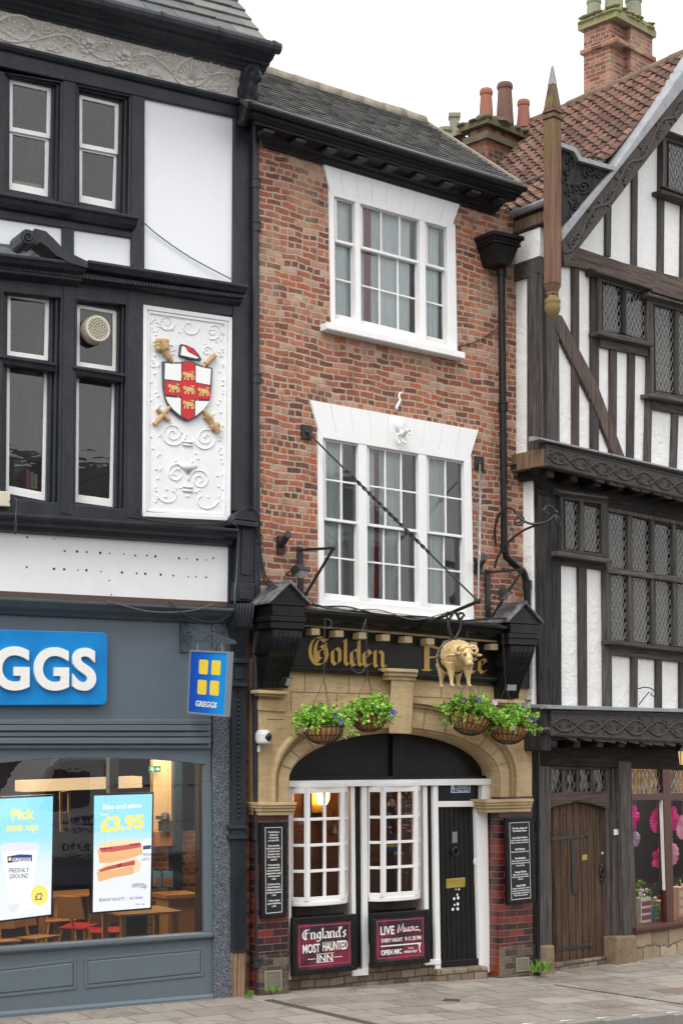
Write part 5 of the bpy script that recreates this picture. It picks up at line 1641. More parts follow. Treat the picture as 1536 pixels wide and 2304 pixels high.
# ashlar joints
jm = MB()
def jl(x0, y0, x1, y1): 
    a, b = P(x0, y0, d_st + .001), P(x1, y1, d_st + .001); jm.beam(a, b, .008, .003, (0, 1, 0))
for s in ((585, 1555, 876, 1562), (927, 1567, 1195, 1580), (600, 1618, 640, 1619), (1140, 1620, 1196, 1622)): jl(*s)
for s in ((686, 1515, 685, 1556), (785, 1521, 784, 1559), (655, 1558, 655, 1600), (758, 1562, 757, 1580), (992, 1530, 992, 1570), (1076, 1535, 1076, 1573), (1108, 1575, 1108, 1620), (615, 1560, 615, 1555)): jl(*s)
mk(jm, 'ashlar_joint', plain('stone_joint', (.12, .085, .05, 1)), arch)
# moulded arch ring, built of rolls stepping inward, plus soffit
def ring(o, i, dF, dB, z0=None):
    """band between ellipse offsets o and i"""
    mb = MB(); vs = []; fs = []
    for k in range(n_ + 1):
        t = math.pi * (1 - k / n_)
        for (off, d) in ((o, dF), (i, dF), (i, dB), (o, dB)):
            x, z = ellp(ai + off * .92, rz + off * 1.28, t)
            vs.append(V(x, -d, z))
    for k in range(n_):
        for j in range(4):
            a = 4 * k + j; b = 4 * k + (j + 1) % 4
            fs.append([a, b, b + 4, a + 4])
    # straight legs down to the impost
    for k in (0, n_):
        for j in range(4):
            v = vs[4 * k + j]; vs.append(V(v.x, v.y, zimp))
    for q, k in enumerate((0, n_)):
        b0 = 4 * (n_ + 1) + 4 * q
        for j in range(4):
            fs.append([4 * k + j, 4 * k + (j + 1) % 4, b0 + (j + 1) % 4, b0 + j])
        fs.append([b0, b0 + 1, b0 + 2, b0 + 3])
    mb.add(vs, fs)
    return mb
mb = MB()
for o, i, dF in ((.325, .285, .15), (.285, .25, .10), (.25, .20, .065), (.20, .05, .085), (.05, .02, .055), (.02, 0, .02)):
    r_ = ring(o, i - .001, dF, -.3); mb.add(r_.v, r_.f)
mk(mb, 'arch_moulding', MT['stone'], I, bevel=.006)
jm = MB()
for k in range(1, 14):
    if k == 7: continue
    t = math.pi * k / 14
    (x0, z0), (x1, z1) = ellp(ai + .05, rz + .06, t), ellp(ai + .185, rz + .255, t)
    jm.beam(V(x0, -.087, z0), V(x1, -.087, z1), .007, .004, (0, 1, 0))
mk(jm, 'voussoir_joint', plain('stone_joint2', (.12, .085, .05, 1)), arch)
mk(MB().loft(FL.Q([(880, 1528), (931, 1530), (925, 1652), (874, 1650)], .22), FL.Q([(880, 1528), (931, 1530), (925, 1652), (874, 1650)], -.1)), 'keystone', MT['stone'], I, bevel=.012)
mb = MB()
for ya, yb, ex, d in ((1503, 1511, 7, .30), (1511, 1520, 5, .27), (1520, 1529, 2, .24)):
    mb.prism(FL.Q([(879 - ex, ya), (934 + ex, ya + 3), (934 + ex, yb + 3), (879 - ex, yb)], d), V(0, d, 0))
mk(mb, 'keystone_cap', MT['stone'], I, bevel=.008)
# imposts and small caps
for xs, ys in (((584, 668), (1806, 1805)), ((1093, 1200), (1800, 1797))):
    mb = MB()
    for k, (ex, d, h0, h1) in enumerate(((0, .17, 0, 7), (-2, .15, 7, 13), (-4, .125, 13, 20), (-6, .10, 20, 29))):
        Q = FL.Q([(xs[0] - ex * .0, ys[0] + h0), (xs[1] + ex, ys[1] + h0), (xs[1] + ex, ys[1] + h1), (xs[0] - ex * .0, ys[0] + h1)], d)
        mb.prism(Q, V(0, d + .3, 0))
    mk(mb, 'impost', MT['stone'], I, bevel=.008)
for pts in ([(583, 1552), (652, 1556), (651, 1563), (583, 1560)], [(1116, 1573), (1182, 1577), (1182, 1585), (1116, 1581)]):
    mb = MB().prism(FL.Q(pts, .2), V(0, .2, 0))
    p2 = [(pts[0][0], pts[0][1] + 8), (pts[1][0] - 4, pts[1][1] + 8), (pts[1][0] - 4, pts[1][1] + 13), (pts[0][0], pts[0][1] + 13)]
    mb.prism(FL.Q(p2, .15), V(0, .15, 0))
    mb.prism(FL.Q([(pts[0][0], pts[0][1] + 21), (pts[1][0] - 8, pts[1][1] + 21), (pts[1][0] - 8, pts[1][1] + 46), (pts[0][0], pts[0][1] + 46)], .085), V(0, .085, 0))
    mk(mb, 'corbel_stone', MT['stone'], I, bevel=.008)

# black boarded tympanum
dT = -.22
mb = MB(); pts = []
for k in range(n_ + 1):
    t = math.pi * (1 - k / n_)
    x, z = ellp(ai + .03, rz + .05, t); pts.append(V(x, -dT, z))
zb_ = P(880, 1752, dT).z
pts = [p for p in pts if p.z > zb_]
mb.prism([V(pts[0].x, -dT, zb_)] + pts + [V(pts[-1].x, -dT, zb_)], V(0, .05, 0))
ty = mk(mb, 'tympanum', MT['gloss_black'], I)
mb = MB().prism(FL.Q([(883, 1652), (910, 1652), (910, 1752), (883, 1752)], dT + .05), V(0, .05, 0)).prism(FL.Q([(640, 1747), (1112, 1745), (1112, 1756), (640, 1758)], dT + .08), V(0, .08, 0))
mk(mb, 'tympanum_bars', MT['gloss_black'], ty, bevel=.006)
# glazed-brick piers
zg = lambda u: -.16
x645, x1096 = P(652, 2000, d_st).x, P(1094, 2000, -.05).x
zi = zimp + .02
def pier(u0, u1, name):
    return mk(MB().box(u0, u1, -d_st + .012, .35, -.3, zi), name, MT['tile'], I, bevel=.012)
pier(uS0, x645, 'glazed_pier'); pier(P(1122, 2000, d_st).x, P(1201, 2000, d_st).x, 'glazed_pier')
mk(MB().prism([V(P(1122, 2000, d_st).x, -d_st + .02, -.3), V(P(1122, 2000, d_st).x, -d_st + .02, zi), V(P(1100, 2000, -.1).x, .12, zi), V(P(1100, 2000, -.1).x, .12, -.3)], V(.002, .02, 0)), 'pier_return', MT['tile'], I)
sm = MT['foot']
tim(I, FL, 'pier_foot', [(583, 2150), (648, 2143), (650, 2262), (585, 2268)], -.1, .058, sm, .02)
tim(I, FL, 'pier_foot', [(1123, 2132), (1200, 2122), (1201, 2235), (1124, 2235)], -.1, .058, sm, .02)
# ---- timber front between the piers
dF = -.10
wh = 'white_paint'
def it(name, pts, d0=-.22, d1=dF, mat=wh, bev=.006): return tim(I, FL, name, pts, d0, d1, mat, bev)
it('head_rail', [(645, 1757), (1112, 1752), (1112, 1766), (645, 1771)], -.3, dF + .05)
it('front_post', [(646, 1771), (656, 1771), (656, 2205), (646, 2206)])
it('dark_post', [(795, 1768), (815, 1768), (818, 2194), (799, 2195)], -.3, dF - .03, 'gloss_black')
it('front_post', [(789, 1768), (798, 1768), (802, 2190), (793, 2190)], -.28, dF + .0)
it('front_post', [(814, 1768), (826, 1768), (829, 2188), (817, 2189)], -.28, dF + .01)
it('bottom_rail', [(793, 2182), (829, 2179), (829, 2194), (793, 2197)], -.2, dF + .02)
it('dark_post', [(960, 1766), (976, 1766), (979, 2170), (963, 2171)], -.3, dF - .03, 'gloss_black')
it('front_post', [(951, 1766), (961, 1766), (966, 2170), (956, 2170)], -.28, dF + .0)
it('front_post', [(974, 1766), (985, 1766), (992, 2196), (980, 2197)], -.28, dF + .02)
it('bottom_rail', [(956, 2160), (992, 2158), (992, 2170), (956, 2172)], -.2, dF + .03)
it('door_head', [(984, 1803), (1096, 1802), (1096, 1815), (984, 1816)], -.25, dF)
it('transom_panel', [(984, 1764), (1085, 1763), (1085, 1804), (984, 1805)], -.25, dF - .05, 'gloss_black')
it('white_block', [(1084, 1760), (1113, 1759), (1112, 1803), (1084, 1804)], -.25, dF + .03)
it('door_post', [(1070, 1813), (1096, 1812), (1103, 2188), (1080, 2189)], -.3, dF + .0)
it('dark_reveal', [(1093, 1812), (1108, 1812), (1108, 2200), (1101, 2200)], -.35, dF - .04, 'gloss_black')
zpl = P(880, 2170, dF).z
mk(MB().box(P(648, 2200, dF).x, P(985, 2170, dF).x, -dF + .01, .4, -.3, zpl), 'plinth', MT['plinth'], I, bevel=.02)
mk(MB().prism(FL.Q([(985, 2182), (1098, 2174), (1100, 2260), (985, 2260)], .0), V(0, .4, 0)), 'door_step', MT['plinth'], I, bevel=.02)
# bow windows
def bay(xA, xB, xC, xD, ys, ybot, ysg):
    """canted bay: left facet xA-xB, front xB-xC, right facet xC-xD. ys: row tops/bottoms in pixels at the front"""
    dW, dO = -.11, .0
    a, b, c, d_ = P(xA, 1775, dW), P(xB, 1775, dO), P(xC, 1775, dO), P(xD, 1775, dW)
    xs = [V(a.x, -dW, 0), V(b.x, -dO, 0), V(c.x, -dO, 0), V(c.x + (b.x - a.x) * .95, -dW, 0)]
    zt, zb = P((xB + xC) / 2, ys[0], dO).z, P((xB + xC) / 2, ys[1], dO).z
    m = MB()
    def facet(p, q, cols, rows, edge):
        L_ = (q - p); n = V(L_.y, -L_.x, 0).normalized()
        if n.y > 0: n = -n
        def pt(s, z, off=0): return p + L_ * s + n * off + V(0, 0, z)
        ll = L_.length; e = edge / ll
        Q = [pt(0, zt), pt(1, zt), pt(1, zb), pt(0, zb)]
        Qi = [pt(e, zt - .06), pt(1 - e, zt - .06), pt(1 - e, zb + .05), pt(e, zb + .05)]
        for i in range(4):
            j = (i + 1) % 4
            m.prism([Q[i] + n * .02, Q[j] + n * .02, Qi[j] + n * .02, Qi[i] + n * .02], -n * .06)
        H_ = zt - zb - .11
        for i in range(1, rows):
            z = zt - .06 - H_ * i / rows
            m.prism([pt(e, z + .017, .012), pt(1 - e, z + .017, .012), pt(1 - e, z - .017, .012), pt(e, z - .017, .012)], -n * .035)
        for i in range(1, cols):
            s = e + (1 - 2 * e) * i / cols; h = .017 / ll
            m.prism([pt(s - h, zt - .06, .009), pt(s + h, zt - .06, .009), pt(s + h, zb + .05, .009), pt(s - h, zb + .05, .009)], -n * .03)
        return [pt(e * .5, zt - .03, -.015), pt(1 - e * .5, zt - .03, -.015), pt(1 - e * .5, zb + .03, -.015), pt(e * .5, zb + .03, -.015)]
    g = [facet(xs[0], xs[1], 1, 4, .018), facet(xs[1], xs[2], 2, 4, .05), facet(xs[2], xs[3], 1, 4, .018)]
    w = mk(m, 'bay_window', MT[wh], I, bevel=.004)
    for q in g: mk(MB().poly(q), 'pane', MT['oldglass'], w)
    def slab(z1, z0, ex, name, mat, bev=.01):
        c0 = (xs[0] + xs[3]) / 2
        out = []
        # rounded front
        pts = [xs[0], xs[1], xs[2], xs[3]]
        cur = [pts[0]] + [(1 - f) ** 2 * pts[0] + 2 * f * (1 - f) * (pts[1] + V(-.02, -.025, 0)) + f * f * ((pts[1] + pts[2]) / 2 + V(0, -.018, 0)) for f in (.3, .6, .85)] + \
              [(pts[1] + pts[2]) / 2 + V(0, -.02, 0)] + [(1 - f) ** 2 * ((pts[1] + pts[2]) / 2 + V(0, -.018, 0)) + 2 * f * (1 - f) * (pts[2] + V(.02, -.025, 0)) + f * f * pts[3] for f in (.15, .4, .7)] + [pts[3]]
        pl = [p + V(0, -ex, 0) for p in cur] + [V(pts[3].x, .2, 0), V(pts[0].x, .2, 0)]
        mb = MB().prism([p + V(0, 0, z1) for p in pl], V(0, 0, z0 - z1))
        return mk(mb, name, MT[mat], w, bevel=bev)
    slab(zb + .0, zb - .055, .03, 'sill', wh)
    zz = P((xB + xC) / 2, ybot, dO).z
    slab(zb - .056, zz, -.01, 'apron', 'gloss_black', .006)
    slab(zt + .05, zt + .001, .02, 'head', wh)
    # interior
    mb = MB(); x0, x1 = xs[0].x - .1, xs[3].x + .1
    mb.box(x0, x1, .98, 1.02, zb - .3, zt + .05)
    mk(mb, 'interior_wall', plain('dim_brown_room', (.26, .12, .05, 1)), w)
    return w, xs, zt, zb
b1, xs1, zt1, zb1 = bay(656, 688, 772, 787, (1773, 2026), 2058, None)
b2, xs2, zt2, zb2 = bay(828, 859, 937, 951, (1770, 2016), 2046, None)
rx0, rx1 = xs1[0].x - .1, P(985, 2000, dF).x
mk(MB().box(rx0, rx1, 1.03, 1.1, zb1 - .6, zt1 + .1).box(rx0, rx1, .28, 1.1, zb1 - .6, zb1 - .5).box(rx0, rx1, .28, 1.1, zt1 + .08, zt1 + .12).box(rx0 - .05, rx0, .28, 1.1, zb1 - .6, zt1 + .1).box(rx1, rx1 + .05, .28, 1.1, zb1 - .6, zt1 + .1), 'bar_room', plain('bar_room_brown', (.22, .10, .045, 1)), I)
# glowing wall lantern and the bits seen through the panes
lp = P(726, 1792, -.75)
wl = thing('wall_lantern', 'glowing orange wall lantern seen through the upper panes of the left bay window', 'lamp', FL, lp)
mk(MB().lathe(lp, [(.05, -.1), (.08, -.04), (.085, .08), (.04, .15), (0, .16)], 14), 'lamp_glass', emis('lantern_glow', (1, .45, .10, 1), 14), wl)
mk(MB().box(lp.x - .1, lp.x + .1, lp.y + .09, lp.y + .12, lp.z - .2, lp.z + .2), 'lamp_backplate', MT['brass'], wl)
for (x, y), lb in (((750, 1864), 'round metal bell hanging inside the left bay window of the inn'), ((880, 1802), 'round metal bell hanging inside the right bay window of the inn')):
    c = P(x, y, -.2)
    t_ = thing('hand_bell', lb, 'bell', FL, c)
    mk(MB().lathe(c, [(.055, -.07), (.05, -.05), (.04, 0), (.025, .04), (0, .06)], 14), 'bell', MT['steel'], t_, smooth=True)
    mk(MB().tube([c + V(0, 0, .05), c + V(0, 0, .22)], .008, 6), 'handle', MT['iron'], t_)
def drape(px0, px1, yt, yb, d, label, m):
    curtain(px0, px1, yt, yb, d, label, m, .025, 4)
def stripem():
    m, t, b, out = newmat('striped_brocade')
    w = N(t, 'TexWave'); w.inputs['Scale'].default_value = 16; w.inputs['Distortion'].default_value = 3; w.inputs['Detail'].default_value = 3
    t.links.new(coords(t), w.inputs['Vector'])
    c = ramp(t, w.outputs[0], [(0, (.12, .035, .02, 1)), (.35, (.34, .22, .10, 1)), (.6, (.45, .36, .2, 1)), (1, (.25, .06, .03, 1))])
    t.links.new(c, b.inputs['Base Color']); b.inputs['Roughness'].default_value = .8
    return m
drape(898, 930, 1775, 2012, -.22, 'striped gold and red drape inside the right bay window', stripem())
nt_ = thing('window_notice', 'small blue and yellow notice behind a pane of the right bay window', 'notice', FL, P(868, 1916, -.02))
mk(pxp(FL, [(867, 1896), (894, 1896), (894, 1917), (867, 1918)], -.03, -.02), 'card', plain('notice_blue', (.02, .06, .25, 1)), nt_)
mk(pxp(FL, [(868, 1897), (893, 1897), (893, 1905), (868, 1906)], -.02, -.018), 'card_heading', plain('notice_yellow', (.75, .6, .12, 1)), nt_)
# chalk-style signs below the bays
def plum():
    m, t, b, out = newmat('plum_sign_ground')
    n = noise_(t, coords(t), 3.2, 3)
    c = ramp(t, n, [(.42, (.022, .010, .018, 1)), (.62, (.20, .012, .035, 1))])
    t.links.new(c, b.inputs['Base Color']); b.inputs['Roughness'].default_value = .45
    return m
pm = plum()
pink = plain('pink_border', (.42, .05, .14, 1), .5)
def pubsign(pts, label):
    Q = FL.Q(pts, .04)
    t_ = thing('painted_sign', label, 'sign', FL, Q[3])
    mb = MB(); q = inset(Q, .075); fram(mb, Q, q, .05)
    mk(mb, 'sign_frame', MT['gloss_black'], t_, bevel=.012)
    q0 = [p + V(0, .012, 0) for p in inset(Q, .074)]
    mk(MB().prism(q0, V(0, .03, 0)), 'sign_board', pm, t_)
    q1 = [p + V(0, .0105, 0) for p in inset(Q, .10)]
    mb = MB(); fram(mb, q1, inset(q1, .010), .002)
    mk(mb, 'sign_border', pink, t_)
    return t_, [p + V(0, .0115, 0) for p in inset(Q, .115)]
def sub(Q, s0, t0, s1, t1): return [bil(Q, s0, t0), bil(Q, s1, t0), bil(Q, s1, t1), bil(Q, s0, t1)]
ps1, q1 = pubsign([(657, 2066), (803, 2056), (804, 2183), (658, 2198)], "black-framed painted sign reading England's Most Haunted Inn")
mb = MB()
blackletter(mb, "England's", sub(q1, .04, .05, .95, .34), .22, 35, .003, 1.6, -.05)
text_q(mb, 'MOST', sub(q1, .05, .45, .40, .68), .003, .02); text_q(mb, 'HAUNTED', sub(q1, .46, .42, .97, .66), .003, .02)
text_q(mb, 'INN', sub(q1, .34, .75, .66, .94), .003, .01)
for a, b in (((.15, .85), (.31, .85)), ((.69, .85), (.86, .85))): mb.beam(bil(q1, *a) + V(0, -.002, 0), bil(q1, *b) + V(0, -.002, 0), .006, .004, (0, 1, 0))
for t in (.735, .955): mb.beam(bil(q1, .32, t) + V(0, -.002, 0), bil(q1, .68, t) + V(0, -.002, 0), .006, .004, (0, 1, 0))
mk(mb, 'sign_lettering', MT['lettering_white'], ps1)
ps2, q2 = pubsign([(833, 2055), (967, 2046), (968, 2166), (836, 2179)], 'black-framed painted sign advertising live music every night')
mb = MB()
text_q(mb, 'LIVE', sub(q2, .05, .12, .36, .36), .003, .02)
text_q(mb, 'EVERY NIGHT', sub(q2, .07, .47, .55, .58), .003, .01); text_q(mb, '9-11.30 PM', sub(q2, .60, .46, .97, .58), .003, .01)
mb.prism(sub(q2, .05, .665, .97, .70), V(0, -.003, 0))
text_q(mb, 'OPEN MIC', sub(q2, .05, .79, .52, .93), .003, .03); text_q(mb, 'MONDAY NIGHT', sub(q2, .58, .86, .88, .93), .002, .01); text_q(mb, 'Every', sub(q2, .68, .765, .80, .82), .002, .0)
mb.tube([bil(q2, .90, .74), bil(q2, .95, .72), bil(q2, .94, .78), bil(q2, .92, .8), bil(q2, .95, .95)], .008, 6)
mk(mb, 'sign_lettering', MT['lettering_white'], ps2)
mus = [[(.44, .34), (.47, .12), (.50, .30), (.56, .10), (.57, .32), (.60, .30)], [(.61, .20), (.615, .31), (.66, .30), (.68, .19), (.68, .31), (.71, .29)], [(.77, .19), (.72, .22), (.77, .27), (.71, .32)], [(.80, .19), (.80, .31), (.83, .29)], [(.90, .21), (.85, .22), (.85, .31), (.91, .29), (.95, .34)]]
mb = MB()
for s in mus: mb.tube([bil(q2, x, y) + V(0, -.001, 0) for x, y in s], .0095, 6)
mk(mb, 'script_lettering', plain('pale_pink_lettering', (.75, .55, .6, 1), .5), ps2)

# door
dD = -.17
door = tim(I, FL, 'door', [(986, 1815), (1071, 1814), (1082, 2176), (992, 2184)], dD - .05, dD, 'gloss_black', .004)
mb = MB()
for i in range(8):
    s = .02 + i * .125
    Q = FL.Q([(986, 1817), (1071, 1816), (1082, 2168), (992, 2176)], dD)
    mb.prism([p for p in sub(Q, s, .0, s + .113, 1)], V(0, -.008, 0))
mk(mb, 'door_boards', MT['gloss_black'], door, bevel=.006)
mk(MB().prism(FL.Q([(990, 2163), (1081, 2155), (1083, 2174), (991, 2182)], dD + .04), V(0, .05, 0)), 'weather_bar', MT['gloss_black'], door, bevel=.01)
Q = FL.Q([(1004, 1978), (1046, 1974), (1046, 1996), (1004, 1999)], dD + .02)
mb = MB(); fram(mb, Q, inset(Q, .03), .02); mb.prism([p + V(0, .006, 0) for p in inset(Q, .03)], V(0, .01, 0))
mk(mb, 'letterbox', MT['brass'], door, bevel=.004)
mb = MB().prism(FL.Q([(1017, 1872), (1028, 1871), (1028, 1896), (1017, 1897)], dD + .014), V(0, .01, 0))
mk(mb, 'spy_grille', MT['steel'], door)
c = P(1023, 1916, dD + .02)
mb = MB().tube([c + V(.05 * math.cos(a * .5236), -.01, .05 * math.sin(a * .5236)) for a in range(12)], .012, 8, True).ell(c + V(0, 0, .05), .022)
mk(mb, 'knocker', MT['iron'], door, smooth=True)
mk(MB().ell(P(1068, 1939, dD + .02), (.022, .02, .055)), 'door_pull', MT['whiteplastic'], door, smooth=True)
mk(MB().prism(FL.Q([(1066, 1977), (1072, 1976), (1072, 1990), (1066, 1990)], dD + .012), V(0, .01, 0)), 'lock_plate', MT['brass'], door)
mb = MB()
for x, y, r in ((1028, 2013, .015), (1030, 2020, .021), (1021, 2022, .019), (1025, 2001, .01), (1032, 2001, .014), (1029, 2034, .021), (1022, 2036, .014), (1029, 2045, .021), (1018, 2046, .02)):
    mb.lathe(P(x, y, dD + .009), [(r, 0), (r, .001), (0, .0012)], 14, (0, -1, 0))
mk(mb, 'white_stickers', MT['lettering_white'], door)
fe = thing('fire_exit_sign', 'green and blue Fire exit Keep clear sticker on the dark panel over the inn door', 'sign', FL, P(1014, 1783, dF - .04))
mk(pxp(FL, [(1014, 1764), (1057, 1763), (1057, 1783), (1014, 1784)], dF - .045, dF - .040), 'sign_plate', MT['lettering_white'], fe)
mb = MB().prism(FL.Q([(1022, 1765.5), (1056, 1764.5), (1056, 1773), (1022, 1773.5)], dF - .039), V(0, .002, 0)); mk(mb, 'green_band', plain('safety_green', (.0, .30, .10, 1)), fe)
mb = MB().prism(FL.Q([(1022, 1774.5), (1056, 1774), (1056, 1781.5), (1022, 1782.5)], dF - .039), V(0, .002, 0)).lathe(P(1018, 1779, dF - .039), [(.018, 0), (0, .001)], 12, (0, -1, 0)); mk(mb, 'blue_band', plain('safety_blue', (.01, .12, .42, 1)), fe)
mb = MB(); text_q(mb, 'Fire exit', FL.Q([(1029, 1766.5), (1050, 1766), (1050, 1771.5), (1029, 1772)], dF - .0385), .001, .01); text_q(mb, 'Keep clear', FL.Q([(1027, 1776), (1053, 1775.5), (1053, 1780.5), (1027, 1781)], dF - .0385), .001, .01)
mk(mb, 'sign_text', MT['lettering_white'], fe)

# history boards
def board(pts, label, lines, y0, lh, d=.14, tx=(.22, .80)):
    Q = FL.Q(pts, d)
    t_ = thing('history_board', label, 'sign', FL, Q[3])
    mb = MB(); q = inset(Q, .05); fram(mb, Q, q, .06)
    mk(mb, 'board_frame', MT['gloss_black'], t_, bevel=.008)
    mk(MB().prism([p + V(0, .012, 0) for p in inset(Q, .049)], V(0, .03, 0)), 'board_panel', MT['signblack'], t_)
    q1 = [p + V(0, .011, 0) for p in inset(Q, .06, .06, .06, .06)]
    mb = MB(); fram(mb, q1, inset(q1, .006), .002); mk(mb, 'white_line', MT['lettering_white'], t_)
    mb = MB(); qq = [p + V(0, .0115, 0) for p in inset(Q, .075)]
    t = y0
    for s in lines:
        if s is None: t += lh * .9; continue
        big = s.startswith('*'); s = s.lstrip('*')
        w = min(.98, len(s) * (.036 if not big else .046)); 
        text_q(mb, s, sub(qq, .5 - w / 2, t, .5 + w / 2, t + lh * (.66 if not big else .75)), .002, .012 if not big else .03, 2)
        t += lh * (1 if not big else 1.15)
    mk(mb, 'board_text', MT['lettering_white'], t_)
    return t_
board([(587, 1850), (646, 1849), (646, 2063), (589, 2069)], 'narrow black board telling the history of the inn on the left glazed pier', [
    'The Golden Fleece was', 'mentioned in the', 'York City Archives', 'as far back as 1503.', None, 'The pub is named after', 'Alice Peckett, the wife of', 'John Peckett who owned', 'the premises as well as', 'being Lord Mayor of York', 'around 1702.', None,
    'This charming building', 'was built with a wooden', 'frame, yet no foundations', 'making the floors, ceilings', 'and doorways in places', 'crooked.', None, 'St Catherines room has a', 'bathroom that disappeared', 'off building plans for more', 'than 100 years, rediscovered', 'in 1998.', None, 'The Pub was designated', 'a grade II listed building', 'in 1983.'], .03, .0335)
board([(1138, 1841), (1199, 1838), (1203, 2030), (1143, 2037)], 'narrow black board listing the five ghosts on the right glazed pier', [
    '*The five ghosts of', '*The Golden Fleece', None, None, '*Lady Alice Peckett', 'Said to be heard roaming the', 'stairs, corridors and rooms.', None, None, '*Geoff Monroe', 'Said to be in the third room.', None, None, '*One Eyed Jack', 'Often seen in the corridors', 'from the 16th century in a red', 'coat and wig.', None, None, '*Grumpy Old Man', 'Often seen in the bottom', 'bar for many years behind', 'the bar.', None, None, '*Small Child', 'Known to be the one at the', 'entrance to the front door,', 'the youngest of the ghosts', 'often seen and heard.'], .05, .031)

# air bricks
def vent(pts, label, d=.07):
    Q = FL.Q(pts, d)
    t_ = thing('air_vent', label, 'vent', FL, Q[3], 'grilles at the foot of the inn')
    mb = MB(); fram(mb, Q, inset(Q, .02), .03)
    qi = inset(Q, .02)
    for i in range(1, 9): 
        mb.beam(bil(qi, i / 9, 0) + V(0, .006, 0), bil(qi, i / 9, 1) + V(0, .006, 0), .008, .008, (0, 1, 0)); mb.beam(bil(qi, 0, i / 9) + V(0, .011, 0), bil(qi, 1, i / 9) + V(0, .011, 0), .008, .008, (0, 1, 0))
    mk(mb, 'grille', paint('grille_paint', (.26, .24, .17, 1), .7, .5, 20), t_)
    mk(MB().poly([p + V(0, .02, 0) for p in qi]), 'dark_back', MT['cable'], t_)
vent([(596, 2185), (634, 2182), (635, 2226), (597, 2229)], 'square metal air grille at the foot of the left glazed pier')
vent([(1161, 2156), (1190, 2153), (1191, 2184), (1162, 2187)], 'square metal air grille at the foot of the right glazed pier')

# rainwater goods on the right
mb = MB()
c = P(1125, 600, .22)
def hop(z0, z1, a0, a1):
    mb.loft([V(c.x - a0, c.y - a0 * .7, z0), V(c.x + a0, c.y - a0 * .7, z0), V(c.x + a0, .0, z0), V(c.x - a0, .0, z0)], [V(c.x - a1, c.y - a1 * .7, z1), V(c.x + a1, c.y - a1 * .7, z1), V(c.x + a1, .0, z1), V(c.x - a1, .0, z1)])
zt_, zb__ = P(1125, 532, .22).z, P(1125, 597, .22).z
hh = zt_ - zb__
hop(zb__, zb__ + hh * .62, .11, .19); hop(zb__ + hh * .621, zb__ + hh * .7, .215, .215); hop(zb__ + hh * .701, zb__ + hh * .85, .20, .225); hop(zb__ + hh * .851, zt_, .25, .25)
mk(mb, 'rainwater_hopper', MT['gloss_black'], I, bevel=.01)
pipe(FL, [(1127, 596, .14), (1130, 900, .13), (1134, 1225, .13), (1138, 1252, .13), (1178, 1290, .13), (1184, 1310, .13), (1186, 1372, .13)], .047, I, [(1127, 612, .14), (1131, 918, .13), (1134, 1236, .13), (1185, 1318, .13)], 'downpipe', 'gloss_black')
pipe(FL, [(1206, 1560, .06), (1207, 1700, .06), (1208, 1900, .06), (1209, 2195, .06)], .036, I, [(1207, 1860, .06)], 'downpipe', 'gloss_black')

# ================================================================== things on the inn
# iron stay, bar and ram
dE = 1.45
E = P(1075, 1353, dE)
root = P(E.x and 892, 1421, 0); root = V(E.x, 0, P(892, 1424, 0).z)
sb = thing('sign_bar', 'iron bar on twisted stays jutting from the inn and carrying the golden ram', 'bracket', FL, root)
mk(MB().tube([root, E, E + (E - root).normalized() * .05], .022, 8).ell(E, .035), 'bar', MT['iron'], sb)
def stay(px, py, name, tw):
    w = P(px, py, .03)
    pts = [lerp(w, E, i / 60) for i in range(61)]
    m = MB().tube(pts, .012, 6)
    if tw:
        for ph in (0, math.pi):
            tp = []
            dr = (E - w).normalized(); x = dr.cross(V(0, 1, 0)).normalized(); y = x.cross(dr)
            for i in range(121):
                f = .22 + .5 * i / 120
                a = i * .42 + ph
                tp.append(lerp(w, E, f) + x * .013 * math.cos(a) + y * .013 * math.sin(a))
            m.tube(tp, .010, 5)
    mk(m, name, MT['iron'] if tw == 1 else MT['steel'], sb)
    mk(MB().prism([w + V(-.07, .0, .085), w + V(.07, .0, .085), w + V(.07, .0, -.085), w + V(-.07, .0, -.085)], V(0, .04, 0)).ell(w, .03), 'wall_plate', MT['iron'], sb, bevel=.005)
stay(691, 972, 'stay_rod', 1); stay(1079, 1042, 'stay_chain', 2)
# ram
f_bar = .70
top = lerp(root, E, f_bar)
rc = P(1022, 1480, dE * f_bar)          # body centre
rm = thing('golden_ram', 'gilded ram hanging by a black girth from the iron bar over the fascia', 'ram', FL, rc)
ax = (V(-.34, -.94, 0)).normalized()
KS = .78      # nose points out over the street and a little right
sd = V(ax.y, -ax.x, 0)                   # its left/right
if sd.x < 0: sd = -sd
def rp_(f, s, z): return rc + (ax * f + sd * s + V(0, 0, z)) * KS
ROT = Matrix((sd, ax, V(0, 0, 1))).transposed()
class KM(MB):
    def ell(s, c, r, rot=None, seg=12, ring=8):
        if isinstance(r, (int, float)): r = (r, r, r)
        return MB.ell(s, c, [q * KS for q in r], rot, seg, ring)
    def tube(s, pts, r, n=8, closed=False):
        return MB.tube(s, pts, [q * KS for q in r] if isinstance(r, (list, tuple)) else r * KS, n, closed)
m = KM()
m.ell(rp_(0, 0, .02), (.225, .36, .235), ROT, 20, 14)
m.ell(rp_(-.17, 0, 0), (.215, .22, .24), ROT, 18, 12)
m.ell(rp_(.20, 0, .05), (.19, .19, .20), ROT, 18, 12)
m.ell(rp_(.36, .02, .07), (.13, .15, .14), ROT, 14, 10)
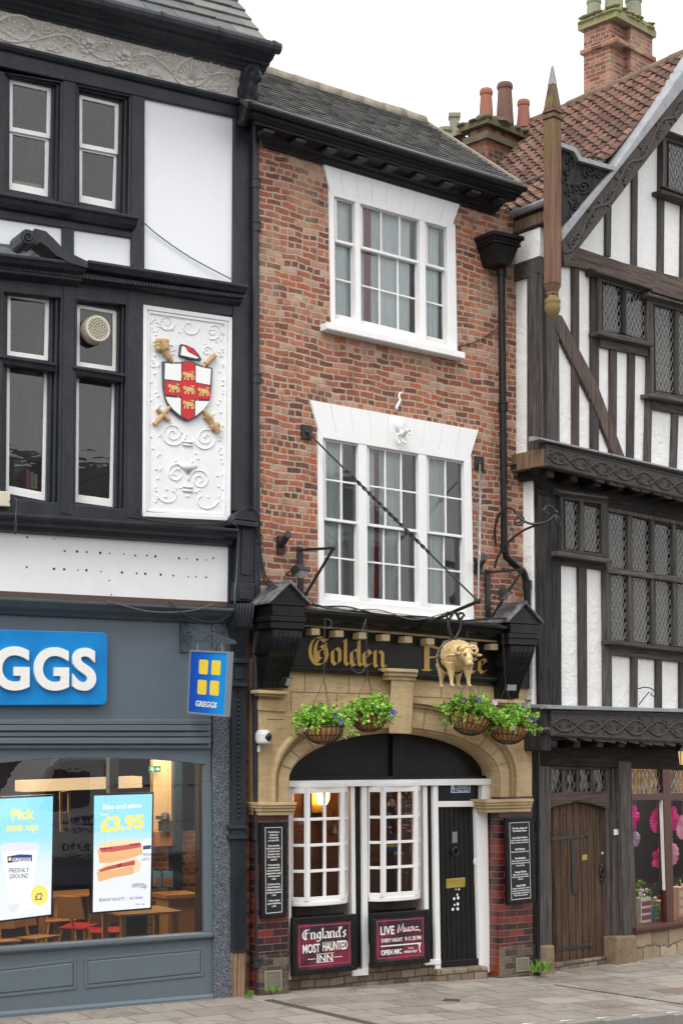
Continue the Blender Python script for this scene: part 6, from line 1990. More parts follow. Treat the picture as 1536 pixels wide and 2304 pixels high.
# head hangs down in front
m.ell(rp_(.47, .03, .03), (.095, .11, .115), ROT, 14, 10)
m.ell(rp_(.54, .035, -.045), (.066, .075, .095), ROT, 14, 10)
m.ell(rp_(.575, .04, -.105), (.052, .055, .06), ROT, 12, 8)
for s, f0, fo in ((-.12, .2, .03), (.13, .22, .05), (-.13, -.22, -.03), (.12, -.2, 0)):
    pts = [rp_(f0, s, -.08), rp_(f0 + .0, s, -.2), rp_(f0 + fo * .6, s, -.31), rp_(f0 + fo, s, -.40), rp_(f0 + fo * 1.2 + .035, s, -.435)]
    m.tube(pts, [.10, .062, .034, .026, .03], 12)
    m.ell(rp_(f0 + fo * 1.2 + .03, s, -.425), (.034, .055, .028), ROT, 10, 7)
m.ell(rp_(-.4, 0, -.02), (.045, .05, .11), ROT, 10, 8)
body = mk(m, 'body', MT['gilt'], rm); remesh(body, .0085, 3)
# tight curls of fleece
fm = KM(); rr = random.Random(11)
ELL = [((0, 0, .02), (.225, .36, .235)), ((-.17, 0, 0), (.215, .22, .24)), ((.20, 0, .05), (.19, .19, .20)), ((.36, .02, .07), (.13, .15, .14))]
for k in range(2400):
    (cf_, cs_, cz_), (rs_, rf_, rz_) = rr.choice(ELL)
    dv = V(rr.gauss(0, 1), rr.gauss(0, 1), rr.gauss(0, 1)).normalized()
    s_, f_, z_ = cs_ + dv.x * rs_, cf_ + dv.y * rf_, cz_ + dv.z * rz_
    if any(((s_ - b[1]) / q[0]) ** 2 + ((f_ - b[0]) / q[1]) ** 2 + ((z_ - b[2]) / q[2]) ** 2 < .985 for b, q in ELL): continue
    if f_ > .42: continue
    fm.ell(rp_(f_, s_, z_), (.0115, .0115, .0115), None, 6, 5)
mk(fm, 'fleece_curls', MT['gilt'], rm, smooth=True)
gold_shade = plain('gilt_shadow', (.13, .075, .02, 1), .6)  # darker gold paints shadow into the eye sockets, nostrils and mouth
for s in (-1, 1):
    hp = []
    for i in range(24):
        a = 2.2 - i * .34
        r = .070 - i * .0021
        hp.append(rp_(.43 + i * .0035, .03 + s * (.115 + math.cos(a) * r * .9), .085 + math.sin(a) * r))
    mk(KM().tube(hp, [.030 - i * .0009 for i in range(24)], 9), 'horn', MT['gilt'], rm, smooth=True)
    mk(KM().ell(rp_(.43, s * .20 + .03, .02), (.06, .03, .022), ROT, 10, 6), 'ear', MT['gilt'], rm, smooth=True)
    mk(KM().ell(rp_(.572, s * .058 + .035, .018), (.019, .014, .012), ROT, 10, 6), 'eye', gold_shade, rm, smooth=True)
    mk(KM().tube([rp_(.545, .035 + s * .03, .055), rp_(.58, .035 + s * .055, .05), rp_(.56, .035 + s * .085, .03)], .013, 6), 'brow', MT['gilt'], rm, smooth=True)
    mk(KM().ell(rp_(.628, s * .022 + .04, -.125), (.011, .01, .013), ROT, 8, 6), 'nostril', gold_shade, rm, smooth=True)
mk(KM().tube([rp_(.61, -.01, -.155), rp_(.635, .04, -.148), rp_(.61, .09, -.155)], .006, 5), 'mouth', gold_shade, rm, smooth=True)
fm2 = KM()
for k in range(60):
    a = rr.uniform(-1.2, 1.2); fm2.ell(rp_(.49 + rr.uniform(-.05, .04), .03 + math.sin(a) * .085, .075 + math.cos(a) * .06), .02, None, 6, 5)
mk(fm2, 'forelock', MT['gilt'], rm, smooth=True)
mb = MB()
for s in (-.018, .0, .018):
    mb.tube([rp_(.42 + i * .03 + .04, .035 + s * 1.6 * (1 - i * .1), .10 - i * .035) for i in range(4)], .008, 5)
mk(mb, 'face_creases', MT['gilt'], rm, smooth=True)
gp = [rp_(-.02, .243 * math.cos(a * .1745), .02 + .253 * math.sin(a * .1745)) for a in range(36)]
mb = MB()
for o_ in (-.02, -.007, .007, .02): mb.tube([p + ax * o_ for p in gp], .011, 5, True)
mk(mb, 'girth_strap', MT['iron'], rm)
mb = MB()
for s in (-1, 1):
    p0 = rp_(-.02, .0, .265); q_ = []
    for i in range(22):
        a = i / 21
        q_.append(lerp(p0, top + V(0, 0, .01), a) + sd * s * (.075 * math.sin(a * math.pi * 1.0) + .0) + V(0, 0, 0))
    mb.tube(q_, .018, 7)
    sp_ = [top + sd * s * .075 + sd * s * .045 * math.cos(i * .45) * (1 - i * .04) + V(0, 0, -.06 + .05 * math.sin(i * .45) * (1 - i * .04)) for i in range(16)]
    mb.tube(sp_, .015, 6)
mk(mb, 'scroll_hook', MT['iron'], rm)

# ---------------------------------------------- hanging baskets
def basket(px, py, w_px, hang, d, label, seed, tilt=0.0, spread=1.62):
    c = P(px, py, d)                       # centre of the rim
    r = (P(px + w_px / 2, py, d).x - c.x)
    H = P(*hang)
    t_ = thing('hanging_basket', label, 'hanging basket', FL, c - V(0, 0, r), 'coir hanging baskets over the inn doorway')
    rr = random.Random(seed)
    TM = Matrix.Rotation(tilt, 3, 'Y')
    prof = [(r * math.sin(a), -r * .92 * math.cos(a)) for a in [i * math.pi / 2 / 8 for i in range(9)]]
    mb = MB().lathe(V(0, 0, 0), prof + [(r * .92, -.02), (r * .8, -.05), (0, -.06)], 22)
    mb.v = [c + TM @ p for p in mb.v]
    mk(mb, 'coir_liner', MT['coir'], t_, smooth=True)
    wm = MB()
    for k in range(22):
        a = k * 2 * math.pi / 22
        wm.tube([c + TM @ V(math.cos(a) * (r * math.sin(q) + .006), math.sin(a) * (r * math.sin(q) + .006), -r * .92 * math.cos(q)) for q in [i * math.pi / 2 / 7 for i in range(8)]], .0055, 5)
    for q in (.55, 1.05, math.pi / 2):
        wm.tube([c + TM @ V(math.cos(k * .2618) * (r * math.sin(q) + .008), math.sin(k * .2618) * (r * math.sin(q) + .008), -r * .92 * math.cos(q)) for k in range(24)], .007 if q > 1.5 else .0045, 5, True)
    mk(wm, 'wire_frame', MT['iron'], t_)
    cm = MB()
    J = lerp(c, H, .45); J = V(J.x, J.y, c.z + (H.z - c.z) * .42)
    for k in range(3):
        a = k * 2.094 + .6
        cm.tube([c + TM @ V(r * math.cos(a), r * math.sin(a), 0), J], .0036, 5)
    n = max(8, int((H - J).length / .035))
    for k in range(n):
        p = lerp(J, H, k / n); q = lerp(J, H, (k + .8) / n)
        o_ = V(.008, 0, 0) if k % 2 else V(0, .008, 0)
        cm.tube([p + o_, q + o_], .0038, 4); cm.tube([p - o_, q - o_], .0038, 4)
    mk(cm, 'chain', MT['iron'], t_)
    lf = MB()
    def leaf(p, s):
        d_ = V(rr.gauss(0, 1), rr.gauss(-.3, 1), rr.gauss(.2, .7)).normalized()
        x = d_.cross(V(rr.gauss(0, 1), rr.gauss(0, 1), rr.gauss(0, 1))).normalized(); n_ = x.cross(d_)
        lf.add([p, p + d_ * s * .5 + x * s * .32 + n_ * s * .08, p + d_ * s + n_ * s * -.1, p + d_ * s * .5 - x * s * .32 + n_ * s * .08], [[0, 1, 2, 3]])
    shoots = []
    for k in range(72):
        a = rr.uniform(0, 2 * math.pi); out = rr.uniform(.35, 1.0) * spread
        hz = rr.uniform(.15, .95) * (1.3 - out * .4)
        p0 = c + TM @ V(math.cos(a) * r * .5 * min(out, 1), math.sin(a) * r * .5 * min(out, 1), -.01)
        p1 = c + V(math.cos(a) * r * out * .8, math.sin(a) * r * out * .8, hz * r * 1.2 + .05)
        droop = rr.uniform(-.8, .6) if out > 1 else rr.uniform(.1, .95)
        p2 = c + V(math.cos(a) * r * out * 1.12, math.sin(a) * r * out * 1.12, droop * r + .03)
        shoots.append(p2)
        m_ = rr.randint(9, 15)
        for i in range(m_):
            f = (i + .5) / m_
            p = (1 - f) ** 2 * p0 + 2 * f * (1 - f) * p1 + f * f * p2
            for _ in range(3):
                leaf(p + V(rr.gauss(0, .014), rr.gauss(0, .014), rr.gauss(0, .014)), rr.uniform(.026, .078) * (1.1 - .35 * f))
        lf.tube([p0, (p0 + 2 * p1 + p2) / 4, p2], .003, 4)
    mk(lf, 'foliage', MT['leaf'], t_, fix=False)
    for k in range(7):
        p = rr.choice(shoots); q = lerp(c + V(0, 0, .1), p, rr.uniform(.75, 1.02)) + V(0, -.03, .015)
        fm_ = MB(); fs_ = rr.uniform(.026, .042)
        nrm = V(rr.gauss(0, .4), -1, rr.gauss(.3, .4)).normalized()
        x = nrm.cross(V(0, 0, 1)).normalized(); y = x.cross(nrm)
        for i in range(5):
            a = i * 1.2566
            d_ = x * math.cos(a) + y * math.sin(a); e_ = x * -math.sin(a) + y * math.cos(a)
            fm_.add([q, q + d_ * fs_ * .7 + e_ * fs_ * .42 + nrm * .012, q + d_ * fs_ * 1.1 + nrm * .004, q + d_ * fs_ * .7 - e_ * fs_ * .42 + nrm * .012], [[0, 1, 2, 3]])
        mk(fm_, 'flower', rr.choice([MT['purple'], MT['purple'], MT['pale_purple'], MT['magenta'] if k % 4 == 0 else MT['purple']]), t_, fix=False)
basket(727, 1634, 74, (731, 1390, .44), .55, 'hanging basket farthest left with its whole coir bowl showing under trailing leaves', 21)
basket(829, 1610, 66, (823, 1390, .44), .50, 'hanging basket of green trailers just left of the stone keystone', 22)
basket(1056, 1612, 72, (1050, 1418, .44), .55, 'hanging basket with violet flowers tilting below the golden ram', 23, .30)
basket(1143, 1634, 68, (1130, 1424, .44), .50, 'hanging basket farthest right spilling leaves across the white-painted edge of the timber house', 24, .1)

# white plaster cat climbing down the lintel
cat = thing('cat_figure', 'small white plaster cat creeping head-down on the lintel over the lower window', 'cat', FL, P(900, 985, .05))
m = MB()
m.ell(P(899, 955, .07), (0.054, 0.054, 0.086), None, 14, 10); m.ell(P(905, 975, .12), (0.043, 0.050, 0.043), None, 12, 8)
m.ell(P(914, 970, .19), (0.036, 0.040, 0.032), None, 12, 8); m.ell(P(921, 977, .23), (0.020, 0.022, 0.017), None, 10, 8)
for x, y in ((907, 961), (918, 962)): m.ell(P(x, y, .19), (0.010, 0.009, 0.020), None, 8, 6)
for a, b, c_ in (((895, 975, .08), (893, 988, .07), (900, 999, .10)), ((908, 980, .12), (905, 992, .11), (913, 998, .14))):
    m.tube([P(*a), P(*b), P(*c_)], [.022, .018, .016], 8)
cb = mk(m, 'body', MT['white_paint'], cat); remesh(cb, .007, 2)
tp = [P(x, y, .04) for x, y in ((893, 922), (892, 916), (896, 908), (900, 900), (897, 893), (898, 886), (905, 882))]
mk(MB().tube(tp, [.019, .019, .018, .016, .015, .013, .011], 8), 'tail', MT['white_paint'], cat, smooth=True)
mb = MB()
for x, y in ((913, 968), (921, 969)): mb.ell(P(x, y, .235), .009, None, 8, 6)
mk(mb, 'eyes', MT['signblack'], cat)

# security camera
cc = thing('security_camera', 'white dome security camera on the stone beside the downpipe', 'camera', FL, P(594, 1670, .06))
c = P(592, 1658, .14)
mk(MB().lathe(c, [(0, .085), (.07, .075), (.085, .03), (.085, -.05), (.075, -.075), (.0, -.078)], 18).box(c.x - .04, c.x + .02, c.y, c.y + .14, c.z - .04, c.z + .05), 'housing', MT['whiteplastic'], cc, bevel=.01)
mk(MB().ell(c + V(.022, -.04, -.005), .062, None, 14, 10), 'dome', plain('dark_dome', (.015, .017, .025, 1), .1), cc, smooth=True)
mk(MB().tube([c + V(-.02, .06, -.1), c + V(-.02, .06, -.17)], .02, 8), 'cable_gland', MT['whiteplastic'], cc)

# gibbets with floodlights, flagpole sockets
def gibbet(pt, pb, parm, pbr, d1, label, group=None):
    a = P(*pt, .05); b = P(*pb, .05)
    arm = P(*parm, d1); br = P(*pbr, .06)
    t_ = thing('iron_gibbet', label, 'bracket', FL, b, group)
    mk(MB().prism([V(a.x - .035, -.05, a.z), V(a.x + .035, -.05, a.z), V(b.x + .035, -.05, b.z), V(b.x - .035, -.05, b.z)], V(0, .03, 0)), 'wall_bar', MT['iron'], t_, bevel=.004)
    s = V(a.x, -.05, arm.z + (0))
    mk(MB().beam(V(a.x, -.06, a.z - .04), arm, .025, .03).ell(arm, .025), 'arm', MT['iron'], t_)
    mk(MB().beam(arm + V(0, .02, -.01), br, .022, .026), 'brace', MT['iron'], t_)
gibbet((676, 1230), (678, 1338), (751, 1233), (686, 1340), .55, 'black iron triangular bracket on the brick left of the lower window')
gibbet((1098, 1281), (1099, 1396), (1177, 1281), (1102, 1392), .55, 'black iron triangular bracket on the brick near the right downpipe')
def flood(c, tgt, label, s=1.0, group='black floodlights on the inn'):
    t_ = thing('floodlight', label, 'floodlight', FL, c - V(0, 0, .1 * s), group)
    dr = (tgt).normalized(); x = dr.cross(V(0, 0, 1)).normalized(); y = x.cross(dr)
    def q(a, b, f): return c + x * a * s + y * b * s + dr * f * s
    mk(MB().loft([q(-.12, -.075, .06), q(.12, -.075, .06), q(.12, .075, .06), q(-.12, .075, .06)], [q(-.07, -.045, -.05), q(.07, -.045, -.05), q(.07, .045, -.05), q(-.07, .045, -.05)]), 'housing', MT['iron'], t_, bevel=.006)
    mk(MB().prism([q(-.10, -.06, .062), q(.10, -.06, .062), q(.10, .06, .062), q(-.10, .06, .062)], dr * .004), 'lens', plain('lamp_lens', (.3, .31, .32, 1), .15), t_)
    mk(MB().tube([q(-.13, 0, 0), q(-.13, -.12, 0), q(.13, -.12, 0), q(.13, 0, 0)], .009 * s, 6), 'yoke', MT['iron'], t_)
flood(P(672, 1282, .35), V(.25, -.5, -.85), 'black floodlight tipped down over the left console roof')
flood(P(1132, 1332, .35), V(.35, -.5, -.75), 'black floodlight with a bright lens near the right-hand downpipe bend')
flood(P(643, 1532, .32), V(.5, -.8, -.3), 'small black spotlight at the foot of the left fluted console', .7)
flood(P(1148, 1546, .32), V(-.3, -.9, -.2), 'small spotlight with a shiny face at the foot of the right fluted console', .6)
def socket(px, py, dx, dy, label):
    a = P(px, py, .04)
    t_ = thing('flagpole_socket', label, 'flag holder', FL, a, 'flagpole sockets on the brickwork')
    mk(MB().prism([a + V(-.05, 0, .1), a + V(.05, 0, .1), a + V(.05, 0, -.1), a + V(-.05, 0, -.1)], V(0, .04, 0)), 'base_plate', MT['iron'], t_)
    b = P(px + dx, py + dy, .32)
    mk(MB().tube([a, b], [.038, .042], 12), 'tube', MT['iron'], t_)
socket(634, 1226, 14, -24, 'black tubular flagpole socket on the brick left of the lower window')
socket(1078, 1274, 11, -20, 'black tubular flagpole socket on the brick right of the lower window')

# wrought scroll bracket, right
ws = thing('scroll_bracket', 'wrought-iron scroll bracket reaching from the inn wall in front of the timber house', 'bracket', FL, P(1113, 1225, .05))
tipd = .75
mb = MB()
sp1 = [(1114, 1226, .05), (1113, 1190, .08), (1122, 1158, .18), (1140, 1143, .30), (1158, 1150, .42), (1172, 1168, .52), (1192, 1178, .62), (1214, 1178, .70), (1236, 1170, .76), (1247, 1155, .78), (1240, 1141, .78), (1228, 1140, .77), (1222, 1149, .77), (1227, 1157, .77), (1234, 1154, .77)]
sp2 = [(1112, 1278, .05), (1120, 1252, .10), (1145, 1218, .26), (1178, 1193, .48), (1214, 1179, .70)]
def smooth(pts, F=FL):
    Pn = [F.P(*p) for p in pts]; out = []
    for i in range(len(Pn) - 1):
        p0 = Pn[max(i - 1, 0)]; p1 = Pn[i]; p2 = Pn[i + 1]; p3 = Pn[min(i + 2, len(Pn) - 1)]
        for k in range(6):
            t = k / 6
            out.append(.5 * ((2 * p1) + (p2 - p0) * t + (2 * p0 - 5 * p1 + 4 * p2 - p3) * t * t + (3 * p1 - p0 - 3 * p2 + p3) * t ** 3))
    return out + [Pn[-1]]
mk(MB().tube(smooth(sp1), .016, 7), 'upper_scroll', MT['iron'], ws, smooth=True)
mk(MB().tube(smooth(sp2), .015, 7), 'lower_strut', MT['iron'], ws, smooth=True)
mk(MB().tube([P(x, y, .46) for x, y in spiral((1166, 1172), 13, 3, -1.2, 1.6, 26)], .012, 6), 'inner_scroll', MT['iron'], ws, smooth=True)
mb = MB()
for k in range(3): mb.tube([P(1244, 1156, .78), P(1252 + k * 3, 1150 + k * 14, .82), P(1256 + k * 2, 1160 + k * 16, .84)], [.014, .018, .004], 6)
mk(mb, 'iron_leaves', MT['iron'], ws, smooth=True)

# cables along the top of the fascia
def fcab(pts, r, label, mat='cable'): return cable(pts, r, label, FL, 'cable', mat)
fcab([(585, 1255, .1), (592, 1300, .12), (612, 1322, .3), (650, 1335, .4), (690, 1356, .45), (740, 1368, .46), (820, 1378, .46), (920, 1390, .46), (1020, 1398, .46), (1100, 1392, .46), (1150, 1392, .4)], .013, 'thick black cable draped along the top of the inn fascia')
fcab([(580, 1180, .12), (590, 1262, .1), (606, 1310, .2), (640, 1328, .4), (700, 1362, .45), (780, 1365, .47), (860, 1384, .47), (960, 1388, .47), (1040, 1402, .47), (1130, 1408, .46)], .009, 'thinner black cable sagging along the fascia beside the thick one')
fcab([(690, 1352, .45), (760, 1372, .48), (850, 1372, .48), (930, 1394, .48), (1000, 1380, .48)], .007, 'grey cable lying along the fascia top under the lower window', 'cable_grey')
fcab([(823, 1392, .45), (812, 1430, .46), (800, 1480, .46), (790, 1500, .47), (800, 1512, .47), (815, 1512, .46), (824, 1490, .46)], .0038, 'grey cable loop hanging in front of the gold letters', 'cable_grey')
fcab([(735, 1392, .46), (744, 1396, .47), (745, 1408, .47), (738, 1414, .46)], .0038, 'small cable loop at the top of the left basket chain', 'cable_grey')
fcab([(1018, 780, .02), (1040, 778, .02), (1080, 765, .02), (1110, 745, .02), (1130, 735, .1)], .007, 'thin wire sagging over the brick right of the topmost window')
fcab([(1196, 1440, .15), (1205, 1500, .12), (1212, 1560, .12), (1216, 1600, .1), (1240, 1610, .3)], .010, 'black cable running down between the inn console and the corner post')
fcab([(1180, 1575, .1), (1195, 1578, .12), (1206, 1592, .14), (1216, 1600, .15)], .008, 'short black cable bridging from the stone to the timber house')
# weeds
def weeds(px, py, n, h, label, F=FL, d=.1, w=.12):
    c = F.P(px, py, d); c = V(c.x, c.y, -.0); c.z = P(px, py, d).z
    m = MB(); rr = random.Random(px)
    for k in range(n):
        a = rr.uniform(0, 6.28); b = c + V(rr.gauss(0, w * .4), rr.gauss(0, w * .2), 0)
        t = b + V(math.cos(a) * h * rr.uniform(.1, .6), math.sin(a) * h * .3 - .02, h * rr.uniform(.4, 1))
        mdl = (b + t) / 2 + V(0, 0, h * .15); s = V(rr.uniform(.004, .009), rr.uniform(-.004, .004), 0)
        m.add([b - s, b + s, mdl + s, mdl - s, t], [[0, 1, 2, 3], [3, 2, 4]])
    return solo(m, 'weed_tuft', MT['grass'], F, c, label, 'weed', 'weeds at the foot of the walls', fix=False)
weeds(1216, 2186, 70, .19, 'bright green tuft of grass between the right pier and the oak post', FL, .22, .16)
weeds(562, 2243, 22, .10, 'small weed at the foot of the worn column base', FL, .12, .06)
weeds(612, 2230, 30, .07, 'low weeds in front of the left air grille', FL, .09, .16)

# ================================================================== RIGHT: jettied timber house
H = thing('jettied_timber_house', 'old timber-framed house with white plaster, jettied floors and a pantiled gable at the right', 'building', RT, (0, 0, 0))
D0, D1, D2, DB = -.30, -.10, .155, .55
RP = RT.P
def rt(name, pts, d, mat='oakz', th=.06, bev=.010):
    return tim(H, RT, name, pts, d - th, d, mat, bev)
# ---- second floor: plaster wall and gable field
uS = RP(1192, 800, D2 - .05).x
zb2_ = RP(1240, 1005, D2).z
def wall_px(name, pts, d, th=.15, mat='plaster'):
    return mk(MB().prism(RT.Q(pts, d), V(0, th, 0)), name, MT[mat], H)
PW2 = wall_px('plaster_wall', [(1218, 500), (1275, 560), (1536, 230), (1800, 60), (1800, 1110), (1218, 1004)], D2 - .045)
# side of the jettied floor facing the inn
us = RP(1217, 800, D2 - .02).x
SK = .15
def skew(mb):
    for v in mb.v: v.x += SK * (v.y + D2)
    return mb
def side(name, z0, z1, d0, d1, dx, mat, th=.12):
    """slab on the left flank between depths d0..d1, standing proud by dx"""
    return mk(skew(MB().box(us - dx, us - dx + th, -d1, -d0, z0, z1)), name, MT[mat], H, bevel=.008)
zA, zB = RP(1217, 578, D2).z, RP(1217, 1015, D2).z
zE = RP(1225, 490, D2).z
ap = RP(1583, 92, DB); sl0 = RP(1262, 521, DB); slp = (ap.z - sl0.z) / (ap.x - sl0.x)
_b = None
for k in range(240):
    q_ = RP(1228, 450, k * .01 - 1.0)
    e_ = abs(q_.x - SK * (q_.y + D2) - us + .05)
    if _b is None or e_ < _b[0]: _b = (e_, q_)
ap = V(ap.x + .06, -DB + .12, ap.z - .10)
ev = V(us - .05, ap.y, _b[1].z - .06)
bk = V(RP(1383, 378, DB).x + .18, ap.y, 0); bk.z = sl0.z + (bk.x - sl0.x) * slp - .06
side('side_plaster', zB, zA - .16, D2 - 1.1, D2 - .24, .0, 'plaster')
side('side_plaster', zA, ev.z - .05, D2 - 1.6, D2 - .04, .01, 'plaster')
side('side_rail', zA - .20, zA + .02, D2 - 1.1, D2 - .02, .04, 'oakx')
side('side_post', zB, zA - .2, D2 - .26, D2 - .14, .03, 'oakbz'); side('corner_side', zB, zA - .2, D2 - .13, D2, .02, 'oakz')
side('side_sill', zB - .2, zB + .02, D2 - 1.1, D2 + .06, .08, 'oakmoss')
rt('corner_post', [(1217, 585), (1256, 580), (1259, 1002), (1220, 992)], D2, 'oakz', .2)
rt('stud', [(1287, 600), (1303, 604), (1303, 1010), (1288, 1006)], D2 - .01, 'oakbz')
rt('stud', [(1330, 610), (1348, 618), (1347, 1022), (1330, 1016)], D2 - .005, 'oakz')
rt('stud', [(1372, 786), (1388, 790), (1387, 1032), (1371, 1028)], D2 - .012, 'oakbz')
rt('stud', [(1414, 794), (1429, 798), (1426, 1040), (1411, 1036)], D2 - .01, 'oakz')
rt('stud', [(1457, 780), (1470, 783), (1464, 1046), (1450, 1043)], D2 - .006, 'oakz')
rt('stud', [(1513, 918), (1527, 921), (1522, 1060), (1508, 1056)], D2 - .01, 'oakz')
rt('brace', [(1249, 705), (1264, 710), (1345, 868), (1406, 1030), (1380, 1024), (1332, 905), (1252, 745)], D2 + .012, 'oakbz', .07)
tie = rt('tie_beam', [(1262, 560), (1300, 556), (1400, 590), (1560, 632), (1700, 672), (1700, 725), (1560, 684), (1440, 648), (1340, 612), (1292, 600), (1262, 598)], D2 + .02, 'oakbx', .1)
for a, b, w_, y0, y1 in ((1363, 1362, 13, 440, 575), (1422, 1421, 13, 370, 605), (1482, 1480, 14, 290, 625), (1533, 1530, 14, 440, 650)):
    rt('stud', [(a, y0), (a + w_, y0 + 2), (b + w_ - 1, y1 + 3), (b, y1)], D2 - .01, 'oakz')

def cut(o, Q):
    """open a window hole right through a wall"""
    c = mk(MB().prism([p + V(0, -.3, 0) for p in Q], V(0, .8, 0)), 'cutter', MT['plaster'], H)
    b = o.modifiers.new('hole', 'BOOLEAN'); b.object = c; b.operation = 'DIFFERENCE'; b.solver = 'EXACT'
    dg = bpy.context.evaluated_depsgraph_get(); dg.update()
    me = bpy.data.meshes.new_from_object(o.evaluated_get(dg))
    o.modifiers.clear(); old = o.data; o.data = me
    bpy.data.meshes.remove(old); m_ = c.data; bpy.data.objects.remove(c); bpy.data.meshes.remove(m_)
WALLS = []
# ---- leaded windows
lead_m = paint('lead_cames', (.21, .21, .20, 1), .5, .3, 20)
def clip_poly(poly, quad):
    """clip 2D convex polygon by convex quad (x,z)"""
    out = poly
    ctr = (sum(p[0] for p in quad) / 4, sum(p[1] for p in quad) / 4)
    for i in range(4):
        a, b = quad[i], quad[(i + 1) % 4]
        def sd_(p): return (b[0] - a[0]) * (p[1] - a[1]) - (b[1] - a[1]) * (p[0] - a[0])
        s = 1 if sd_(ctr) > 0 else -1
        nw = []
        for k in range(len(out)):
            p, q = out[k], out[(k + 1) % len(out)]
            dp, dq = s * sd_(p), s * sd_(q)
            if dp >= 0: nw.append(p)
            if dp * dq < 0:
                f = dp / (dp - dq); nw.append((p[0] + (q[0] - p[0]) * f, p[1] + (q[1] - p[1]) * f))
        out = nw
        if len(out) < 3: return []
    return out
def leaded(par, pts, d, F=RT, dw=.088, dh=.135, seed=1, casement=None):
    rr = random.Random(seed)
    Q = F.Q(pts, d)
    quad = [(p.x, p.z) for p in Q]
    y = -d
    x0, x1 = min(p[0] for p in quad), max(p[0] for p in quad); z0, z1 = min(p[1] for p in quad), max(p[1] for p in quad)
    gm = MB(); cm = MB()
    ni = int((x1 - x0) / dw) + 3; nj = int((z1 - z0) / dh) + 3
    for i in range(-1, 2 * ni):
        for j in range(-1, 2 * nj):
            if (i + j) % 2: continue
            cx, cz_ = x0 + i * dw / 2, z0 + j * dh / 2
            poly = clip_poly([(cx - dw / 2, cz_), (cx, cz_ - dh / 2), (cx + dw / 2, cz_), (cx, cz_ + dh / 2)], quad)
            if len(poly) < 3: continue
            tx, tz = rr.uniform(-.055, .055), rr.uniform(-.075, .075)
            gm.poly([V(px_, y + (px_ - cx) * tx + (pz_ - cz_) * tz, pz_) for px_, pz_ in poly])
    # cames: the two families of diagonals, clipped
    for s in (1, -1):
        k = -nj * 2
        while k < ni * 2 + nj * 2:
            xa = x0 + (k + .5) * dw - s * dw / 2
            L_ = (z1 - z0) + dh
            p = (xa, z0 - dh / 2); q = (xa + s * L_ * dw / dh, z0 - dh / 2 + L_)
            w_ = .0048
            poly = clip_poly([(p[0] - w_, p[1]), (p[0] + w_, p[1]), (q[0] + w_, q[1]), (q[0] - w_, q[1])], quad)
            if len(poly) >= 3: cm.prism([V(a, y - .006 - (.002 if s > 0 else 0), b) for a, b in poly], V(0, .008, 0))
            k += 1
    mk(gm, 'leaded_pane', MT['leadedglass'], par, fix=False)
    mk(cm, 'lead_cames', lead_m, par)
    if casement:
        mb = MB(); Qo = inset(Q, -.022); fram(mb, [p + V(0, -.014, 0) for p in Qo], [p + V(0, -.014, 0) for p in Q], .03)
        mk(mb, 'iron_casement', MT[casement], par, bevel=.003)
def rwin(out, panes, d, label_mat='oakz', seed=1, roomq=None, frame_in=None, casement=(), rmat='dark_room'):
    Qo = RT.Q(out, d)
    mb = MB()
    # frame posts between panes come as solid bars: build as outer frame plus mullions
    Qi = RT.Q(frame_in, d)
    fram(mb, Qo, Qi, .12)
    w = mk(mb, 'window', MT[label_mat], H, bevel=.008)
    cut(PW2 if d > D2 else PW1, Qi)
    for k, p in enumerate(panes):
        leaded(w, p, d - .05, seed=seed * 10 + k, casement=('iron' if k in casement else None))
    room(w, [p + V(0, .12, 0) for p in Qi], 1.1, rmat, .05)
    return w
def hood(w, a, b, d, drop=.05, out=.14, mat='oakx', name='hood_mould'):
    mb = MB(); mould(mb, RT, a, b, d + out, [(d - .05, .05), (d + .02, .05), (d + out, 0), (d + out, -.025), (d + .03, -drop), (d - .05, -drop)])
    return mk(mb, name, MT[mat], w, bevel=.006)
def bars(w, items, d, mat='oakz'):
    for pts in items: mk(MB().prism(RT.Q(pts, d), V(0, .09, 0)), 'mullion', MT[mat], w, bevel=.006)
wa = rwin([(1345, 618), (1462, 650), (1461, 785), (1347, 756)], [[(1355, 636), (1400, 649), (1401, 748), (1355, 741)], [(1408, 650), (1452, 663), (1453, 764), (1407, 750)]], D2 + .04, seed=1, frame_in=[(1353, 633), (1455, 661), (1455, 766), (1354, 742)], casement=(0, 1))
bars(wa, [[(1400, 646), (1408, 648), (1408, 752), (1401, 750)]], D2 + .038, 'oakblackz')
hood(wa, (1341, 607), (1468, 648), D2); mb = MB(); mould(mb, RT, (1346, 744), (1470, 772), D2 + .12, [(D2 - .05, 0), (D2 + .12, 0), (D2 + .12, -.05), (D2 - .05, -.06)]); mk(mb, 'sill', MT['oakbx'], wa, bevel=.008)
rt('rail', [(1349, 754), (1461, 780), (1461, 803), (1349, 780)], D2 + .01, 'oakx')
wb = rwin([(1460, 664), (1700, 735), (1700, 935), (1464, 890)], [[(1471, 690), (1519, 700), (1519, 884), (1474, 876)], [(1525, 702), (1572, 712), (1572, 893), (1525, 885)], [(1578, 714), (1625, 724), (1625, 902), (1578, 894)]], D2 + .045, seed=2, frame_in=[(1469, 684), (1690, 742), (1690, 918), (1472, 880)], casement=(0, 1))
bars(wb, [[(1518, 698), (1526, 700), (1526, 888), (1519, 886)], [(1571, 712), (1579, 714), (1579, 898), (1572, 896)]], D2 + .043)
hood(wb, (1458, 660), (1700, 728), D2); mb = MB(); mould(mb, RT, (1462, 884), (1700, 926), D2 + .12, [(D2 - .05, 0), (D2 + .12, 0), (D2 + .12, -.05), (D2 - .05, -.06)]); mk(mb, 'sill', MT['oakx'], wb, bevel=.008)
rt('rail', [(1465, 898), (1700, 938), (1700, 962), (1465, 920)], D2 + .01, 'oakx')
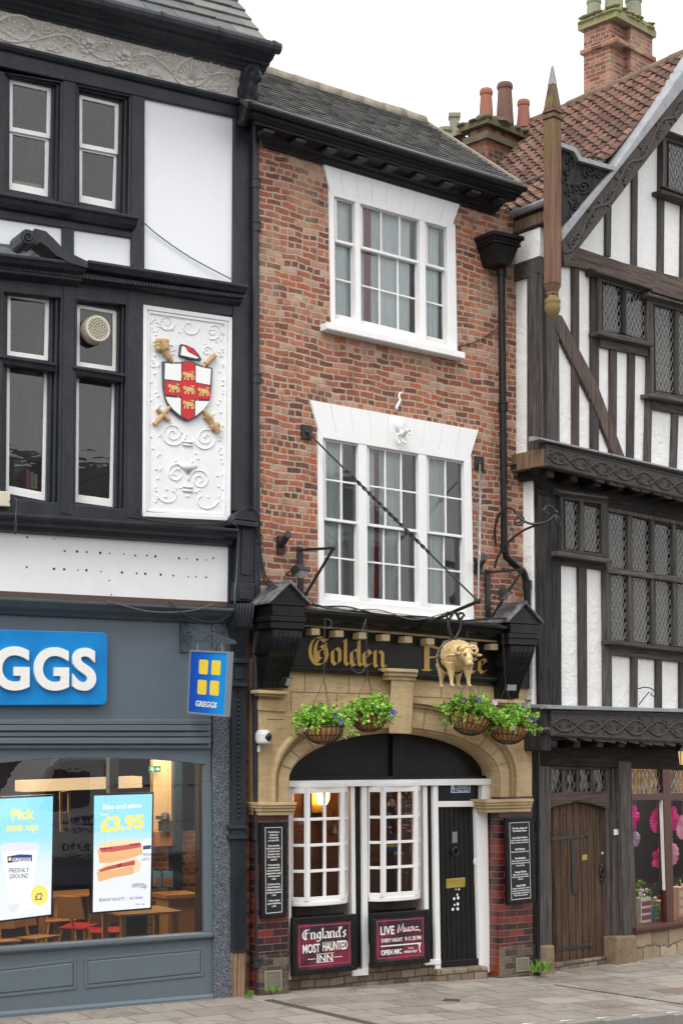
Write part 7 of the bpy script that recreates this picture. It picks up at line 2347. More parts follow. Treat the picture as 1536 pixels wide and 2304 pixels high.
wg = rwin([(1491, 290), (1700, 372), (1700, 500), (1490, 420)], [[(1503, 322), (1552, 338), (1552, 440), (1503, 424)], [(1560, 340), (1610, 356), (1610, 460), (1560, 444)]], D2 + .04, seed=3, frame_in=[(1500, 315), (1690, 380), (1690, 480), (1500, 420)], casement=(0,))
bars(wg, [[(1552, 330), (1560, 332), (1560, 448), (1552, 446)]], D2 + .038)
hood(wg, (1490, 288), (1700, 366), D2); mb = MB(); mould(mb, RT, (1488, 426), (1700, 500), D2 + .12, [(D2 - .05, 0), (D2 + .12, 0), (D2 + .12, -.05), (D2 - .05, -.06)]); mk(mb, 'sill', MT['oakx'], wg, bevel=.008)

# ---- carved relief boards
def carved(name, pts, d, th, seed, motif):
    Q = RT.Q(pts, d)
    o = mk(MB().prism(Q, V(0, th, 0)), name, MT['carved'], H, bevel=.006)
    m = MB()
    L_ = (Q[1] - Q[0]).length; hh = (Q[3] - Q[0]).length
    def cv(s, t, lift=.004): return bil(Q, s, t) + V(0, -lift, 0)
    per = hh * 1.7
    n = int(L_ / per) + 1
    for b in range(2):
        pts_ = []
        for i in range(n * 14 + 1):
            x = i * per / 14
            if x > L_: break
            pts_.append(cv(x / L_, .52 + .26 * math.sin(x / per * 2 * math.pi * .5 + b * math.pi)))
        m.tube(pts_, .016 if motif == 'vine' else .013, 6)
    rr = random.Random(seed)
    for i in range(int(L_ / (per * .5))):
        x = (i + .5) * per * .5; 
        cs, ct = x / L_, .5 + (.0 if motif == 'vine' else 0)
        if x > L_ - .08: break
        for k in range(2 if motif == 'vine' else 1):
            r = hh * .17
            sp_ = [cv(cs + rr_[0] * r / L_, ct + rr_[1] * r / hh) for rr_ in spiral((0, 0), 1, .1, rr.uniform(0, 6), 1.6, 18, rr.choice((-1, 1)))]
            m.tube(sp_, .010, 5)
        for k in range(7):
            a = rr.uniform(0, 6.28); q = rr.uniform(.5, 1.2)
            m.ell(cv(cs + math.cos(a) * hh * .3 * q / L_, min(max(ct + math.sin(a) * .32 * q, .1), .9), .0), (.03, .016, .013), Matrix.Rotation(rr.uniform(0, 3), 3, 'Y'), 7, 5)
    for t in (.07, .93): m.tube([cv(0.005, t, 0), cv(.995, t, 0)], .010, 6)
    mk(m, 'carving', MT['carved'], o, smooth=True)
    return o
carved('carved_bressumer', [(1228, 998), (1800, 1134), (1800, 1186), (1227, 1048)], D2 + .08, .12, 4, 'knot')
mb = MB(); mould(mb, RT, (1214, 984), (1800, 1118), D2 + .13, [(D2 - .05, .03), (D2 + .02, .03), (D2 + .13, 0), (D2 + .13, -.02), (D2 - .05, -.03)]); mk(mb, 'lead_ledge', MT['lead'], H)
# broken lower edge
rg = MB(); rr = random.Random(5)
for i in range(9):
    x = 1330 + i * 26 + rr.uniform(-6, 6); y = 1048 + (x - 1228) * .238
    rg.prism(RT.Q([(x, y - 2), (x + 30, y + 5), (x + 27, y + 12 + rr.uniform(0, 3)), (x + 12, y + 8 + rr.uniform(0, 3))], D2 + .06), V(0, .05, 0))
mk(rg, 'rotten_edge', MT['carved'], H)
# ---- jetty underside between second and first floor
zj = RP(1240, 1050, D2).z
mk(MB().box(us - .02, us + 4.5, -D2 - .02, -D2 + 1.0, zj - .0, zj + .06), 'jetty_soffit', MT['oakdark'], H)
for i in range(9):
    u_ = us + .1 + i * .5
    mk(MB().box(u_, u_ + .14, -D2, -D2 + .8, zj - .14, zj - .002), 'joist', MT['oakdark'], H, bevel=.012)
rt('girt', [(1212, 1062), (1300, 1070), (1800, 1200), (1800, 1260), (1372, 1150), (1212, 1112)], D1 + .02, 'oakdark', .2)
mb = MB().loft([RP(1196, 1052, D2 - .05), RP(1230, 1056, D2 - .05), RP(1232, 1104, D1 + .03), RP(1214, 1100, D1 + .03)], [p + V(.02, .1, 0) for p in [RP(1196, 1052, D2 - .3), RP(1230, 1056, D2 - .3), RP(1232, 1104, D1 - .1), RP(1214, 1100, D1 - .1)]])
mk(mb, 'jetty_bracket', MT['oakdark'], H, bevel=.01)

# ---- first floor
us1 = RP(1210, 1300, D1).x
PW1 = wall_px('plaster_wall', [(1212, 1050), (1800, 1180), (1800, 1640), (1212, 1640)], D1 - .05)
mk(MB().box(us1 - .05, us1 + .1, -D1 + .05, -D1 + .8, RP(1210, 1625, D1).z, RP(1210, 1060, D1).z), 'side_plaster', MT['plaster'], H, bevel=.02)
rt('corner_post', [(1207, 1066), (1262, 1080), (1264, 1592), (1213, 1592)], D1 + .01, 'oakblackz', .06, .02)
rt('stud', [(1301, 1268), (1320, 1272), (1321, 1592), (1304, 1592)], D1 - .01, 'oakz')
rt('post', [(1357, 1255), (1375, 1260), (1377, 1595), (1360, 1594)], D1, 'oakz')
rt('stud', [(1421, 1470), (1435, 1472), (1434, 1597), (1420, 1596)], D1 - .01, 'oakz')
rt('stud', [(1476, 1476), (1489, 1478), (1489, 1600), (1476, 1599)], D1 - .01, 'oakz')
rt('stud', [(1529, 1482), (1543, 1484), (1543, 1603), (1529, 1602)], D1 - .01, 'oakz')
rt('rail', [(1258, 1248), (1368, 1264), (1368, 1284), (1258, 1270)], D1 + .0, 'oakx')
rt('rail', [(1375, 1450), (1800, 1495), (1800, 1518), (1375, 1474)], D1 + .0, 'oakx')
wc = rwin([(1260, 1112), (1366, 1126), (1368, 1256), (1262, 1240)], [[(1270, 1127), (1303, 1132), (1304, 1236), (1271, 1232)], [(1312, 1131), (1349, 1136), (1351, 1244), (1313, 1238)]], D1 + .05, seed=4, frame_in=[(1268, 1123), (1352, 1134), (1354, 1246), (1269, 1235)], casement=(0,))
bars(wc, [[(1303, 1126), (1312, 1128), (1313, 1242), (1304, 1240)]], D1 + .048)
hood(wc, (1256, 1104), (1368, 1118), D1, .05, .12); mb = MB(); mould(mb, RT, (1256, 1239), (1371, 1257), D1 + .13, [(D1 - .05, 0), (D1 + .13, 0), (D1 + .13, -.06), (D1 - .05, -.07)]); mk(mb, 'sill', MT['oakx'], wc, bevel=.008)
cols_ = [(1368, 1412), (1421, 1463), (1471, 1512), (1520, 1562), (1570, 1612), (1620, 1662)]
pan = []
for k, (a, b) in enumerate(cols_):
    sl_ = .185
    yt0, yt1 = 1153 + (a - 1368) * .2, 1153 + (b - 1368) * .2
    pan.append([(a, yt0), (b, yt1), (b, 1274 + (b - 1368) * .15), (a, 1274 + (a - 1368) * .15)])
    pan.append([(a + 2, 1290 + (a - 1368) * .15), (b + 2, 1290 + (b - 1368) * .15), (b + 2, 1437 + (b - 1368) * .105), (a + 2, 1437 + (a - 1368) * .105)])
wdn = rwin([(1361, 1140), (1700, 1206), (1700, 1492), (1366, 1450)], pan, D1 + .04, seed=5, frame_in=[(1368, 1150), (1690, 1214), (1690, 1476), (1371, 1440)], casement=(2, 1, 5))
for k in range(5):
    a = cols_[k][1]; b = cols_[k + 1][0]
    bars(wdn, [[(a, 1153 + (a - 1368) * .2 - 2), (b, 1153 + (b - 1368) * .2 - 2), (b + 2, 1440 + (b - 1368) * .105), (a + 2, 1440 + (a - 1368) * .105)]], D1 + .038)
mb = MB(); mould(mb, RT, (1366, 1274), (1700, 1323), D1 + .055, [(D1 - .05, 0), (D1 + .055, 0), (D1 + .055, -.085), (D1 - .05, -.085)]); mk(mb, 'transom', MT['oakx'], wdn, bevel=.008)
mb = MB(); mould(mb, RT, (1374, 1440), (1700, 1478), D1 + .12, [(D1 - .05, 0), (D1 + .12, 0), (D1 + .12, -.05), (D1 - .05, -.06)]); mk(mb, 'sill', MT['oakx'], wdn, bevel=.008)
# something leaning and green inside
# ---- lower jetty
carved('carved_bressumer', [(1239, 1601), (1800, 1615), (1800, 1686), (1240, 1656)], D1 + .16, .2, 8, 'vine')
mb = MB(); mould(mb, RT, (1230, 1588), (1800, 1604), D1 + .22, [(D1 - .05, .02), (D1 + .05, .02), (D1 + .22, 0), (D1 + .22, -.035), (D1 - .05, -.045)]); mk(mb, 'lead_ledge', MT['lead'], H)
rg = MB(); rr = random.Random(8)
for i in range(10):
    x = 1270 + i * 28 + rr.uniform(-6, 6); y = 1657 + (x - 1240) * .053
    rg.prism(RT.Q([(x, y - 2), (x + 30, y), (x + 30, y + 8 + rr.uniform(0, 3)), (x + 10, y + 3 + rr.uniform(0, 4))], D1 + .14), V(0, .06, 0))
mk(rg, 'rotten_edge', MT['carved'], H)
zj1 = RP(1240, 1662, D1 + .1).z
mk(MB().box(us1 - .0, us1 + 4.8, -D1 - .1, -D1 + .9, zj1 - .02, zj1 + .05), 'jetty_soffit', MT['oakdark'], H)
for i in range(9):
    u_ = us1 + .1 + i * .5
    mk(MB().box(u_, u_ + .14, -D1 - .12, -D1 + .6, zj1 - .12, zj1 - .022), 'joist', MT['oakdark'], H, bevel=.012)
mk(MB().prism(RT.Q([(1214, 1592), (1240, 1592), (1240, 1690), (1216, 1690)], D1 + .12), V(0, .3, 0)), 'jetty_post_head', MT['oakblackz'], H, bevel=.02)
mk(MB().ell(RP(1226, 1643, D1 + .2), (.06, .07, .06)).tube([RP(1226, 1643, D1 + .2), RP(1226, 1643, D1)], .045, 10), 'iron_boss', MT['iron'], H, smooth=True)

# ---- ground floor
rt('bressumer', [(1210, 1676), (1800, 1690), (1800, 1742), (1210, 1722)], D0 + .02, 'oakdark', .25, .02)
rt('post', [(1210, 1722), (1238, 1724), (1243, 2135), (1214, 2135)], D0 + .06, 'oakz', .25, .02)
stb = paint('post_stone', (.25, .18, .105, 1), .9, .9, 7, .9, 40, (.09, .07, .05, 1))
tim(H, RT, 'post_base', [(1211, 2128), (1248, 2126), (1250, 2196), (1214, 2202)], D0 - .15, D0 + .09, stb, .03)
rt('post', [(1376, 1716), (1402, 1716), (1405, 2120), (1380, 2122)], D0 - .02, 'oakz', .2, .015)
rt('post', [(1392, 1712), (1420, 1713), (1430, 2112), (1404, 2114)], D0 + .05, 'oakz', .25, .02)
tim(H, RT, 'post_base', [(1386, 2108), (1432, 2104), (1434, 2172), (1388, 2180)], D0 - .15, D0 + .09, stb, .03)
# door
rt('door_frame', [(1236, 1716), (1375, 1714), (1375, 1730), (1236, 1732)], D0 - .04, 'oakbx', .12)
rt('door_frame', [(1362, 1730), (1376, 1730), (1382, 2166), (1368, 2168)], D0 - .06, 'oakbz', .12)
wt = mk(MB().prism(RT.Q([(1234, 1783), (1366, 1780), (1366, 1790), (1234, 1793)], D0 - .05), V(0, .1, 0)), 'fanlight', MT['oakbx'], H, bevel=.006)
for k in range(4):
    a = 1238 + k * 32
    leaded(wt, [(a, 1732), (a + 26, 1731), (a + 26, 1782), (a, 1783)], D0 - .1, seed=60 + k, dw=.1, dh=.19)
    if k: mk(MB().prism(RT.Q([(a - 6, 1730), (a, 1730), (a, 1784), (a - 6, 1784)], D0 - .07), V(0, .06, 0)), 'mullion', MT['oakbz'], wt)
room(wt, RT.Q([(1236, 1730), (1366, 1730), (1366, 1784), (1236, 1784)], D0 - .15), 1, 'dark_room', .02)
mk(MB().prism(RT.Q([(1234, 1791), (1368, 1788), (1368, 1822), (1358, 1816), (1330, 1808), (1296, 1804), (1262, 1811), (1240, 1818), (1234, 1824)], D0 - .05), V(0, .12, 0)), 'arched_lintel', MT['oakbx'], H, bevel=.008)
dr = tim(H, RT, 'oak_door', [(1239, 1806), (1360, 1800), (1370, 2160), (1246, 2176)], D0 - .2, D0 - .14, 'oakdoor', .004)
mb = MB(); Qd = RT.Q([(1239, 1806), (1360, 1800), (1370, 2156), (1246, 2172)], D0 - .14)
for i in range(8): mb.prism(sub(Qd, .02 + i * .122, .0, .02 + i * .122 + .112, 1), V(0, -.012, 0))
mk(mb, 'door_boards', MT['oakdoor'], dr, bevel=.006)
mb = MB()
for t in (.08, .17, .26, .55, .61, .87, .96):
    for i in range(12): mb.ell(bil(Qd, .05 + i * .082, t) + V(0, -.013, 0), (.009, .008, .009), None, 6, 5)
mk(mb, 'iron_studs', MT['iron'], dr)
for pts, (x, y) in (([(1240, 1884), (1320, 1877), (1320, 1884), (1240, 1892)], (1319, 1880)), ([(1249, 2132), (1327, 2124), (1327, 2132), (1249, 2141)], (1326, 2128))):
    mk(MB().prism(RT.Q(pts, D0 - .12), V(0, .02, 0)).ell(RP(x, y, D0 - .12), (.03, .012, .035)), 'strap_hinge', MT['iron'], dr, bevel=.003)
mk(MB().prism(RT.Q([(1284, 1890), (1294, 1889), (1298, 2008), (1292, 2014), (1287, 2008)], D0 - .115), V(0, .025, 0)), 'iron_strap', MT['iron'], dr, bevel=.004)
mk(MB().prism(RT.Q([(1309, 1924), (1320, 1922), (1320, 1934), (1309, 1936)], D0 - .122), V(0, .01, 0)), 'letter_plate', MT['brass'], dr)
c = RP(1352, 1962, D0 - .11)
mb = MB().tube([c + V(.045 * math.cos(a * .5236), -.01, .06 * math.sin(a * .5236)) for a in range(12)], .013, 8, True).ell(c + V(0, 0, .08), (.03, .02, .04)).ell(c + V(0, 0, -.11), (.025, .015, .03))
mk(mb, 'ring_handle', MT['iron'], dr, smooth=True)
mk(MB().ell(RP(1354, 1920, D0 - .12), (.02, .015, .022)), 'door_bell', MT['creamplastic'], dr, smooth=True)
mk(MB().prism(RT.Q([(1240, 2168), (1376, 2150), (1380, 2185), (1240, 2200)], D0 - .08), V(0, .3, 0)), 'door_sill', MT['plinth'], H, bevel=.02)
# plaque
pl = thing('house_plaque', 'tiny white plaque on the post right of the studded oak door', 'plaque', RT, RP(1381, 1879, D0 + .0))
mk(pxp(RT, [(1381, 1866), (1391, 1866), (1391, 1878), (1381, 1879)], D0 - .015, D0 - .003), 'plate', MT['whiteplastic'], pl)
mb = MB(); text_q(mb, '12', RT.Q([(1384, 1869), (1389, 1869), (1389, 1875), (1384, 1875)], D0 - .002), .001, .01)
bpy.data.meshes  # plaque stays blank at this size
# ---- gift shop window
maho = paint('mahogany_paint', (.075, .020, .014, 1), .35, .4, 6, .1, 30)
def mh(name, pts, d, th=.1): return mk(MB().prism(RT.Q(pts, d), V(0, th, 0)), name, maho, sw_, bevel=.006)
sw_ = mk(MB().prism(RT.Q([(1414, 1716), (1800, 1722), (1800, 1736), (1414, 1730)], D0 + .0), V(0, .1, 0)), 'shop_window', maho, H, bevel=.006)
mh('frame_post', [(1414, 1730), (1419, 1730), (1432, 2082), (1427, 2082)], D0 - .002)
mh('transom', [(1416, 1785), (1800, 1780), (1800, 1797), (1416, 1801)], D0 + .01)
mh('mullion', [(1489, 1730), (1507, 1730), (1516, 2078), (1500, 2080)], D0 + .012)
mh('frame_post', [(1620, 1730), (1640, 1730), (1648, 2060), (1630, 2062)], D0 + .012)
mk(MB().prism(RT.Q([(1488, 1800), (1491, 1800), (1502, 2080), (1499, 2080)], D0 + .0), V(0, .05, 0)), 'pale_bead', MT['old_white'], sw_)
mk(MB().poly(RT.Q([(1418, 1796), (1640, 1796), (1640, 2085), (1426, 2085)], D0 - .05)), 'pane', MT['clearglass'], sw_)
for k, (a, b) in enumerate(((1418, 1428), (1432, 1461), (1464, 1489), (1508, 1530), (1534, 1560), (1564, 1590))):
    leaded(sw_, [(a, 1732), (b, 1732), (b, 1785), (a, 1786)], D0 - .04, seed=80 + k, dw=.1, dh=.18)
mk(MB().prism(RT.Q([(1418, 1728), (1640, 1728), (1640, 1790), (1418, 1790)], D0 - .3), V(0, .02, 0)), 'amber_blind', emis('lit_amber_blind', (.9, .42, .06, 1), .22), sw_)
mb = MB(); mould(mb, RT, (1430, 2087), (1800, 2034), D0 + .10, [(D0 - .1, 0), (D0 + .10, 0), (D0 + .10, -.05), (D0 + .07, -.1), (D0 - .1, -.1)]); mk(mb, 'sill', maho, sw_, bevel=.008)
mk(MB().prism(RT.Q([(1430, 2098), (1800, 2046), (1800, 2120), (1430, 2205)], D0 + .02), V(0, .3, 0)), 'stone_stall_wall', MT['rubble'], H, bevel=.015)
ux0, ux1 = RP(1414, 1900, D0).x, RP(1640, 1900, D0).x
zs0, zs1 = RP(1440, 2082, D0 - .1).z, RP(1440, 1720, D0).z
mb = MB().box(ux0, ux1 + .6, .08 - D0, 1.6 - D0, zs0 - .06, zs0)
mk(mb, 'display_shelf', plain('pale_shelf', (.35, .25, .16, 1)), H)
mb = MB().box(ux0, ux1 + .6, 1.6 - D0, 1.65 - D0, zs0 - .1, zs1 + .2).box(ux0 - .05, ux0, .08 - D0, 1.65 - D0, zs0 - .1, zs1 + .2).box(ux0, ux1 + .6, .08 - D0, 1.65 - D0, zs1 + .2, zs1 + .25)
mb.box(ux1 + .6, ux1 + .65, .08 - D0, 1.65 - D0, zs0 - .1, zs1 + .2)
mk(mb, 'display_back', plain('dark_display_back', (.012, .011, .012, 1), .6), H)
mk(MB().box(ux0 + .1, ux1 + .4, .35 - D0, .55 - D0, zs1 + .12, zs1 + .16), 'fan_fill_strip', emis('fan_fill_glow', (1, .9, .8, 1), 30), H)  # unseen glowing strip added to brighten the paper fans
# paper fans
def fan(px, py, r, kind, mat, label, d=-.13, rot=0):
    c = RP(px, py, D0 + d)
    m = MB()
    n = 48 if kind == 'fan' else 60
    vs = [c + V(0, -.01, 0)]; fs = []
    for i in range(n):
        a = 2 * math.pi * i / n + rot
        k = 1.0 if kind == 'fan' else (.72 + .30 * abs(math.cos(a * 2.5)) if kind == 'flower' else .8 + .2 * abs(math.cos(a * 6)))
        vs.append(c + V(math.cos(a) * r * k, .018 * (1 if i % 2 else -1), math.sin(a) * r * k))
    for i in range(n): fs.append([0, 1 + i, 1 + (i + 1) % n])
    m.add(vs, fs); m.ell(c + V(0, -.02, 0), (r * .09, .012, r * .09), None, 10, 6)
    m.tube([c + V(0, 0, r), c + V(0, 0, r + .5)], .002, 4)
    solo(m, 'paper_fan', mat, RT, c, label, 'paper decoration', 'paper fans hung in the gift shop window', fix=False)
hp = paint('hot_pink_paper', (.95, .09, .47, 1), .7, .2, 9, 0, dcol=(.75, .04, .33, 1)); pp = paint('pale_pink_paper', (.95, .55, .72, 1), .7, .2, 9, 0, dcol=(.85, .38, .55, 1)); lv = plain('lavender_paper', (.75, .65, .85, 1), .7)
fan(1421, 1838, .17, 'flower', hp, 'hot pink five-petalled paper flower at the left edge of the gift shop window')
fan(1477, 1847, .175, 'fan', hp, 'round hot pink pleated paper fan left of the mahogany mullion')
fan(1511, 1842, .18, 'flower', hp, 'hot pink paper flower just right of the mahogany mullion')
fan(1535, 1861, .18, 'fan', pp, 'pale pink pleated paper fan at the right edge of the photo')
fan(1428, 1888, .11, 'star', lv, 'lavender paper flower below the hot pink one at the left of the gift shop window')
fan(1479, 1932, .15, 'flower', hp, 'lower pink paper flower overlapping the mullion from the left', rot=.5)
fan(1512, 1922, .165, 'star', pp, 'lower pale pink serrated paper fan right of the mullion', -.15)
# goods on the shelf
def goods(name, px, py, w, h, mats, label, cat, d=-.28, group=None):
    b = RP(px, py, D0 + d); b.z = zs0 + .004
    t_ = thing(name, label, cat, RT, b, group)
    mk(MB().box(b.x - w / 2, b.x + w / 2, b.y - .08, b.y + .08, b.z, b.z + h), 'box_body', mats[0], t_, bevel=.006)
    m = MB()
    for k in range(3): m.box(b.x - w * .42, b.x + w * .42, b.y - .086, b.y - .0805, b.z + h * (.12 + k * .28), b.z + h * (.12 + k * .28 + .18))
    mk(m, 'printed_panels', mats[1], t_)
    return b
b = goods('gift_box', 1442, 2080, .26, .36, (MT['whiteplastic'], plain('box_red', (.3, .07, .1, 1))), 'white gift box with dark red panels at the left of the gift shop sill', 'box')
goods('book_stack', 1466, 2080, .12, .22, (plain('teal_book', (.05, .2, .25, 1)), plain('book_spine', (.35, .45, .4, 1))), 'teal books standing between the white box and the brown bag', 'books')
goods('paper_bag', 1484, 2080, .2, .28, (plain('kraft_bag', (.42, .30, .18, 1)), plain('bag_print', (.25, .17, .1, 1))), 'brown kraft paper bag left of the mullion on the gift shop sill', 'bag')
goods('gift_carton', 1522, 2076, .16, .45, (plain('peach_carton', (.6, .35, .25, 1)), plain('carton_print', (.7, .65, .5, 1))), 'tall peach carton right of the mullion in the gift shop window', 'box')
def posy(px, py, label, seed, d=-.3):
    c = RP(px, py, D0 + d); rr = random.Random(seed); base = V(c.x, c.y, zs0)
    t_ = thing('flower_posy', label, 'flowers', RT, base, 'posies in the gift shop window')
    m = MB()
    for k in range(70):
        p = c + V(rr.gauss(0, .08), rr.gauss(0, .05), rr.gauss(0, .08)); dd = V(rr.gauss(0, 1), rr.gauss(0, 1), rr.gauss(.3, 1)).normalized() * .06; x = dd.cross(V(0, 1, .2)).normalized() * .02
        m.add([p, p + dd * .5 + x, p + dd, p + dd * .5 - x], [[0, 1, 2, 3]])
    m.tube([base, c], .012, 5)
    mk(m, 'leaves', MT['leaf'], t_, fix=False)
    for k in range(4): mk(MB().ell(c + V(rr.gauss(0, .07), -.06, rr.gauss(.04, .06)), (.03, .03, .026), None, 10, 7), 'blossom', rr.choice([MT['lettering_white'], MT['pale_purple'], pp]), t_, smooth=True)
posy(1440, 2010, 'posy with a white rose above the white gift box', 3); posy(1470, 2045, 'trailing yellow-green leaves above the brown bag', 4); posy(1530, 2010, 'posy with lilac blossoms at the right edge of the gift shop window', 5)
# lantern
lc = RP(1536, 1700, D0 + .32)
ln = thing('wall_lantern', 'black-framed glowing lantern under the jetty at the right edge', 'lamp', RT, lc)
mk(MB().lathe(lc, [(.05, -.13), (.075, .06)], 6), 'lamp_glass', emis('lantern_amber', (1, .62, .25, 1), .5), ln)
mb = MB().lathe(lc, [(.055, -.15), (.055, -.13)], 6).lathe(lc, [(.12, .06), (.05, .14), (.0, .17)], 6).beam(lc + V(0, 0, .1), V(lc.x, -D0, lc.z + .16), .02, .02)
for k in range(6):
    a = k * math.pi / 3; mb.tube([lc + V(.052 * math.cos(a), .052 * math.sin(a), -.13), lc + V(.078 * math.cos(a), .078 * math.sin(a), .06)], .006, 4)
mk(mb, 'lamp_frame', MT['iron'], ln)
# little iron scroll on the plaster
c_ = thing('iron_scroll', 'small wrought-iron scroll on the white panels above the lower carved beam', 'bracket', RT, RP(1434, 1588, D1))
mb = MB().tube([RP(x, y, D1 + .03 + .2 * (x - 1434) / 40) for x, y in ((1434, 1550), (1448, 1546), (1462, 1548), (1472, 1555), (1475, 1562), (1470, 1567), (1463, 1563), (1464, 1557))], .009, 6).tube([RP(x, y, D1 + .03 + .2 * (x - 1434) / 40) for x, y in ((1436, 1586), (1448, 1570), (1460, 1556))], .008, 6)
mk(mb, 'scrollwork', MT['iron'], c_, smooth=True)

# ---- gable: bargeboard, spandrel, pendant post, pantiles
Qb = RT.Q([(1262, 541), (1536, 195), (1800, -140), (1800, -88), (1536, 254), (1270, 600)], DB)
bb = mk(MB().prism(Qb, V(0, .08, 0)), 'bargeboard', MT['carved'], H, bevel=.006)
m = MB()
A0, A1, B0, B1 = RP(1266, 540, DB), RP(1640, 63, DB), RP(1271, 597, DB), RP(1640, 116, DB)
Qc = [A0, A1, B1, B0]
L_ = (A1 - A0).length; hh = (B0 - A0).length
def cb_(s, t, l=.004): return bil(Qc, s, t) + V(0, -l, 0)
n = 10
pts_ = [cb_(i / 160, .5 + .26 * math.sin(i / 160 * n * math.pi)) for i in range(161)]
m.tube(pts_, .018, 6)
rr = random.Random(3)
for i in range(n):
    s = (i + .5) / n; sg = 1 if i % 2 else -1
    m.tube([cb_(s + x * .035, .5 - sg * .05 + y * .3) for x, y in spiral((0, 0), 1, .15, rr.uniform(0, 6), 1.5, 18, sg)], .014, 6)
    for k in range(9): m.ell(cb_(s + rr.gauss(0, .02), .5 - sg * .1 + rr.gauss(0, .17)), (.035, .02, .015), Matrix.Rotation(rr.uniform(0, 3), 3, 'Y'), 7, 5)
mk(m, 'carving', MT['carved'], bb, smooth=True)
Ql = RT.Q([(1262, 519), (1383, 376), (1536, 158), (1800, -222), (1800, -140), (1536, 200), (1400, 370), (1264, 543)], DB + .03)
mk(MB().prism(Ql, V(0, .22, 0)), 'lead_capping', MT['lead'], H, bevel=.012)
Qs = RT.Q([(1260, 326), (1294, 340), (1305, 360), (1380, 382), (1270, 518), (1260, 520)], DB - .02)
spn = mk(MB().prism(Qs, V(0, .07, 0)), 'spandrel_carving', MT['oakblackz'], H, bevel=.006)
m = MB(); rr = random.Random(2)
for k in range(34):
    x = rr.uniform(1263, 1300); y = rr.uniform(400, 500)
    if y > 470 and x > 1285: continue
    m.ell(RP(x, y, DB - .015), (.024, .02, .024), None, 7, 5)
for (cx, cy, r) in ((1282, 360, 14), (1325, 385, 16), (1310, 420, 16), (1345, 392, 11), (1275, 385, 11), (1292, 462, 12)):
    m.tube([RP(x, y, DB - .012) for x, y in spiral((cx, cy), r, 2, rr.uniform(0, 6), 1.7, 22, rr.choice((-1, 1)))], .013, 6)
mk(m, 'carving', MT['oakblackz'], spn, smooth=True)
mb = MB().prism(RT.Q([(1257, 318), (1296, 333), (1308, 353), (1386, 375), (1383, 384), (1302, 361), (1291, 341), (1257, 327)], DB + .05), V(0, .14, 0))
mk(mb, 'lead_top', MT['lead'], spn)
# pendant post
pc = RP(1242, 460, DB - .02); hw = .082
ztp, zbp = RP(1242, 268, DB).z, RP(1242, 640, DB).z
post = mk(MB().box(pc.x - hw, pc.x + hw, pc.y - hw, pc.y + hw, zbp, ztp), 'pendant_post', MT['redoak'], H, bevel=.02)
def frus(z0, z1, a0, a1, mb): mb.loft([V(pc.x - a0, pc.y - a0, z0), V(pc.x + a0, pc.y - a0, z0), V(pc.x + a0, pc.y + a0, z0), V(pc.x - a0, pc.y + a0, z0)], [V(pc.x - a1, pc.y - a1, z1), V(pc.x + a1, pc.y - a1, z1), V(pc.x + a1, pc.y + a1, z1), V(pc.x - a1, pc.y + a1, z1)])
zq1, zq2 = RP(1242, 250, DB).z, RP(1238, 188, DB).z
zq3 = RP(1238, 144, DB).z
mb = MB(); frus(ztp + .001, ztp + .045, hw + .015, hw + .015, mb); frus(ztp + .046, zq1 - .02, hw - .01, hw - .01, mb); frus(zq1 - .019, zq1 + .02, hw + .012, hw + .005, mb); frus(zq1 + .021, zq2, hw, .042, mb)
mk(mb, 'post_spire', MT['oakmoss'], post, bevel=.008)
mb = MB(); frus(zq2 + .001, zq3, .046, .012, mb); mk(mb, 'lead_tip', MT['lead'], post, bevel=.006)
mb = MB(); frus(zbp - .08, zbp - .001, hw - .03, hw - .0, mb); frus(zbp - .12, zbp - .081, .055, .055, mb); mk(mb, 'post_foot', MT['redoak'], post, bevel=.008)
zf_ = zbp - .12
mk(MB().lathe(V(pc.x, pc.y, zf_), [(.05, 0), (.06, -.03), (.095, -.06), (.10, -.10), (.09, -.115), (.098, -.13), (.095, -.19), (.07, -.25), (.03, -.285), (0.012, -.33), (0, -.335)], 14), 'pendant_ball', paint('mossy_gilt_wood', (.22, .15, .05, 1), .8, .7, 14, .8, 50, (.09, .08, .02, 1)), post, smooth=True)
# roof slopes
depth = 9.0
m = MB()
ncr, ncol, sbd = 24, 52, 6
LA, LB = (bk - ev).length, (ap - bk).length
L_ = LA + LB
def slope_pt(q):
    if q <= LA: u_ = (bk - ev).normalized(); p = ev + u_ * q
    else: u_ = (ap - bk).normalized(); p = bk + u_ * (q - LA)
    nr = V(-u_.z, 0, u_.x)
    return p, (nr if nr.z > 0 else -nr)
rr = random.Random(12)
colw = depth / ncol
for c_i in range(ncr):
    s0 = L_ * c_i / ncr; s1 = L_ * (c_i + 1.28) / ncr
    for k in range(ncol):
        j = rr.uniform(-.006, .006); sj = rr.uniform(-.012, .012)
        vs = []; fs = []
        for i in range(sbd + 1):
            f = i / sbd
            y = ev.y + (k + f * 1.02) * colw
            w_ = .034 * math.sin((f - .12) * 2 * math.pi) + (.012 if f < .2 else 0)
            pl_, nr = slope_pt(max(s0 + sj, 0)); ph_, nh = slope_pt(min(s1, L_ + .02)); lo = pl_ + nr * (w_ + .055 + j); hi = ph_ + nh * (w_ + .02)
            vs += [V(lo.x, y, lo.z), V(hi.x, y, hi.z), V(lo.x, y, lo.z) - nr * .022]
        for i in range(sbd):
            a = 3 * i
            fs += [[a, a + 3, a + 4, a + 1], [a, a + 2, a + 5, a + 3]]
        fs.append([0, 1, 2]); 
        m.add(vs, fs)
mk(skew(m), 'pantile_roof', MT['pebble'], H, fix=False)
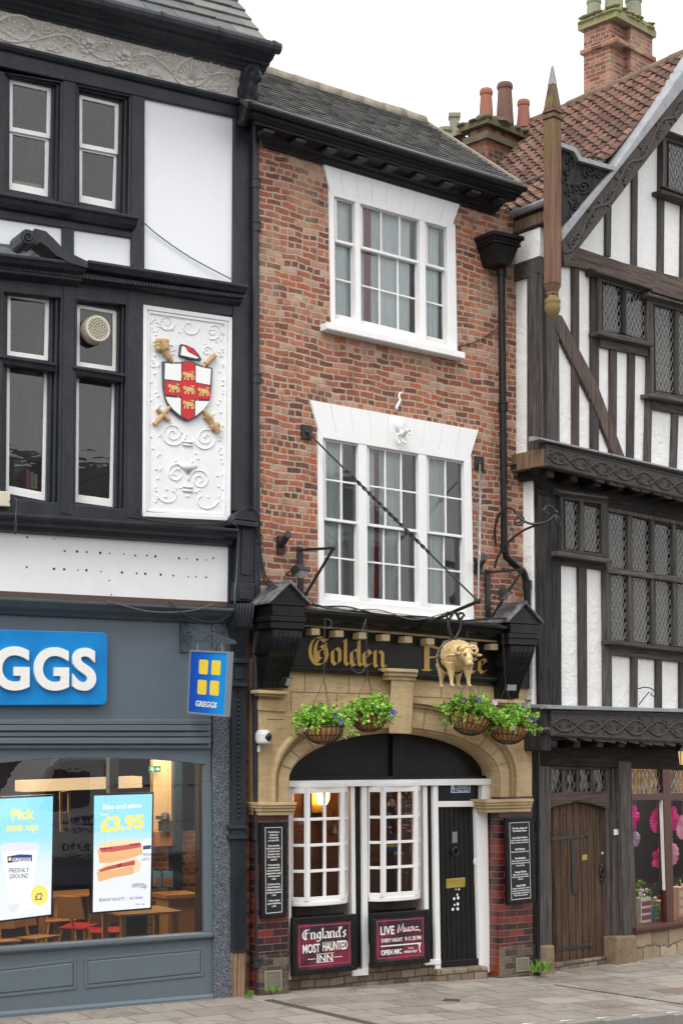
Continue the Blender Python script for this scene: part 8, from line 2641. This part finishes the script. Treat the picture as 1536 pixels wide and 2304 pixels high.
mk(skew(MB().prism([ev + V(0, .1, 0), bk + V(0, .1, 0), bk + V(0, depth, 0), ev + V(0, depth, 0)], V(0, 0, -.06)).prism([bk + V(0, .1, 0), ap + V(0, .1, 0), ap + V(0, depth, 0), bk + V(0, depth, 0)], V(0, 0, -.06))), 'roof_boards', MT['oakdark'], H)
mk(skew(MB().tube([bk + V(0, .3, .08), bk + V(0, depth, .08)], .045, 8)), 'tile_fillet', MT['oakbx'], H)
rs = V(2 * ap.x - ev.x, ap.y, ev.z)
mk(skew(MB().prism([ap + V(0, .1, 0), rs + V(0, .1, 0), rs + V(0, depth, 0), ap + V(0, depth, 0)], V(0, 0, -.06))), 'far_slope', MT['pebble'], H)
m = MB()
for i in range(18):
    a = ap + V(0, i * depth / 18, .02 + rr.uniform(-.012, .012)); b = ap + V(0, (i + .97) * depth / 18, .02 + rr.uniform(-.012, .012))
    m.tube([a, b], .085, 10)
mk(skew(m), 'ridge_tiles', paint('mossy_ridge', (.20, .12, .08, 1), .9, .8, 7, .6, 30, (.07, .065, .04, 1)), H, smooth=True)
# eaves board and gutter on the flank
zev = ev.z
mk(skew(MB().box(ev.x + .0, ev.x + .03, -DB + .1, -DB + 6, zev - .20, zev + .0)), 'eaves_board', MT['oakmoss'], H, bevel=.01)
mk(skew(MB().tube([V(ev.x - .02, -DB + .08, zev + .03), V(ev.x - .02, 4, zev + .03)], .05, 8)), 'gutter', MT['lead'], H)
mk(skew(MB().box(ev.x + .03, us + .2, -DB + .12, -DB + 2, zev - .23, zev - .205)), 'eaves_soffit', MT['oakdark'], H)
# diagonal fillet across the tiles

# chimneys
def on_roof_depth(px, py):
    return None
def stack(px0, px1, pe, ptop, pbot, d, mat, name):
    """square stack: left edge px0, arris pe, right edge px1 seen at depth plane d"""
    a = RP(pe, ptop, d); zt = a.z; zb = RP(pe, pbot, d).z - 1.6
    l = RP(px1, ptop, d).x - a.x
    # left face length
    k = None
    for i in range(1, 400):
        p = RP(px0, ptop, d - i * .01)
        if p.x > a.x: 
            k = i * .01; break
    return a, l, k or .6, zt, zb
Dc = -3.4
c2 = mk(MB(), 'chimney', MT['chim_brick'], H)
def cst(xl, xa, xr, yt, yb, d, grow=0):
    """block with front arris: left edge xl, arris xa, right edge xr pixels (d = plane of the front face)"""
    a = RP(xa, yt, d); r = RP(xr, yt, d)
    best = min((abs(RP(xl, yt, d - i * .02).x - a.x), i * .02) for i in range(200))
    dp = best[1]
    zt = a.z; zb = RP(xa, yb, d).z
    return (a.x - grow, r.x + grow, -d - grow, -d + dp + grow, zb, zt)
x0, x1, y0, y1, z0, z1 = cst(1312, 1372, 1450, 46, 235, Dc)
bpy.data.objects.remove(c2)
mb = MB()
mb.box(x0, x1, y0, y1, z0 - 2.5, z1)
w_ = x1 - x0
ch2 = mk(mb, 'chimney', MT['chim_brick'], H, bevel=.01)
mb = MB().box(x0 + w_ * .42, x1 + .06, y0 - .12, y1 - .3, z0 - 2.5, z1 - .004)
mk(mb, 'chimney_breast', MT['chim_brick'], ch2, bevel=.01)
mb = MB().box(x0 - .05, x1 + .1, y0 - .17, y1 + .05, z1 - .42, z1 - .34)
mk(mb, 'string_course', MT['chim_brick'], ch2, bevel=.01)
rr = random.Random(4)
mb = MB().box(x0 - .07, x1 + .10, y0 - .17, y1 + .07, z1, z1 + .12).box(x0 - .04, x1 + .07, y0 - .14, y1 + .04, z1 + .12, z1 + .21)
for k in range(70):
    e_ = rr.choice((0, 1)); px_ = rr.uniform(x0 - .05, x1 + .08); py_ = y0 - .15 if e_ else rr.uniform(y0 - .15, y1 + .05)
    if not e_: px_ = x0 - .05
    mb.ell(V(px_, py_, z1 + rr.choice((.12, .20, .12))), (rr.uniform(.04, .09), rr.uniform(.04, .09), rr.uniform(.015, .035)), None, 7, 5)
mk(mb, 'mossy_cap', MT['moss'], ch2, smooth=False)
for (fx, fy, r, h) in ((.45, .45, .17, .5), (.9, .3, .15, .42), (.18, .85, .13, .26)):
    mk(MB().lathe(V(lerp(x0, x1, fx), lerp(y0, y1, fy), z1 + .22), [(r, 0), (r * .9, h), (r * 1.02, h + .02), (r * 1.02, h + .06), (r * .8, h + .06)], 16), 'chimney_pot', MT['mosspot'], ch2, smooth=False)
# lower sooty stack with three pots
Dd = -2.6
x0, x1, y0, y1, z0, z1 = cst(1050, 1095, 1200, 282, 360, Dd)
ch1 = mk(MB().box(x0, x1, y0, y1, z0 - 2.5, z1), 'chimney', MT['chim_old'], H, bevel=.015)
mb = MB()
n_b = 10
mb.box(x0 - .05, x1 + .05, y0 - .05, y1 + .05, z1 - .20, z1 - .10).box(x0 - .09, x1 + .09, y0 - .09, y1 + .09, z1, z1 + .10)
for k in range(90):
    t = rr.random()
    mb.ell(V(rr.uniform(x0 - .08, x1 + .08), rr.uniform(y0 - .08, y1 + .08), z1 + .10), (rr.uniform(.06, .14), rr.uniform(.06, .14), rr.uniform(.03, .10)), None, 7, 5)
mk(mb, 'chimney_cap', paint('sooty_cement', (.09, .075, .055, 1), .95, .8, 8, .9, 25, (.14, .15, .05, 1)), ch1)
dcc = Dd - .25
for (px_, yt_, yb_, rp_x, mt) in ((1093, 201, 262, 16, 'terracotta'), (1135, 188, 268, 19, 'sootpot'), (1177, 226, 275, 15, 'terracotta')):
    b = RP(px_, yb_, dcc); t = RP(px_, yt_, dcc); r = (RP(px_ + rp_x, yt_, dcc).x - t.x) * .62
    h = t.z - b.z
    mk(MB().lathe(V(b.x, b.y, b.z - .1), [(r * 1.12, 0), (r * .98, h * .5), (r * .86, h - .0), (r * .98, h + .02), (r * 1.0, h + .06), (r * .86, h + .1), (r * .7, h + .1)], 18), 'chimney_pot', MT[mt], ch1, smooth=False)
ch3x = RP(1047, 330, Dd - .9)
mb = MB().box(ch3x.x - .45, ch3x.x + .25, ch3x.y - .2, ch3x.y + .6, ch3x.z - 2, ch3x.z + .05)
st3 = mk(mb, 'chimney_shoulder', MT['chim_old'], ch1, bevel=.02)
mb = MB().prism([V(ch3x.x - .5, ch3x.y - .25, ch3x.z + .05), V(ch3x.x + .3, ch3x.y - .25, ch3x.z + .38), V(ch3x.x + .3, ch3x.y + .65, ch3x.z + .38), V(ch3x.x - .5, ch3x.y + .65, ch3x.z + .05)], V(0, 0, -.07))
mk(mb, 'mossy_weathering', MT['moss'], ch1)
mk(MB().lathe(V(ch3x.x + .08, ch3x.y + .3, ch3x.z + .2), [(.11, 0), (.10, .32), (.13, .34), (.13, .40)], 4).lathe(V(ch3x.x - .14, ch3x.y + .3, ch3x.z + .05), [(.09, 0), (.09, .2), (.12, .22), (.12, .27)], 10), 'chimney_pot', MT['mosspot'], ch1)

# ================================================================== the other side of the street (seen in the panes)
OP = Frame(4, -6.5, 180 + 31)     # faces the inn
def townhouse(u0, u1, h, mat, label, nwin, nfl, frame='white_paint'):
    t_ = thing('townhouse', label, 'building', OP, (u0, 0, 0), 'houses across the street')
    fl = (h - 3.4) / nfl
    mk(MB().box(u0, u1, 0, 5, 0, h), 'wall', mat, t_)
    mk(MB().box(u0, u1, -.25, 0, h - .35, h), 'cornice', MT['white_paint'], t_)
    mk(MB().box(u0 + .3, u1 - .3, -.06, 0, .6, 2.9), 'shop_glass', plain('dark_shop_glass', (.02, .025, .03, 1), .1), t_)
    for f in range(nfl):
        for k in range(nwin):
            c = lerp(u0, u1, (k + .5) / nwin); z = 3.9 + f * fl
            w = mk(MB().box(c - .55, c + .55, -.05, 0, z, z + fl * .62), 'window', MT[frame], t_)
            mk(MB().box(c - .46, c + .46, -.06, -.051, z + .08, z + fl * .29).box(c - .46, c + .46, -.06, -.051, z + fl * .33, z + fl * .58), 'pane', plain('dark_pane', (.03, .035, .04, 1), .15), w)
    mk(MB().prism([V(u0, -.1, h), V(u0, 2.5, h + 2.2), V(u0, 5, h)], V(u1 - u0, 0, 0)), 'roof', MT['slate'], t_)
VF = Frame(12.28, 9.73, 31 + 180)
bst = paint('pale_stone_front', (.42, .38, .31, 1), .8, .4, 3)
# u runs leftwards for the camera
townhouse(-30, -20, 9.2, MT['chim_brick'], 'red brick house across the street, seen only reflected in the panes', 3, 2)
townhouse(-19.8, -11, 8.6, bst, 'pale stone house across the street, seen only reflected in the panes', 3, 2)
townhouse(-10.8, -3, 9.6, paint('grey_render_front', (.30, .31, .32, 1), .8, .4, 3), 'grey rendered house across the street, seen only reflected in the panes', 3, 2)
townhouse(-2.8, 7, 8.8, MT['chim_brick'], 'brick corner house across the street, seen only reflected in the panes', 3, 2)
townhouse(7.2, 18, 9.0, bst, 'broad stone house across the street, seen only reflected in the panes', 3, 2)

# white van parked over the road: shows only mirrored in the bakery glass
vw = thing('parked_van', 'white lettered van parked across the street, seen only mirrored in the bakery window', 'van', VF, (0, 0, 0))
vp = paint('van_white', (.72, .72, .70, 1), .3, .15, 2, 0)
mb = MB().prism([V(0, 0, .45), V(5.6, 0, .45), V(5.6, 0, 1.25), V(4.7, 0, 1.4), V(4.2, 0, 2.3), V(3.9, 0, 2.55), V(0, 0, 2.55)], V(0, 1.95, 0))
mk(mb, 'body', vp, vw, bevel=.09)
mb = MB()
for x in (1.5, 2.9): mb.box(x, x + .02, -.004, 0, .7, 2.45)
for z in (1.15, 1.9): mb.box(.1, 4.1, -.005, 0, z, z + .02)
mk(mb, 'panel_seams', MT['cable'], vw)
mk(MB().prism([V(3.25, -.006, 1.5), V(4.35, -.006, 1.45), V(4.0, -.006, 2.25), V(3.25, -.006, 2.25)], V(0, .01, 0)), 'cab_window', plain('van_window', (.02, .025, .03, 1), .1), vw)
for x in (.95, 4.6):
    w = mk(MB().lathe(V(x, .22, .36), [(.36, -.22), (.36, .0), (.3, .02)], 24, (0, -1, 0)), 'wheel', MT['cable'], vw)
    mk(MB().lathe(V(x, -.01, .36), [(.24, 0), (.2, .02), (0, .03)], 20, (0, -1, 0)), 'hub_cap', MT['steel'], w)
mb = MB()
def vt(s, x, z, h, wd): text_q(mb, s, [V(x, -.004, z + h), V(x + wd, -.004, z + h), V(x + wd, -.004, z), V(x, -.004, z)], .004, .02)
vt("ower", 3.0, 1.2, .2, .75); vt("SOLUTIONS", 2.9, .98, .11, .9); vt("317 6390", 2.7, .62, .17, 1.15)
mk(mb, 'van_lettering', plain('van_letters', (.02, .025, .05, 1)), vw)
